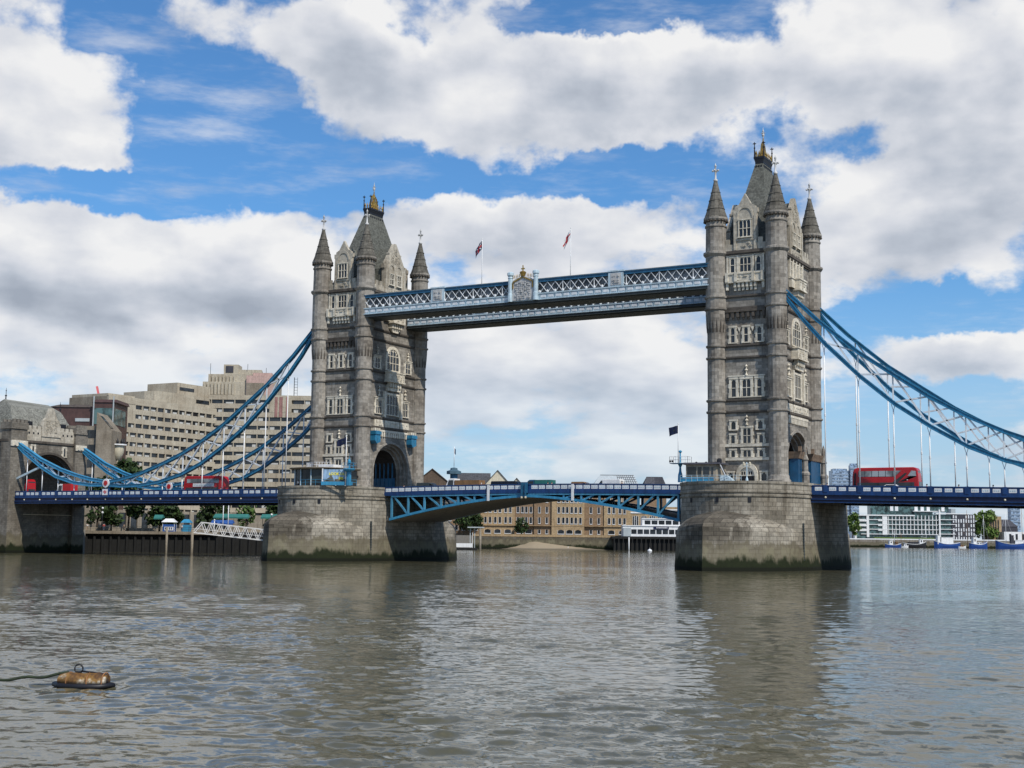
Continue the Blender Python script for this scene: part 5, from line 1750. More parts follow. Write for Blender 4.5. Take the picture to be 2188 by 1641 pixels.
def CB(p):
    m = MB((p[0], p[1], 0))
    m.k = 1.25
    return m
M['slateblue'] = paint('slate_blue_paint', (0.07, 0.13, 0.17), .6, .3)
def build_cupola():
    p = wbpt(11.2, 3)
    R = thing('roof_cupola', 'blue green cupola with a tall flagpole above the grey roofs', 'cupola', (p[0], p[1], 25))
    m = CB(p)
    m.lathe(0, 0, [(1.5, 25), (1.5, 28.9)], 8)
    m.build('drum', M['teal_blue'], R)
    m = CB(p)
    m.lathe(0, 0, [(2.9, 28.9), (2.9, 30.0), (1.5, 30.5), (1.4, 31.2), (.2, 31.5)], 8)
    m.build('cap', M['slateblue'], R)
    m = CB(p)
    m.tube([(0, 0, 31.8), (0, 0, 39.6)], .12, 6)
    m.build('flagpole', M['white'], R)
    m = CB(p)
    m.add([(.1, 0, 37.0), (.1, 0, 38.9), (.5, .2, 38.6), (.6, .15, 36.4), (.35, .1, 36.6)], [(0, 1, 2, 3, 4)])
    m.add([(.1, .06, 37.0), (.1, .06, 38.9), (.5, .26, 38.6), (.6, .21, 36.4), (.35, .16, 36.6)], [(4, 3, 2, 1, 0)])
    m.build('flag', M['dark_navy'], R)
build_cupola()
def build_glasshouse(label, u0, u1, z0, z1, glazed):
    p = wbpt((u0+u1)/2, 10)
    R = thing('rooftop_glasshouse', label, 'roof pavilion', (p[0], p[1], 5.3), 'glazed roof pavilions')
    m = WB()
    m.box(u0, u1, 8, 18, 5.3, z0)
    m.build('wall', M['brick_mid'], R)
    m = WB()
    d = (u1-u0)
    ra, rb = u0+d*.18, u1-d*.1
    v = [(u0, 8, z0), (u1, 8, z0), (u1, 18, z0), (u0, 18, z0), (ra, 13, z1), (rb, 13, z1)]
    m.add(v, [(0, 1, 5, 4), (1, 2, 5), (2, 3, 4, 5), (3, 0, 4)])
    m.build('sloping_roof', M['zinc'] if glazed else M['tilegrey'], R)
    k = WB()
    mid = u0+d*.55
    n = 9
    for i in range(n):
        t0 = i/n
        a = (mid+(u1-mid)*t0, 8, z0)
        b = (ra+(rb-ra)*(.5+.5*t0), 13, z1)
        k.bar(a, b, .14, .2)
    for j in range(1, 5):
        t = j/5
        k.bar((mid+(ra+(rb-ra)*.5-mid)*t, 8+5*t, z0+(z1-z0)*t), (u1+(rb-u1)*t, 8+5*t, z0+(z1-z0)*t), .14, .2)
    k.bar((u0, 8, z0+.05), (u1, 8, z0+.05), .25, .25)
    k.bar((ra, 13, z1+.05), (rb, 13, z1+.05), .2, .2)
    k.build('glazing_bar', M['darkroof'], R)
build_glasshouse('larger pale glazed roof pavilion showing above the white van', 65.5, 84, 25.2, 29.6, True)
build_glasshouse('smaller dark panelled roof pavilion by the nearer pier, above the parapet', 85.5, 94.5, 25.4, 29.0, False)
def build_terrace_house():
    p = wpt(15, 32)
    R = thing('terrace_house', 'brown terrace with cream windows half hidden by trees near the floating jetty', 'building', (p[0], p[1], 5.3))
    m = WF()
    m.box(7, 20.6, 32, 42, 5.3, 18.5)
    m.build('wall', M['brick_mid'], R)
    m = WF()
    m.slab([(31.5, 18.5), (42.5, 18.5), (37, 22)], 'x', 6.6, 20.6)
    m.build('roof', M['tilegrey'], R)
    for z in (7.5, 11.2, 14.8):
        for u in (8.6, 11.4, 14.2, 17.2, 19.4): bwin(R, WF, u, z, z+2.0, 1.2, 31.97)
build_terrace_house()
def build_pier_house():
    p = wpt(84, 22)
    R = thing('pier_house', 'white two storey pier building with navy sign on a black timber jetty', 'pier building', (p[0], p[1], 0))
    fr = lambda: MB((wpt(75, 16)[0], wpt(75, 16)[1], 0), WANG)
    m = fr()
    m.box(-1, 32, 0, 12, 4.6, 5.6)
    for i in range(18): m.box(-.5+i*1.8, -.1+i*1.8, -.1, .3, -3, 5.0)
    m.box(0, 31, 1.2, 11, -3, 4.7)
    m.build('jetty', M['black_timber'], R)
    m = fr()
    m.box(3.2, 30, 1.5, 9, 5.6, 9.8)
    m.box(11, 30, 2.2, 9, 9.8, 12.6)
    m.box(3.0, 30.3, 1.2, 9.2, 9.7, 10.0)
    m.box(10.8, 30.4, 1.9, 9.2, 12.6, 12.9)
    m.build('wall', M['white'], R)
    m = fr()
    for i in range(9): m.box(6.6+i*2.5, 8.7+i*2.5, 1.44, 1.6, 6.6, 8.4)
    for i in range(6): m.box(12+i*2.8, 14.3+i*2.8, 2.14, 2.3, 10.4, 12.0)
    m.build('window_band', M['glass'], R)
    m = fr()
    m.box(15.5, 21.5, 1.2, 1.42, 8.5, 9.7)
    so = m.build('sign', M['dark_navy'], R)
    m = fr()
    r = random.Random(2)
    for i in range(9): m.box(16.6+i*.5, 16.9+i*.5, 1.14, 1.22, 8.9, 9.35)
    m.build('sign_lettering', M['white'], so)
    m = fr()
    m.tube([(5.5, -.4, -2), (5.5, -.4, 5.2)], .22, 8)
    m.build('mooring_post', M['white'], R)
    m = fr()
    m.box(3.4, 6.4, 0.9, 1.4, 5.6, 9.0)
    m.build('entrance_panel', M['zinc'], R)
build_pier_house()
def build_arched():
    p = wpt(82, 45)
    R = thing('arched_building', 'brick building with four tall arched windows behind the white pier building', 'building', (p[0], p[1], 5.3))
    fr = lambda: MB((wpt(83, 42.5)[0], wpt(83, 42.5)[1], 0), WANG)
    m = fr()
    m.box(-1.5, 28, 0, 12, 5.3, 18)
    m.build('wall', M['brick_pale'], R)
    m = fr()
    m.box(-1.6, 28.2, -.3, .2, 15.2, 15.8)
    m.box(-1.6, 28.2, -.2, .2, 16.6, 17)
    m.build('cornice', M['white'], R)
    for i in range(4): bwin(R, fr, 2.6+i*3.5, 9.5, 14.2, 2.2, -.02, True, 3)
    m = fr()
    m.box(-5.6, -1.5, .5, 12, 5.3, 17)
    m.build('red_wing', M['brick_red'], R)
    for z in (8, 11, 14): bwin(R, fr, -3.5, z, z+1.6, 1.4, .47)
build_arched()
def build_pontoon():
    p = wpt(15, -35)
    R = thing('floating_jetty', 'small floating jetty with white barrier and canopy near the farther pier', 'jetty', (p[0], p[1], 0))
    fr = lambda: MB((p[0], p[1], 0), WANG)
    m = fr()
    m.box(-1.5, 6.6, -2, 2, -.4, .8)
    m.build('pontoon', M['black_timber'], R)
    m = fr()
    m.box(-1.2, 5.0, -2.0, -1.9, 1.0, 2.4)
    m.bar((4.9, -1.95, .8), (4.9, -1.95, 6.2), .18)
    m.build('barrier', M['white'], R)
    m = fr()
    m.box(3.0, 9, -1.5, 1.5, 7.9, 8.3)
    m.bar((4.0, 0, .8), (4.0, 0, 7.9), .3)
    m.bar((5.6, 0, .8), (5.6, 0, 7.9), .25)
    m.build('canopy', M['zinc'], R)
    m = fr()
    m.tube([(7.6, -1, -3), (7.6, -1, 8)], .42, 8)
    m.build('pile', M['hotel_dark'], R)
build_pontoon()

# ------------------------------------------------------------------ far bank on the right
EO = (-178.05, 881.84, 0)
ES = 0.3813                      # metres per photograph pixel at that distance, used only to note sizes
def EF(v=0.0): return MB((EO[0]-sin(WANG)*v, EO[1]+cos(WANG)*v, 0), WANG)
def build_apartments():
    R = thing('apartment_block', 'white balconied waterside apartments seen under the right side span', 'apartment block', (EO[0], EO[1], 5))
    m = EF()
    m.box(0, 30, .8, 16, 5, 25.6)
    m.box(26, 68, 1.6, 16, 5, 27)
    m.box(49, 64, 1.2, 16, 27, 29.4)
    m.box(68, 98, .5, 16, 5, 27)
    m.build('core', M['greenglass'], R)
    m = EF()
    m.box(14, 28, 4, 14, 25.6, 38)
    m.box(26, 48, 4, 14, 27, 37)
    m.box(48, 78, 4, 14, 29, 37)
    m.build('penthouse', M['greenglass'], R)
    m = EF()
    m.box(-0.3, 1.2, -.4, 16, 5, 26.0)
    m.box(9.5, 11.5, -.4, 1.5, 8, 26.0)
    m.box(22.5, 26.5, -.2, 1.5, 10, 25.0)
    m.box(-.4, 49, -.5, 16.2, 25.4, 26.3)
    m.box(48, 70, -.2, 16, 29.2, 29.8)
    m.build('frame', M['white'], R)
    for k, z in enumerate((10.6, 14.5, 18.4, 22.3)):
        m = EF()
        if k: m.box(1.2, 9.5, -.3, 1, z-1.6, z+.3)
        m.box(9 if k else 5, 68, -.3, 1.4, z-.25, z+.25)
        if k: m.box(19, 23, -.2, 1, z-1.2, z+.4)
        m.box(68, 82, -.9, 1.0, z+.3, z+.8)
        m.build('balcony', M['white'], R)
        q = EF()
        for i in range(14):
            u = 27.5+i*3.0
            q.box(u-.22, u+.22, -.1, 1.62, z, z+3.7)
        q.build('balcony_post', M['white'], R)
    m = EF()
    for u in (30, 34, 50, 55, 60, 72): m.box(u, u+2.6, 3.7, 4.1, 29.6, 33.8)
    m.build('penthouse_frame', M['white'], R)
    m = EF()
    m.box(79, 98, -.3, 1, 5, 27.2)
    mo = m.build('grey_wing', M['darkroof'], R)
    m = EF()
    r = random.Random(8)
    for i in range(9):
        for j in range(6):
            if r.random() < .8: m.box(80+i*2.05, 80.9+i*2.05, -.5, -.2, 6.5+j*3.5, 8.6+j*3.5+r.random())
    m.build('grey_wing_panel', M['lace'], mo)
    m = EF()
    m.box(66, 94, -.8, 4, 27.4, 28.1)
    m.box(68.4, 69.6, -1, 0, 5, 31)
    m.build('roof_edge', M['white'], R)
    m = EF()
    m.box(12, 60, -14, -8, 5, 8.0)
    m.build('planted_terrace', M['leaf_bright'], R)
    return R
build_apartments()
def simple_block(name, label, cat, u0, u1, v, dep, z1, wall, bands=(), fin=None, roof=None):
    p = (EO[0]+cos(WANG)*u0-sin(WANG)*v, EO[1]+sin(WANG)*u0+cos(WANG)*v)
    R = thing(name, label, cat, (p[0], p[1], 5))
    fr = lambda: MB((p[0], p[1], 0), WANG)
    m = fr()
    w = u1-u0
    m.box(0, w, 0, dep, 4, z1)
    m.build('wall', wall, R)
    for a, b, z0, zz, mat in bands:
        m = fr()
        m.box(a, b, -.25, .3, z0, zz)
        m.build('window_band', mat, R)
    if fin:
        m = fr()
        for i in range(int(w/fin)): m.box(i*fin+.2, i*fin+fin*.25, -.5, .2, 6, z1-1)
        m.build('pier_strip', M['white'], R)
    if roof:
        m = fr()
        m.prism([(-.4, -.4), (w+.4, -.4), (w+.4, dep+.4), (-.4, dep+.4)], z1, z1+roof, 0, [(w*.2, dep*.3), (w*.8, dep*.3), (w*.8, dep*.7), (w*.2, dep*.7)])
        m.build('roof', M['darkroof'], R)
    return R
simple_block('brick_flats', 'tan brick flats right of the green tree on the far bank', 'building', 111, 121, 4, 14, 26, M['brick_pale'], [(1+2*i, 1.9+2*i, 8, 23, M['glass']) for i in range(4)])
simple_block('white_boathouse', 'long white riverside building with dark door openings at the far right', 'building', 119.5, 150, -6, 14, 13.5, M['white'], [(4+5.2*i, 5.6+5.2*i, 7.2, 11.8, M['black']) for i in range(5)])
simple_block('dark_shed', 'dark roofed shed behind the long white riverside building', 'building', 119, 142, 25, 20, 18, M['darkroof'], roof=6)
simple_block('tall_flats', 'pale grey tall flats behind the tan brick flats', 'building', 108, 112, 90, 14, 34, M['zinc'])
M['band'] = paint('hazy_tower_band', (0.26, 0.33, 0.41), .5, .1)  # floor bands kept close to the wall tone, haze painted in
# distant towers beyond the river bend
def far_tower(label, x, y, w, z1, mat, ang=WANG, dep=None, grp='distant towers on the skyline'):
    R = thing('tower_block', label, 'tower block', (x, y, 5), grp)
    dep = dep or w*.8
    m = MB((x, y, 0), ang)
    m.box(0, w, 0, dep, 3, z1)
    m.build('wall', mat, R)
    m = MB((x, y, 0), ang)
    n = int((z1-8)/4.2)
    for i in range(n): m.box(.2, w-.2, -.3, .1, 8+i*4.2, 9.6+i*4.2)
    m.build('floor_band', M['band'], R)
    m = MB((x, y, 0), ang)
    m.box(w*.1, w*.9, dep*.1, dep*.9, z1, z1+2.5)
    m.build('roof_plant', M['haze_blue'], R)
far_tower('broad blue grey tower beside the nearer bridge tower, stepped lower roof', -388, 1562, 23, 98, M['haze_blue'])
far_tower('taller blue grey tower touching the left end of the bus', -366, 1571, 11, 105, M['haze_blue'], grp='distant towers on the skyline')
far_tower('lone blue grey tower above the dark shed at far right', -149, 1470, 11.5, 46, M['haze_blue'])
far_tower('blue tower sliced by the right edge of the view', -120, 1495, 14, 38, M['haze_blue'])

# ------------------------------------------------------------------ trees
def tree(label, x, y, z0, h, rx, mat, seed, n=900, leaf=.55, squash=.75, trunk=.3, name='broadleaf_tree', group=None):
    r = random.Random(seed)
    R = thing(name, label, 'tree', (x, y, z0), group)
    t = MB()
    th = h*.42
    t.tube([(x, y, z0-.3), (x+.1, y, z0+th*.6), (x-.1, y+.1, z0+h*.75)], [trunk, trunk*.8, trunk*.25], 7)
    for i in range(5):
        a = i*1.26+seed
        t.tube([(x, y, z0+th*(.6+.15*i)), (x+rx*.6*cos(a), y+rx*.6*sin(a), z0+th*(.95+.2*i))], [trunk*.5, trunk*.15], 5)
    t.build('trunk', M['bark'], R)
    c = MB()
    cz = z0+h*.62
    cl = []
    for i in range(16):
        a, b = r.random()*2*pi, r.random()*2-1
        k = r.random()**.5*.72
        cl.append((x+rx*k*cos(a)*sqrt(1-b*b*.6), y+rx*k*sin(a)*sqrt(1-b*b*.6), cz+h*.36*squash/.75*b, rx*(.30+.22*r.random())))
    for i in range(n):
        q = cl[r.randrange(len(cl))]
        a, b = r.random()*2*pi, r.random()*2-1
        s = sqrt(1-b*b)
        rr = q[3]*(.55+.55*r.random())
        p = (q[0]+rr*s*cos(a), q[1]+rr*s*sin(a), q[2]+rr*b*.8)
        e = [r.uniform(-1, 1) for _ in range(3)]
        g = [r.uniform(-1, 1) for _ in range(3)]
        s1 = leaf*(.6+.8*r.random())
        c.add([tuple(p[j]+s1*e[j] for j in range(3)), tuple(p[j]+s1*g[j] for j in range(3)), tuple(p[j]-s1*.8*e[j] for j in range(3)), tuple(p[j]-s1*.8*g[j] for j in range(3))], [(0, 1, 2, 3)])
    c.build('crown', mat, R)
    return R
TG = 'trees along the hotel terrace'
tree('dark leafy tree behind the gatehouse arch, nearest to the gatehouse', -150, 34, 5.3, 13.5, 4.6, M['leaf_dark'], 1, 1300, .6, group=TG)
tree('tall green tree in front of the hotel, rising above the deck rail', -143, 38, 5.3, 17.5, 5.6, M['leaf_dark'], 2, 1700, .6, group=TG)
tree('dark tree under the deck beside the tall green tree', -136, 42, 5.3, 9.5, 4.2, M['leaf_dark'], 3, 1000, .6, group=TG)
tree('small dark tree under the deck left of the blue kiosk', -130, 40, 5.3, 7.0, 3.0, M['leaf_dark'], 4, 700, .5, group=TG)
tree('dark tree under the deck just left of the farther pier', -101, 57, 5.3, 8.5, 3.6, M['leaf_dark'], 5, 900, .5, group=TG)
tree('broad dark tree under the deck behind the blue kiosks', -122, 46, 5.3, 8.5, 4.4, M['leaf_dark'], 21, 1100, .6, group=TG)  # this and the next two trees are added to darken the under-deck area
tree('dark tree under the deck behind the gangway', -107, 54, 5.3, 8.0, 4.0, M['leaf_dark'], 22, 1000, .6, group=TG)
tree('dark shrubby tree under the deck between the two globe lamps', -141, 30, 5.3, 6.2, 3.2, M['leaf_dark'], 23, 800, .5, group=TG)
tree('thin young tree by the green canopies on the terrace', -114, 50, 5.3, 7.6, 2.6, M['leaf_mid'], 6, 420, .4, group=TG)
tree('dark tree beside the farther pier, in front of the terrace houses', *wpt(14.6, 24), 5.3, 11.5, 4.6, M['leaf_dark'], 7, 900, .6, group='trees by the brick warehouse')
tree('smaller dark tree near the floating jetty canopy', *wpt(19, 27), 5.3, 9, 3.6, M['leaf_dark'], 8, 700, .6, group='trees by the brick warehouse')
p_ = wpt(38, 36)
tree('round dark tree against the brick warehouse wall', p_[0], p_[1], 5.3, 7.5, 3.0, M['leaf_dark'], 9, 700, .5, group='trees by the brick warehouse')
tree('large bright green tree on the far bank right of the apartments', -85, 935, 5, 24, 11, M['leaf_bright'], 10, 2400, 1.1, trunk=.6)
tree('light green tree at the left end of the apartments', -178, 874, 5, 21, 6, M['leaf_bright'], 11, 1300, 1.0, trunk=.5)

# ------------------------------------------------------------------ boats moored on the right
def boat(label, x, y, L, B, H, ang, hull, cabins, mast=0, mast2=0, name='moored_barge', grp='boats moored off the far bank', sheer=1.0):
    R = thing(name, label, 'boat', (x, y, 0), grp)
    L *= .70
    B, H = B*.85, H*.85
    cabins = [(a*.70, b*.70, w*.85, z0*.85, z1*.85, m) for a, b, w, z0, z1, m in cabins]
    fr = lambda: MB((x, y, 0), ang)
    m = fr()
    n = 14
    rings = []
    for i in range(n+1):
        t = i/n
        u = -L/2+L*t
        w = B/2*min(1, (sin(pi*min(max(t, .0), 1))**.45)) if 0 < t < 1 else .02
        zt = H*(1+sheer*.55*(2*t-1)**2*(1.4 if t > .5 else .8))
        rings.append([(u, -w*.72, -.5), (u, -w, zt*.5), (u, -w*1.02, zt), (u, w*1.02, zt), (u, w, zt*.5), (u, w*.72, -.5)])
    vs = [v for r_ in rings for v in r_]
    m.add(vs, [(i*6+j, i*6+(j+1) % 6, (i+1)*6+(j+1) % 6, (i+1)*6+j) for i in range(n) for j in range(6)])
    m.build('hull', hull, R)
    m = fr()
    for i in range(n):
        for j in (2, 3):
            a, b = rings[i][j], rings[i+1][j]
            m.bar((a[0], a[1]*1.01, a[2]), (b[0], b[1]*1.01, b[2]), .22, .3)
    m.build('gunwale', M['white'], R)
    for (a, b, w, z0, z1, mat) in cabins:
        z1 = z0+(z1-z0)*1.45
        m = fr()
        m.prism([(a, -w), (b, -w), (b, w), (a, w)], z0, z1, 0, [(a+.2, -w*.93), (b-.2, -w*.93), (b-.2, w*.93), (a+.2, w*.93)])
        m.prism([(a-.2, -w-.1), (b+.1, -w-.1), (b+.1, w+.1), (a-.2, w+.1)], z1, z1+.22)
        co = m.build('cabin', mat, R)
        m = fr()
        k = max(1, int((b-a)/1.6))
        for i in range(k):
            c = a+(b-a)*(i+.5)/k
            m.box(c-.42, c+.42, -w-.06, -w+.12, z0+(z1-z0)*.45, z0+(z1-z0)*.8)
        m.build('cabin_window', M['glass'], co)
    for k, (px, hgt) in enumerate([q for q in (mast, mast2) if q]):
        m = fr()
        m.tube([(px, 0, H*.8), (px, 0, H+hgt)], [.2, .1], 6)
        m.bar((px, 0, H+hgt*.3), (px-4, 0, H+hgt*.35), .14)
        for e in (-1, 1): m.tube([(px, 0, H+hgt*.9), (px+e*L*.3, 0, H)], .04, 4)
        m.build('mast', M['white'] if k == 0 else M['timber'], R)
    return R
W_, K_, T_ = M['white'], M['darkroof'], M['timber']
BA = WANG
boat('small blue launch with white wheelhouse, leftmost of the moored boats', -137, 838, 19, 5, 2.4, BA+.1, M['hull_blue'], [(-5, -1, 1.6, 2.2, 5.0, W_), (2, 5, 1.5, 2.0, 4.2, T_)], (1, 12))
boat('low black barge with grey hatch between two blue boats', -121, 838, 25, 6, 3.2, BA-.05, M['hull_black'], [(-7, 4, 2.2, 3.0, 4.4, K_), (5, 9, 2.0, 3.0, 6.4, W_)], (9, 17), (-10, 9))
boat('blue barge with long white deckhouse and no mast', -99, 850, 30, 6.6, 3.8, BA+pi+.12, M['hull_blue'], [(-6, 8, 2.4, 3.6, 7.8, W_), (9, 12, 2.2, 3.6, 9.0, W_)])
boat('blue tug with small white wheelhouse and tall dark mast', -78, 860, 22, 6, 3.6, BA+.2, M['hull_blue'], [(-7, -3, 2.0, 3.4, 8.0, W_), (-2, 3, 2.0, 3.0, 4.8, W_)], (5, 22), (-9, 26))
boat('largest blue barge with flared bow and white bulwark', -55, 868, 34, 7.4, 4.4, BA+pi-.1, M['hull_blue'], [(-12, -3, 2.6, 4.0, 6.4, W_), (-2, 1.5, 2.4, 4.0, 9.5, K_)], (4, 24), (-8, 27))
boat('slim navy boat with low white stripe right of the largest barge', -28, 878, 30, 6, 2.8, BA+.1, M['dark_navy'], [(-3, 6, 2.0, 2.8, 4.8, T_), (8, 12, 1.8, 2.8, 5.6, K_)], (-6, 14))
boat('dark blue boat with stepped white cabin near the dark shed', -8, 890, 24, 6, 2.8, BA+pi, M['dark_navy'], [(-6, 4, 2.0, 2.6, 4.6, W_)], (6, 11))
boat('white decked boat cut by the right edge of the view', 16, 905, 26, 6, 3.2, BA, M['hull_black'], [(-9, 7, 2.2, 3.2, 6.4, W_)], (9, 12))
boat('grey lighter with cargo cover behind the slim navy boat', -38, 905, 26, 7, 3.4, BA+.05, M['hull_black'], [(-8, 8, 2.4, 3.2, 5.6, K_)], (-10, 20))

boat('small white tender tied beside the black barge', -127, 832, 8, 2.4, 1.2, BA, W_, [(-1, 2, .9, 1.2, 2.6, W_)], name='small_tender')
boat('small white tender with tan cover between the blue barges', -88, 850, 9, 2.6, 1.3, BA+.2, W_, [(-2, 1.5, .9, 1.3, 2.4, T_)], name='small_tender')
boat('small blue tender in front of the slim navy boat', -33, 868, 9, 2.6, 1.3, BA, M['hull_blue'], [(-2, 1, .9, 1.3, 2.8, W_)], (2, 7), name='small_tender')
boat('small white motor boat beside the stepped white cabin boat', 4, 880, 11, 3, 1.5, BA+.1, W_, [(-2, 3, 1.1, 1.5, 3.2, W_)], name='small_tender')
# small mooring buoys on the water beyond the opening
for i, (x, y, t) in enumerate(((-128, 262, 'small white mooring buoy on the water before the sand bank'), (-86, 246, 'small white mooring buoy on the water before the black jetty'))):
    m = MB()
    m.lathe(x, y, [(.1, -.4), (.75, -.1), (.9, .3), (.7, .65), (.2, .85), (.06, 1.0), (.06, 1.4)], 12, 0, True)
    m.solo('mooring_buoy', M['white'], t, 'buoy', 'small white mooring buoys', loc=(x, y, 0))

# ------------------------------------------------------------------ terrace furniture under the left span
def build_gangway():
    R = thing('access_gangway', 'white lattice gangway sloping down from the terrace to behind the farther pier', 'gangway', (-107, 23.6, 5))
    a, b = (-106.8, 23.8), (-86.0, 35.0)
    L = sqrt((b[0]-a[0])**2+(b[1]-a[1])**2)
    fr = lambda: MB((a[0], a[1], 0), atan2(b[1]-a[1], b[0]-a[0]))
    zt, zb = (lambda u: 7.55-.105*u), (lambda u: 5.05-.105*u)
    for v in (0, 2.2):
        m = fr()
        m.bar((1.0, v, zt(1)), (L, v, zt(L)), .2, .22)
        m.bar((-1.2, v, zb(0)), (L, v, zb(L)), .2, .26)
        m.bar((-1.0, v, zb(0)), (1.0, v, zt(1)), .18)
        n = 11
        for i in range(n):
            u0, u1 = 1.0+(L-1)*i/n, 1.0+(L-1)*(i+1)/n
            um = (u0+u1)/2
            m.bar((u0, v, zt(u0)), (um, v, zb(um)), .13)
            m.bar((um, v, zb(um)), (u1, v, zt(u1)), .13)
        m.bar((-1.0, v, (zb(0)+zt(0))/2-.3), (L, v, (zb(L)+zt(L))/2-.3), .06)
        m.build('side_truss', M['white'], R)
    m = fr()
    for i in range(12):
        u = L*i/11
        m.bar((u, 0, zb(u)), (u, 2.2, zb(u)), .14)
    m.bar((-1, 1.1, zb(0)-.02), (L, 1.1, zb(L)-.02), 2.0, .08)
    m.build('walkway', M['steel_dark'], R)
    return R
build_gangway()
for i, (x, y, t) in enumerate(((-107.6, 23.2, 'thicker timber pile at the shore end of the white gangway'), (-113.2, 20.6, 'slim timber pile left of the white gangway'))):
    m = MB()
    m.tube([(x, y, -3), (x, y, 5.6 if i == 0 else 6.2)], .32 if i == 0 else .26, 8)
    m.solo('mooring_pile', M['hotel_dark'], t, 'pile', loc=(x, y, 0))
# deck on stilts in front of the quay
def build_stage():
    R = thing('landing_stage', 'dark timber landing stage on stilts under the left side span', 'landing stage', (-125, 30, 0))
    fr = lambda: MB((-138, 18, 0), .509)
    m = fr()
    m.box(-2, 33, 0, 14, 4.5, 5.2)
    m.build('deck', M['hotel_dark'], R)
    m = fr()
    m.box(-1.5, 52, 1.0, 12, -3, 4.5)
    for i in range(26): m.box(-1.6+i*2.0, -1.1+i*2.0, .5, 1.1, -3, 4.5)
    m.build('stilts', M['black_timber'], R)
    m = fr()
    m.box(33, 54, 2, 14, 2.5, 5.2)
    m.build('end_deck', M['black_timber'], R)
    m = fr()
    for i in range(22): m.bar((-1.5+i*1.6, .3, 5.2), (-1.5+i*1.6, .3, 6.3), .07)
    m.bar((-1.5, .3, 6.3), (32, .3, 6.3), .08)
    m.bar((-1.5, .3, 5.8), (32, .3, 5.8), .05)
    m.build('railing', M['steel_dark'], R)
build_stage()
def kiosk(label, x, y, w, h, canvas, sign=False):
    R = thing('market_kiosk', label, 'kiosk', (x, y, 5.2), 'kiosks on the terrace')
    fr = lambda: MB((x, y, 0), .509)
    m = fr()
    m.box(-w/2, w/2, 0, 2, 5.2, 5.2+h*.55)
    m.build('body', canvas, R)
    m = fr()
    m.prism([(-w/2-.3, -.4), (w/2+.3, -.4), (w/2+.3, 2.4), (-w/2-.3, 2.4)], 5.2+h*.72, 5.2+h, 0, [(-w*.3, .4), (w*.3, .4), (w*.3, 1.6), (-w*.3, 1.6)])
    for e in (-1, 1):
        for v in (0, 2): m.bar((e*w/2, v, 5.2), (e*w/2, v, 5.2+h*.75), .09)
    m.build('canopy', M['white'] if sign else canvas, R)
    if sign:
        m = fr()
        m.box(-w*.34, w*.42, -.08, .02, 5.5, 6.4)
        so = m.build('sign', M['white'], R)
        m = fr()
        for i in range(4): m.box(-w*.28+i*w*.17, -w*.18+i*w*.17, -.11, -.07, 5.7, 6.2)
        m.build('sign_lettering', M['navy'], so)
kiosk('blue kiosk with white signboard and pale canopy on the terrace', -123.0, 31.5, 2.9, 3.2, M['canopy_blue'], True)
kiosk('plain sky blue kiosk right of the signboard kiosk', -119.3, 33.6, 1.9, 3.1, M['sky_blue'])
def awning(label, x, y, w, z, mat, d=2.5):
    R = thing('terrace_awning', label, 'awning', (x, y, 5.2), 'awnings on the terrace')
    m = MB((x, y, 0), .509)
    m.prism([(-w/2, -d/2), (w/2, -d/2), (w/2, d/2), (-w/2, d/2)], z, z+.8, 0, [(-w*.46, -d*.15), (w*.46, -d*.15), (w*.46, d*.15), (-w*.46, d*.15)])
    m.box(-w/2, w/2, -d/2-.05, -d/2, z-.35, z+.02)
    m.build('canvas', mat, R)
    for e in (-1, 1):
        m = MB((x, y, 0), .509)
        m.bar((e*w*.45, 0, 5.2), (e*w*.45, 0, z+.2), .1)
        m.build('awning_post', M['steel_dark'], R)
awning('long green awning in front of the hotel podium', -113.5, 44, 9.0, 9.0, M['canopy_green'])
awning('green awning with a blue banner near the farther pier', -103.5, 48, 6.0, 9.0, M['canopy_green'])
awning('short green awning left of the blue kiosk', -129.5, 35, 2.2, 8.6, M['canopy_green'])
awning('wide blue parasol canopy below the long green awning', -113.0, 40, 5.6, 7.4, M['canopy_blue'])
for i, (x, y, h) in enumerate(((-109.9, 36.5, 12.4), (-108.6, 36.9, 12.4), (-112.2, 36.0, 8.0))):
    m = MB()
    m.tube([(x, y, 5.2), (x, y, h)], .11, 6)
    m.lathe(x, y, [(.2, h), (.24, h+.2), (.05, h+.35)], 8)
    m.solo('mast_pole', M['white'], ('left one of the two tall white poles above the gangway', 'right one of the two tall white poles above the gangway', 'short white pole left of the two tall poles')[i], 'pole', 'white poles on the terrace', loc=(x, y, 5.2))
def lamp(label, x, y, z0, h):
    R = thing('street_lamp', label, 'street lamp', (x, y, z0), 'globe lamps on the terrace')
    m = MB()
    m.tube([(x, y, z0), (x, y, z0+h)], .08, 6)
    m.build('post', M['black'], R)
    for k in (0, 1):
        m = MB()
        z = z0+h-k*1.1
        m.lathe(x, y, [(.05, z-.25), (.24, z-.1), (.27, z+.08), (.16, z+.26), (.03, z+.33)], 10, 0, True)
        m.build('globe', M['white'], R)
lamp('double globe lamp beside the farther pier', -101.0, 44.2, 5.2, 4.4)
lamp('double globe lamp under the deck by the gatehouse', -139, 25, 5.2, 5.6)

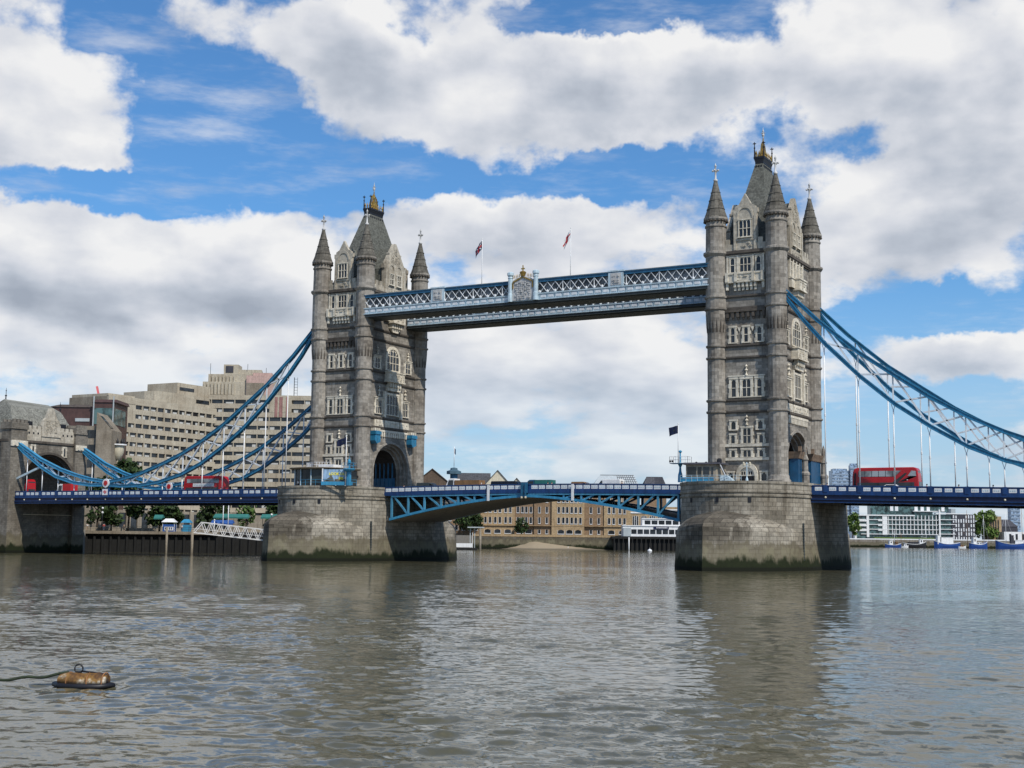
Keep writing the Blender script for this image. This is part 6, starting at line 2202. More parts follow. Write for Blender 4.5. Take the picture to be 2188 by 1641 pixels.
# ------------------------------------------------------------------ people: one skinned figure per person, clothing on top
def limb_mesh(name, joints, edges, mat, parent, root):
    me = bpy.data.meshes.new(name)
    me.from_pydata([j[:3] for j in joints], edges, [])
    me.materials.append(mat)
    o = bpy.data.objects.new(name, me)
    COL.objects.link(o)
    sk = o.modifiers.new('skin', 'SKIN')
    if not me.skin_vertices: me.attributes.new('skin', 'FLOAT', 'POINT')
    for i, j in enumerate(joints):
        sv_ = me.skin_vertices[0].data[i]
        sv_.radius = (j[3], j[4] if len(j) > 4 else j[3])
        sv_.use_root = (i == root)
    su = o.modifiers.new('sub', 'SUBSURF')
    su.levels = su.render_levels = 1
    o.parent = parent
    return o
def person(label, x, y, z, face, top, legs, stride=.12, arm=0.0, h=1.72, hair=None, skin=None):
    R = thing('person', label, 'person', (x, y, z))
    k = h/1.72
    skin = skin or M['skin']
    J = [(0, 0, .95, .14, .11), (0, 0, 1.2, .14, .10), (0, 0, 1.42, .15, .10), (0, 0, 1.5, .06, .06), (0, .01, 1.6, .085, .10), (0, .01, 1.68, .07, .08)]
    E = [(0, 1), (1, 2), (2, 3), (3, 4), (4, 5)]
    for s_ in (-1, 1):
        b = len(J)
        f = stride*s_
        J += [(s_*.09, 0, .88, .09, .09), (s_*.10, f*.6+.02, .48, .062, .066), (s_*.10, f-.03, .09, .045, .05), (s_*.105, f+.13, .04, .045, .035)]
        E += [(0, b), (b, b+1), (b+1, b+2), (b+2, b+3)]
        b = len(J)
        J += [(s_*.19, 0, 1.4, .06, .06), (s_*.25, -f*.4-.02, 1.13, .045, .045), (s_*.24, -f*.7+.06+arm, .90+arm*.6, .036, .036), (s_*.235, -f*.8+.1+arm, .80+arm*.8, .03, .045)]
        E += [(2, b), (b, b+1), (b+1, b+2), (b+2, b+3)]
    J = [(a*k, b*k, c*k)+tuple(q*k for q in rest) for a, b, c, *rest in J]
    body = limb_mesh('body', J, E, skin, R, 0)
    # trousers and jacket sit just outside the body
    JT = [(0, 0, 1.0, .155, .125), (0, 0, .9, .15, .12)]
    ET = [(0, 1)]
    for s_ in (-1, 1):
        b = len(JT)
        f = stride*s_
        JT += [(s_*.09, 0, .84, .105, .105), (s_*.10, f*.6+.02, .48, .078, .08), (s_*.10, f-.03, .12, .06, .065)]
        ET += [(1, b), (b, b+1), (b+1, b+2)]
    JT = [(a*k, b*k, c*k)+tuple(q*k for q in rest) for a, b, c, *rest in JT]
    limb_mesh('trousers', JT, ET, legs, R, 0)
    JC = [(0, 0, .93, .175, .135), (0, 0, 1.2, .165, .125), (0, 0, 1.42, .165, .115)]
    EC = [(0, 1), (1, 2)]
    for s_ in (-1, 1):
        b = len(JC)
        f = stride*s_
        JC += [(s_*.2, 0, 1.4, .075, .075), (s_*.255, -f*.4-.02, 1.13, .06, .06), (s_*.245, -f*.7+.06+arm, .92+arm*.6, .05, .05)]
        EC += [(2, b), (b, b+1), (b+1, b+2)]
    JC = [(a*k, b*k, c*k)+tuple(q*k for q in rest) for a, b, c, *rest in JC]
    limb_mesh('jacket', JC, EC, top, R, 0)
    m = MB()
    m.lathe(0, -.02*k, [(.10*k, 1.58*k), (.115*k, 1.64*k), (.105*k, 1.71*k), (.05*k, 1.755*k), (.01, 1.76*k)], 10, 0, True)
    m.build('hair', hair or M['hairdark'], R, (0, 0, 0))
    R.rotation_euler = (0, 0, face)
    return R
M['skin'] = paint('skin', (0.48, 0.30, 0.22), .6, .1)
M['hairdark'] = paint('dark_hair', (0.03, 0.022, 0.018), .6, .2)
M['denim'] = paint('denim', (0.04, 0.06, 0.12), .8, .2)
M['charcoal'] = paint('charcoal_cloth', (0.03, 0.03, 0.035), .85, .2)
M['whitecloth'] = paint('white_cloth', (0.68, 0.68, 0.66), .85, .1)
M['redcloth'] = paint('red_cloth', (0.42, 0.05, 0.05), .85, .1)
M['tancloth'] = paint('tan_cloth', (0.34, 0.25, 0.16), .85, .1)
person('person in white top and pale trousers walking on the terrace', -142.5, 23.5, 5.3, .4, M['whitecloth'], M['tancloth'], .2)
person('person in dark jacket standing on the terrace by the white top', -146.0, 24.5, 5.3, -.3, M['charcoal'], M['denim'], .05)
person('person in red top on the terrace under the small dark tree', -137.5, 24.2, 5.3, .9, M['redcloth'], M['denim'], .1)
person('person in tan coat leaning at the terrace rail near the blue kiosk', -130.5, 24.0, 5.2, pi, M['tancloth'], M['charcoal'], .05, .12)
person('person in white shirt by the signboard kiosk', -118.2, 31.0, 5.2, .2, M['whitecloth'], M['denim'], .1)
person('person with white hood on the farther pier left of the cabin', -42.6, -20.2, 13.4, 1.2, M['whitecloth'], M['charcoal'], .05, 0, 1.5)
person('person in red top on the opening span walking right', 4.3, -8.0, 12.85, -pi/2, M['redcloth'], M['charcoal'], .2)
person('person in dark jacket on the opening span behind the red top', 3.4, -7.8, 12.85, -pi/2, M['charcoal'], M['denim'], .2)
person('person in navy jacket walking on the right side span', 74.2, -8.4, 11.68, pi/2, M['charcoal'], M['denim'], .2, 0, 1.74)
person('person in dark coat at the far right of the side span', 79.2, -8.4, 11.6, pi/2, M['charcoal'], M['charcoal'], .2, 0, 1.72)
person('person with white cap on the opening span near its middle', -10.2, -8.0, 12.75, pi/2, M['whitecloth'], M['denim'], .2, 0, 1.75, M['whitecloth'])
person('person in red jacket on the right side span just ahead of the bus', 69.5, -8.6, 11.75, pi/2, M['redcloth'], M['denim'], .2, 0, 1.78)
person('person in tan coat on the right side span behind the white car', 59.2, -8.6, 11.95, -pi/2, M['tancloth'], M['charcoal'], .2, 0, 1.76)
person('person in white shirt near the nearer gate kiosk', 54.0, -8.7, 12.05, pi/2, M['whitecloth'], M['denim'], .15, 0, 1.78)
person('person in tan coat on the opening span beside the large white van', 18.0, -8.2, 12.8, pi/2, M['tancloth'], M['denim'], .2, 0, 1.74)
person('person in dark jacket on the opening span next to the farther pier', -27.0, -8.2, 12.5, -pi/2, M['charcoal'], M['denim'], .2, 0, 1.8)
person('person in red jacket on the left side span behind the advert bus', -71.5, -8.6, 12.4, pi/2, M['redcloth'], M['charcoal'], .2, 0, 1.76)
person('person in dark coat on the left side span by the white roundel', -97.0, -8.6, 12.4, -pi/2, M['charcoal'], M['charcoal'], .2, 0, 1.76)
# ------------------------------------------------------------------ vehicles
def wheel(root, x, y, r, w=.26):
    m = MB()
    n = 16
    for (rr, y0, y1, mi) in ((r, y-w/2, y+w/2, 0), (r*.55, y-w/2-.02, y+w/2+.02, 1)):
        v = [(x+rr*cos(2*pi*i/n), yy, r+rr*sin(2*pi*i/n)) for yy in (y0, y1) for i in range(n)]
        m.add(v, [tuple(range(n-1, -1, -1)), tuple(range(n, 2*n))]+[(i, (i+1) % n, n+(i+1) % n, n+i) for i in range(n)], mi)
    m.build('wheel', [M['rubber'], M['zinc']], root, (0, 0, 0))
def shell(root, prof, w, mat, name='body', tuck=.12, top=None):
    """side profile (x,z) turned into a body of width w with tucked-in rounded flanks"""
    m = MB()
    zs = [z for _, z in prof]
    zmax, zmin = max(zs), min(zs)
    cx = sum(x for x, _ in prof)/len(prof)
    cz = (zmax+zmin)/2
    lay = [(-w/2, .93), (-w/2+.06, .985), (-w/2+.2, 1.0), (w/2-.2, 1.0), (w/2-.06, .985), (w/2, .93)]
    n = len(prof)
    vs = []
    for y, k in lay:
        for x, z in prof:
            t = max(0, (z-zmin)/(zmax-zmin)-.4)
            vs.append((cx+(x-cx)*(1-(1-k)*.35), y*(1-tuck*t), cz+(z-cz)*(1-(1-k)*.8)))
    fs = [(j*n+i, j*n+(i+1) % n, (j+1)*n+(i+1) % n, (j+1)*n+i) for j in range(len(lay)-1) for i in range(n)]
    fs += [tuple(range(n-1, -1, -1)), tuple(range((len(lay)-1)*n, len(lay)*n))]
    m.add(vs, fs)
    return m.build(name, mat, root, (0, 0, 0))
M['bus_glass'] = glass('bus_glass', (0.20, 0.225, 0.235), 0.15)  # pale base colour stands in for bright sky showing in the panes
def bus(label, x, y, z, rot, swoosh=True, advert=False):
    R = thing('double_decker_bus', label, 'bus', (0, 0, 0), 'red double decker buses')
    L, H, w = 10.5, 4.4, 2.5
    prof = [(-L/2+.1, .3), (L/2-.15, .3), (L/2, .8), (L/2+.02, 1.6), (L/2-.03, 3.0), (L/2-.15, 3.9), (L/2-.4, 4.28), (L/2-.8, H), (-L/2+.9, H), (-L/2+.4, 4.25), (-L/2+.12, 3.8), (-L/2+.02, 2.9), (-L/2, .8)]
    shell(R, prof, w, M['bus_red'], 'body', .06)
    for sg in (-1, 1):
        yy = sg*w/2
        def pan(poly, mat, name, d=.03):
            m = MB()
            q = [(xx, z_) for xx, z_ in poly]
            m.slab(q, 'y', yy*(.985)-sg*.02, yy*.985+sg*d)
            return m.build(name, mat, R, (0, 0, 0))
        top = [(-4.2, 2.95), (1.6, 2.95), (2.6, 3.85), (-4.2, 3.85)] if swoosh else [(-4.5, 2.95), (4.3, 2.95), (4.3, 3.8), (-4.5, 3.8)]
        wo = pan(top, M['bus_glass'], 'upper_window')
        m = MB()
        for i in range(5):
            if swoosh or i < 5: m.box(-3.2+i*1.1, -3.14+i*1.1, *sorted((yy*.985, yy*.985+sg*.05)), 2.95, 3.85)
        m.build('window_pillar', M['black'], wo, (0, 0, 0))
        pan([(-4.4, 1.1), (4.6, 1.1), (4.6, 2.0), (-4.4, 2.0)], M['glass'], 'lower_window')
        if swoosh:
            pan([(2.2, 2.1), (2.9, 2.1), (4.9, 3.75), (4.9, 2.9), (3.7, 2.85)], M['black'], 'stair_glass', .02)
            pan([(1.2, 2.02), (2.1, 2.02), (3.5, 3.4), (3.2, 3.5)], M['glass'], 'stair_glass')
            pan([(3.6, 3.0), (4.9, 3.0), (4.85, 3.75), (4.2, 3.85)], M['bus_glass'], 'front_side_window', .04)
            pan([(-5.0, .9), (-4.7, .9), (-4.6, 3.6), (-4.85, 3.4)], M['black'], 'rear_glass', .05)
            for i in range(5):
                m = MB()
                m.box(2.9+i*.27, 3.08+i*.27, *sorted((yy*.985, yy*.985+sg*.05)), 2.32, 2.44)
                if i == 2: m.build('lettering', M['white'], R, (0, 0, 0))
        if advert:
            m = MB()
            m.box(-3.2, 2.6, *sorted((yy*.985, yy*.985+sg*.05)), 2.15, 2.85)
            ao = m.build('advert', M['white'], R, (0, 0, 0))
            m = MB()
            for i in range(12): m.box(-2.8+i*.43, -2.55+i*.43, *sorted((yy*.985, yy*.985+sg*.07)), 2.4, 2.6)
            m.build('advert_lettering', M['pale_blue'], ao, (0, 0, 0))
        for xx in (-3.2, 3.0): wheel(R, xx, sg*1.08, .5)
    m = MB()
    m.box(L/2-.02, L/2+.04, -1.0, 1.0, 1.1, 2.1)
    m.box(L/2-.22, L/2-.1, -1.0, 1.0, 3.0, 3.8)
    m.build('windscreen', M['glass'], R, (0, 0, 0))
    for sg in (-1, 1):
        m = MB()
        m.lathe(0, 0, [(.01, 0), (.13, 0), (.13, .05), (.01, .06)], 10)
        m2 = MB()
        m2.add([(L/2+zz-.02, sg*.95+xx, .75+yy) for xx, yy, zz in m.v], m.f)
        m2.build('headlight', M['cream'], R, (0, 0, 0))
    R.location = (x, y, z)
    R.rotation_euler = (0, 0, rot)
    return R
bus('red double decker bus with diagonal window sweep on the right side span', 62.0, -2.75, 12.05, 0)
bus('red double decker bus with long white advert on the left side span', -80.6, -2.75, 12.45, pi, False, True)
bus('red double decker bus partly inside the gatehouse arch', -139.0, -2.2, 12.45, 0, False, False)
def van(label, x, y, z, rot, mat, L=5.2, H=2.3, w=1.95, box=None, name='delivery_van', cat='van', grp=None, glassy=True):
    R = thing(name, label, cat, (0, 0, 0), grp)
    if box:
        prof = [(L/2-2.0, .35), (L/2, .35), (L/2+.02, 1.1), (L/2-.25, 1.5), (L/2-.7, H*.92), (L/2-1.0, H), (L/2-2.0, H)]
    else:
        prof = [(-L/2, .35), (L/2, .35), (L/2+.02, .9), (L/2-.15, 1.1), (L/2-.8, 1.25), (L/2-1.6, H*.96), (L/2-2.0, H), (-L/2+.1, H), (-L/2, H*.9)]
    shell(R, prof, w, mat, 'body' if not box else 'cab', .14)
    if box:
        m = MB()
        m.box(-L/2, L/2-2.1, -w/2, w/2, .8, box[0])
        m.box(-L/2-.02, L/2-2.08, -w/2-.03, w/2+.03, .7, .82)
        m.build('load_box', box[1], R, (0, 0, 0))
    for sg in (-1, 1):
        m = MB()
        yy = sg*w/2
        a = [(L/2-1.75, 1.3), (L/2-.85, 1.3), (L/2-1.5, H*.9), (L/2-1.75, H*.9)] if not box else [(L/2-1.8, 1.35), (L/2-.5, 1.35), (L/2-.85, H*.88), (L/2-1.8, H*.88)]
        m.slab(a, 'y', yy*.96-sg*.05, yy*.96+sg*.025)
        m.build('side_window', M['glass'], R, (0, 0, 0))
        for xx in (-L/2+.9, L/2-.95): wheel(R, xx, sg*(w/2-.12), .34)
        m = MB()
        m.box(L/2-.03, L/2+.04, sg*(w/2-.35)-.14, sg*(w/2-.35)+.14, .75, .95)
        m.build('headlight', M['cream'], R, (0, 0, 0))
    m = MB()
    m.add([(L/2-.78, -w*.40, 1.28), (L/2-.78, w*.40, 1.28), (L/2-1.52, w*.36, H*.93), (L/2-1.52, -w*.36, H*.93)] if not box else [(L/2-.24, -w*.40, 1.52), (L/2-.24, w*.40, 1.52), (L/2-.68, w*.36, H*.9), (L/2-.68, -w*.36, H*.9)], [(0, 1, 2, 3)])
    for i in range(len(m.v)):
        xx, yy, zz = m.v[i]
        m.v[i] = (xx+.05, yy, zz+.03)
    m.build('windscreen', M['glass'], R, (0, 0, 0))
    R.location = (x, y, z)
    R.rotation_euler = (0, 0, rot)
    return R
def car(label, x, y, z, rot, mat):
    R = thing('parked_car' if False else 'car', label, 'car', (0, 0, 0), 'cars on the bridge')
    prof = [(-2.1, .3), (2.1, .3), (2.12, .7), (1.3, .92), (.6, 1.42), (-.9, 1.45), (-1.7, 1.0), (-2.1, .9)]
    shell(R, prof, 1.75, mat, 'body', .3)
    for sg in (-1, 1):
        m = MB()
        yy = sg*.79
        m.slab([(-1.35, .98), (1.05, .98), (.5, 1.36), (-.85, 1.38)], 'y', yy-sg*.06, yy+sg*.02)
        m.build('side_window', M['glass'], R, (0, 0, 0))
        for xx in (-1.3, 1.3): wheel(R, xx, sg*.78, .31, .2)
    R.location = (x, y, z)
    R.rotation_euler = (0, 0, rot)
car('white car with dark windows in front of the bus on the right side span', 63.9, -6.6, 12.15, 0, M['white'])
van('white lorry cab pulling a tan load on the opening span', -16.0, -4.2, 12.85, pi, M['white'], 7.4, 2.7, 2.3, (2.35, M['timber']), 'flatbed_lorry', 'lorry', 'vans and lorries on the opening span')
van('dark grey coach behind the tan load on the opening span', -10.6, 3.2, 12.85, 0, M['darkroof'], 7.0, 2.45, 2.3, None, 'dark_coach', 'coach')
van('grey van beside the lorry near the farther tower', -24.0, -4.0, 12.75, 0, M['steel_dark'], 4.8, 2.1, 1.9, None, 'delivery_van', 'van', 'vans and lorries on the opening span')
van('green and red covered lorry at the middle of the opening span', -.2, -4.0, 12.8, pi, M['teal_blue'], 5.4, 2.35, 2.0, (2.3, M['canopy_green']), 'covered_lorry', 'lorry', 'vans and lorries on the opening span')
van('brown van between the covered lorry and the white van', 8.6, -4.0, 12.8, 0, M['timber'], 4.2, 1.9, 1.85, None, 'delivery_van', 'van', 'vans and lorries on the opening span')
van('large white van on the right half of the opening span', 13.6, -4.0, 12.75, pi, M['white'], 5.2, 2.3, 2.0, None, 'delivery_van', 'van', 'vans and lorries on the opening span')
van('white van with red bands near the gatehouse on the left side span', -120.5, -4.0, 12.4, pi, M['white'], 4.6, 3.1, 2.1, (3.1, M['red']), 'ambulance', 'van')
car('dark blue car in front of the gatehouse arch', -127.6, -5.0, 12.4, 0, M['dark_navy'])

# ------------------------------------------------------------------ cabins on the piers
def rails(mb, pts, z0, h=1.1, step=1.2, r=.05):
    for (ax, ay), (bx, by) in zip(pts, pts[1:]):
        L = sqrt((bx-ax)**2+(by-ay)**2)
        n = max(1, int(L/step))
        for i in range(n+1):
            t = i/n
            mb.bar((ax+(bx-ax)*t, ay+(by-ay)*t, z0), (ax+(bx-ax)*t, ay+(by-ay)*t, z0+h), r)
        for k in (1.0, .55): mb.bar((ax, ay, z0+h*k), (bx, by, z0+h*k), r)
def text(body, size, mat, loc, rx, rz, parent, name='lettering'):
    cu = bpy.data.curves.new(name, 'FONT')
    cu.body = body
    cu.size = size
    cu.extrude = .01
    cu.offset = .018
    cu.align_x = 'CENTER'
    cu.materials.append(mat)
    tmp = bpy.data.objects.new(name, cu)
    me = bpy.data.meshes.new_from_object(tmp)
    bpy.data.objects.remove(tmp)
    me.name = name
    o = bpy.data.objects.new(name, me)
    COL.objects.link(o)
    o.parent = parent
    o.location = loc
    o.rotation_euler = (rx, 0, rz)
    return o
def build_glass_cabin():
    R = thing('lookout_cabin', 'round fronted glass cabin with poster and flat roof on the farther pier', 'cabin', (-38, -18, TZ))
    # plan: rounded front towards the river
    def plan(o):
        p = []
        for i in range(15):
            t = pi+pi*i/14
            p.append((-40.6+(5.3+o)*cos(t), -15.5+(5.2+o)*sin(t)))
        return p+[(-40.6+5.3+o, -11.6), (-40.6-5.3-o, -11.6)]
    m = MB()
    m.prism(plan(-.15), TZ, 16.9)
    m.build('glazing', M['dim_glass'], R)
    m = MB()
    pl = plan(0)
    for i in range(0, 15, 2):
        x, y = pl[i]
        m.bar((x, y, TZ), (x, y, 16.95), .16)
    m.build('mullion', M['pale_blue'], R)
    m = MB()
    m.prism(plan(.5), 16.9, 17.15, 0, plan(1.0))
    m.prism(plan(1.0), 17.15, 17.25, 0, plan(.9))
    ro = m.build('flat_roof', M['hotel_dark'], R)
    m = MB()
    rails(m, [(-44.5, -14), (-43.0, -17.5), (-40, -19), (-37, -18)], 17.25, 1.0, .5, .06)
    m.build('roof_rail', M['white'], ro)
    m = MB()
    m.prism([(-42, -15), (-38.5, -15), (-38.5, -12), (-42, -12)], 17.25, 18.0)
    m.build('roof_plant', M['white'], ro)
    # poster stands in front of the glazing
    px, py = -34.0, -20.15
    a = .42
    m = MB((px, py, 0), a)
    m.box(-2.4, 2.4, -.06, .04, 14.45, 16.75)
    po = m.build('poster', M['poster_sky'], R)
    m = MB((px, py, 0), a)
    m.slab([(-2.3, 14.5), (-.3, 14.5), (-.5, 15.1), (-1.0, 15.9), (-1.25, 15.3), (-1.9, 14.9)], 'y', -.08, -.05)
    m.slab([(-.3, 14.5), (2.3, 14.5), (2.3, 14.9), (1.2, 15.1), (-.2, 15.0)], 'y', -.085, -.05)
    m.build('poster_hills', M['slate'], po)
    ca, sa = cos(a), sin(a)
    def P(u, v): return (px+ca*u-sa*v+38, py+sa*u+ca*v+18, 0)
    for t, s, u, z in (('LOOK OUT', .68, .45, 15.7), ('SEE', .6, .95, 14.95)):
        q = P(u, -.1)
        text(t, s, M['yellow'], (q[0], q[1], z-TZ), pi/2, a, po)
    m = MB((px, py, 0), a)
    m.box(-2.62, -2.42, -.1, .1, TZ, 16.9)
    m.build('poster_post', M['white'], R)
    m = MB((px, py, 0), a)
    m.box(-2.6, 3.2, -.5, -.44, 13.85, 14.5)
    m.build('fence_panel', M['sky_blue'], R)
    m = MB()
    rails(m, [(-41.2, -21.2), (-38.6, -21.9), (-35.4, -21.0), (-32.6, -19.2), (-31.3, -17.5)], TZ, 1.1, .9, .05)
    m.build('fence_rail', M['sky_blue'], R)
    # small steel platform on a post at the right of the cabin
    m = MB()
    m.box(-31.8, -31.2, -19.9, -19.3, TZ, 16.5)
    m.lathe(-31.5, -19.6, [(.3, 16.2), (1.0, 16.55), (1.15, 16.75), (1.15, 16.9)], 12)
    rails(m, [(-32.5, -20.5), (-30.4, -20.5), (-30.4, -18.9), (-32.5, -18.9)], 16.9, 1.0, .7, .05)
    m.lathe(-31.5, -19.6, [(.1, 16.9), (.1, 17.7), (.32, 17.9), (.32, 18.3), (.05, 18.7), (.04, 19.2)], 8)
    m.build('signal_platform', M['sky_blue'], R)
    return R
M['yellow'] = paint('yellow_print', (0.88, 0.76, 0.04), .6, .05)
M['poster_sky'] = paint('printed_sky', (0.30, 0.45, 0.62), .55, .5, gs=.35)
build_glass_cabin()
def build_control_cabin():
    R = thing('control_cabin', 'small cream control cabin with dark windows on the nearer pier', 'cabin', (36.8, -18, TZ))
    fr = lambda: MB((36.8, -17.6, 0), .12)
    m = fr()
    m.prism([(-2.7, -1.6), (2.2, -1.6), (2.9, -.8), (2.9, 2), (-2.7, 2)], TZ, 16.55)
    m.build('wall', M['cabin'], R)
    m = fr()
    for a, b in ((-2.45, -1.0), (-.75, -.15), (.15, 1.1), (1.45, 1.75)): m.box(a, b, -1.66, -1.5, 14.75, 16.15)
    m.box(-2.76, -2.6, -1.2, .5, 14.9, 16.1)
    m.build('window', M['glass'], R)
    m = fr()
    m.prism([(-3.2, -2.1), (2.8, -2.1), (3.4, -1), (3.4, 2.2), (-3.2, 2.2)], 16.55, 16.85, 0, [(-3.0, -1.9), (2.7, -1.9), (3.2, -.9), (3.2, 2.1), (-3.0, 2.1)])
    for x in (-1.4, .2, 1.8): m.lathe(x, 0, [(.2, 16.85), (.2, 17.0), (.02, 17.1)], 8)
    m.build('roof', M['darkroof'], R)
    m = fr()
    m.box(-3.4, 2.0, -2.45, -2.38, TZ, 14.5)
    m.build('fence_panel', M['sky_blue'], R)
    m = fr()
    rails(m, [(-3.4, -2.5), (2.2, -2.5), (6.2, -1.6)], TZ, 1.0, .8, .05)
    m.build('fence_rail', M['pale_blue'], R)
    return R
M['cabin'] = paint('cabin_render', (0.36, 0.31, 0.235), .7, .3)
build_control_cabin()
def build_signal_mast():
    x, y = 32.9, -18.4
    R = thing('signal_mast', 'pale blue signal mast with railed platform left of the control cabin', 'signal mast', (x, y, TZ))
    m = MB()
    m.lathe(x, y, [(.42, TZ), (.36, 15.0), (.22, 15.5), (.16, 16.2), (.42, 16.75), (.2, 16.85), (.13, 17.0), (.13, 18.5), (.3, 18.65), (.3, 18.8), (.05, 18.95)], 10)
    m.build('post', M['sky_blue'], R)
    m = MB()
    m.prism([(x-1.5, y-.8), (x+1.6, y-.8), (x+1.6, y+.8), (x-1.5, y+.8)], 16.75, 16.85)
    m.build('platform', M['teal_blue'], R)
    m = MB()
    rails(m, [(x-1.5, y-.8), (x+1.6, y-.8), (x+1.6, y+.8), (x-1.5, y+.8), (x-1.5, y-.8)], 16.85, 1.05, .8, .045)
    m.build('platform_rail', M['white'], R)
    for dx in (-1.35, -.95):
        m = MB()
        m.lathe(x+dx, y-.95, [(.06, 16.95), (.16, 17.0), (.18, 17.2), (.08, 17.3)], 8)
        m.build('signal_lamp', M['black'], R)
build_signal_mast()
def flag_mesh(mb, w, h, droop, seed, colour, thick=.03, nx=14, nz=10):
    """cloth hanging from the hoist at x = 0 towards -x; droop in metres; colour(s,t) -> slot"""
    def P(i, j):
        s, t = i/nx, j/nz
        x = -w*s
        y = .12*w*sin(s*7+seed+t*2)*s+.05*sin(s*13+seed)
        z = h*t-droop*s**1.1-.10*h*s*(1-t)*sin(seed)
        return (x, y, z)
    for k in (0, 1):
        b = []
        for i in range(nx+1):
            for j in range(nz+1):
                x, y, z = P(i, j)
                b.append((x, y+k*thick, z))
        fs = [(i*(nz+1)+j, (i+1)*(nz+1)+j, (i+1)*(nz+1)+j+1, i*(nz+1)+j+1) for i in range(nx) for j in range(nz)]
        if k == 0: fs = [f[::-1] for f in fs]
        st = len(mb.v)
        mb.add(b, fs, 0, True)
        for q in range(len(fs)):
            i, j = q//nz, q % nz
            mb.mi[len(mb.f)-len(fs)+q] = colour((i+.5)/nx, (j+.5)/nz)
def flagpole(label, x, y, z0, z1, w, h, droop, seed, colour, mats, rz=0.0, zf=None):
    R = thing('flagpole', label, 'flag', (x, y, z0), 'flags on the bridge')
    m = MB()
    m.tube([(x, y, z0), (x, y, z1)], [.085, .05], 8)
    m.lathe(x, y, [(.03, z1), (.11, z1+.06), (.11, z1+.16), (.02, z1+.24)], 8)
    m.build('pole', M['white'], R)
    m = MB((x, y, (zf or z1-.15)-h), rz)
    flag_mesh(m, w, h, droop, seed, colour)
    m.build('flag', mats, R)
def union(s, t):
    # white edged red cross over white diagonals on blue
    if abs(s-.5) < .055 or abs(t-.5) < .07: return 1
    if abs(s-.5) < .09 or abs(t-.5) < .12: return 2
    if abs(abs(s-.5)-abs(t-.5)) < .04: return 2
    return 0
def george(s, t): return 1 if abs(s-.5) < .11 or abs(t-.5) < .13 else 0
def plain(s, t): return 1 if (.35 < s < .6 and .35 < t < .6) else 0
NV = M['dark_navy']
flagpole('drooping dark blue flag crossed in red and white, above the walkway left half', -9.1, -10.7, 48.2, 59.2, 1.5, 1.5, 1.7, .6, union, [NV, M['red'], M['white']])
flagpole('drooping white flag with red cross, above the walkway right half', 9.1, -10.7, 48.2, 59.4, 1.5, 1.4, 2.2, 2.0, george, [M['white'], M['red']])
flagpole('navy flag flying over the control cabin on the nearer pier', 33.05, -19.6, 16.85, 23.0, 1.6, 1.25, .35, 1.2, plain, [NV, M['steel_dark']])
flagpole('navy flag on the white pole in front of the farther tower', -31.95, -20.0, TZ, 22.8, 1.9, 1.2, .5, 3.0, plain, [NV, M['steel_dark']])
def small_bits():
    # nearer pier
    m = MB()
    m.lathe(39.0, -17.8, [(.5, TZ), (.55, 14.1), (.55, 15.0), (.45, 15.15)], 10)
    m.solo('litter_drum', M['red'], 'bright red drum beside the control cabin on the nearer pier', 'drum', loc=(39.0, -17.8, TZ))
    R = thing('loading_crane', 'small dark davit crane with white strut right of the control cabin', 'crane', (40.4, -18.6, TZ))
    m = MB()
    m.bar((41.0, -18.6, TZ), (39.6, -18.6, 17.1), .34, .3)
    m.lathe(39.6, -18.6, [(.2, 16.5), (.42, 16.7), (.42, 17.3), (.2, 17.5)], 8)
    m.build('jib', M['black'], R)
    m = MB()
    m.bar((41.1, -18.9, TZ+.2), (39.8, -18.9, 16.6), .12)
    m.build('strut', M['white'], R)
    m = MB()
    m.prism([(39.9, -19.2), (42.2, -19.2), (42.2, -18), (39.9, -18)], TZ, 14.75, 0, [(40.0, -19.1), (41, -19.1), (41, -18.1), (40.0, -18.1)])
    m.build('base', M['pale_blue'], R)
    R = thing('terrace_lamp', 'pale blue lamp standard in front of the nearer tower doorway', 'lamp', (43.4, -16.5, TZ))
    m = MB()
    m.lathe(43.4, -16.5, [(.28, TZ), (.2, 14.3), (.09, 14.6), (.09, 16.6), (.2, 16.7), (.06, 16.9)], 8)
    m.bar((42.9, -16.5, 16.3), (43.9, -16.5, 16.3), .08)
    m.build('post', M['pale_blue'], R)
    for sg in (-1, 1):
        m = MB()
        m.lathe(43.4+sg*.5, -16.5, [(.06, 16.3), (.16, 16.4), (.2, 16.8), (.04, 17.0)], 8)
        m.build('lamp_head', M['cream'], R)
small_bits()
# gate kiosks where the side span meets the nearer tower
M['gate_blue'] = paint('gate_blue', (0.010, 0.075, 0.165), .45, .3)
def gate_kiosk(label, y, w):
    x = 48.2
    R = thing('gate_kiosk', label, 'gate kiosk', (x, y, TZ), 'gate kiosks at the nearer tower')
    m = MB()
    m.box(x-.5, x+1.0, y-w, y+w, 12.6, 17.9)
    m.build('body', M['gate_blue'], R)
    m = MB()
    P = lambda a, b: [(x-.5-a, y-w-b), (x+1.0+a, y-w-b), (x+1.0+a, y+w+b), (x-.5-a, y+w+b)]
    m.prism(P(.15, .15), 17.9, 18.3, 0, P(.25, .25))
    m.prism(P(.25, .25)[:], 18.3, 19.0, 0, P(.5, .45))
    for sy in (-1, 1): m.prism([(x+1.2, y+sy*(w+.5)-.2), (x+1.7, y+sy*(w+.5)-.2), (x+1.7, y+sy*(w+.5)+.2), (x+1.2, y+sy*(w+.5)+.2)], 19.0, 19.8)
    m.build('flared_roof', M['kiosk_roof'], R)
    m = MB()
    yy = y+w+.55
    for yy in (y+w+.5,):
        m.lathe(x+1.4, yy, [(.7, 12.6), (.7, 15.2), (.8, 15.3), (.8, 15.6), (.5, 15.9), (.45, 17.6), (.6, 17.8), (.3, 18.6), (.36, 19.4), (.22, 20.2), (.05, 20.8)], 8)
    m.build('stone_pillar', M['shaft'], R)
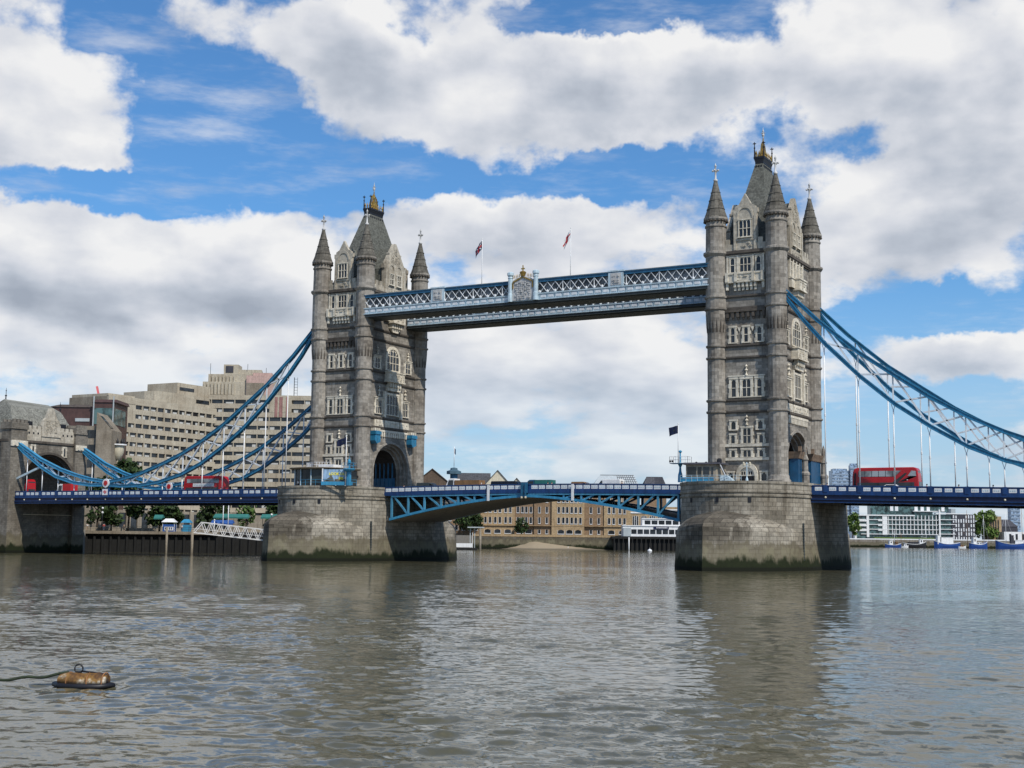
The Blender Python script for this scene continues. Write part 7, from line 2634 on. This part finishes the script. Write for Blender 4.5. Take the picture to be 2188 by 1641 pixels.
M['kiosk_roof'] = masonry('kiosk_roof_stone', (0.25, 0.18, 0.13), .7, .5, .15, .7, .02, .5, False, (.55, .5, .45), .5)
gate_kiosk('narrow blue gate kiosk half hidden by the nearer tower turret', -7.2, 0.95)
gate_kiosk('wide blue gate kiosk with flared brown roof at the nearer tower arch', 1.6, 2.7)

# ------------------------------------------------------------------ mooring buoy and rope in the foreground
def build_buoy():
    cx, cy = 82.6, -190.6
    ang = .42
    R = thing('mooring_drum', 'rusty brown mooring drum with iron ring floating at lower left', 'buoy', (cx, cy, 0))
    fr = lambda: MB((cx, cy, 0), ang)
    m = fr()
    n, k = 18, 10
    rings = []
    L = 1.5
    for i in range(k+1):
        t = i/k
        u = -L/2+L*t
        r = .335*(1+.05*sin(t*pi*3)-.22*abs(2*t-1)**3)
        sag = .02*sin(t*9)
        rings.append([(u, r*(1+.07*sin(3*2*pi*j/n+t*5))*cos(2*pi*j/n), .15+sag+r*.80*(1+.07*sin(2*2*pi*j/n+t*8))*sin(2*pi*j/n)) for j in range(n)])
    vs = [v for r_ in rings for v in r_]
    m.add(vs, [(i*n+j, i*n+(j+1) % n, (i+1)*n+(j+1) % n, (i+1)*n+j) for i in range(k) for j in range(n)], 0, True)
    m.add(rings[0], [tuple(range(n))])
    m.add(rings[-1], [tuple(range(n-1, -1, -1))])
    m.build('drum', M['buoy'], R)
    m = fr()
    for u in (-.45, 0.2, .68):
        pts = [(u, .335*cos(2*pi*j/24), .15+.335*.80*sin(2*pi*j/24)) for j in range(25)]
        m.tube(pts, .022, 6)
    m.build('hoop', M['rust'], R)
    m = fr()
    m.tube([(-.18+.13*cos(2*pi*j/18), 0, .53+.13*sin(2*pi*j/18)) for j in range(19)], .024, 6)
    m.box(-.26, -.1, -.05, .05, .38, .45)
    m.build('iron_ring', M['black'], R)
    m = fr()
    m.tube([(-.95, 0, .05), (-.6, -.34, .03), (0, -.4, .02), (.6, -.37, .03), (.95, -.05, .05), (.6, .34, .03), (0, .38, .02), (-.6, .34, .03), (-.95, 0, .05)], .085, 8)
    m.tube([(-.1, -.02, .45), (.3, -.05, .43), (.7, -.02, .36), (.78, -.1, .1)], .03, 6)
    m.build('fender_rope', M['black'], R)
    # rope running away to the left
    a = (cx+cos(ang)*-.5, cy+sin(ang)*-.5, .42)
    pts = []
    for i in range(25):
        t = i/24
        pts.append((a[0]-3.2*t, a[1]-1.35*t-.25*t*t, .42-.36*t**.6+.03*sin(t*20)))
    m = MB()
    m.tube(pts, .045, 7)
    m.solo('mooring_rope', M['rope'], 'dark green mooring rope running left from the rusty drum', 'rope', loc=a)
def buoy_mat():
    m, N = new_mat('rusty_buoy')
    p = N.n('ShaderNodeTexCoord').outputs['Object']
    n = N.noise(p, 2.2, 6, .65)
    n2 = N.noise(p, 7.0, 4, .6)
    z = N.n('ShaderNodeSeparateXYZ', {0: p}).outputs[2]
    col = N.ramp(n, [(.34, (.03, .014, .009, 1)), (.46, (.15, .070, .016, 1)), (.56, (.27, .15, .040, 1)), (.64, (.55, .48, .38, 1))])
    col = N.mix(N.rng(n2, .45, .7, 0, .7), col, (.06, .035, .02, 1))
    col = N.mix(N.rng(z, .22, .08, 0, .95), col, (.008, .009, .007, 1))
    finish(N, col, .65, .35, 0, n2, .4, .03)
    return m
M['buoy'] = buoy_mat()
M['rope'] = paint('wet_rope', (0.035, 0.05, 0.025), .8, .5, gs=6)
build_buoy()
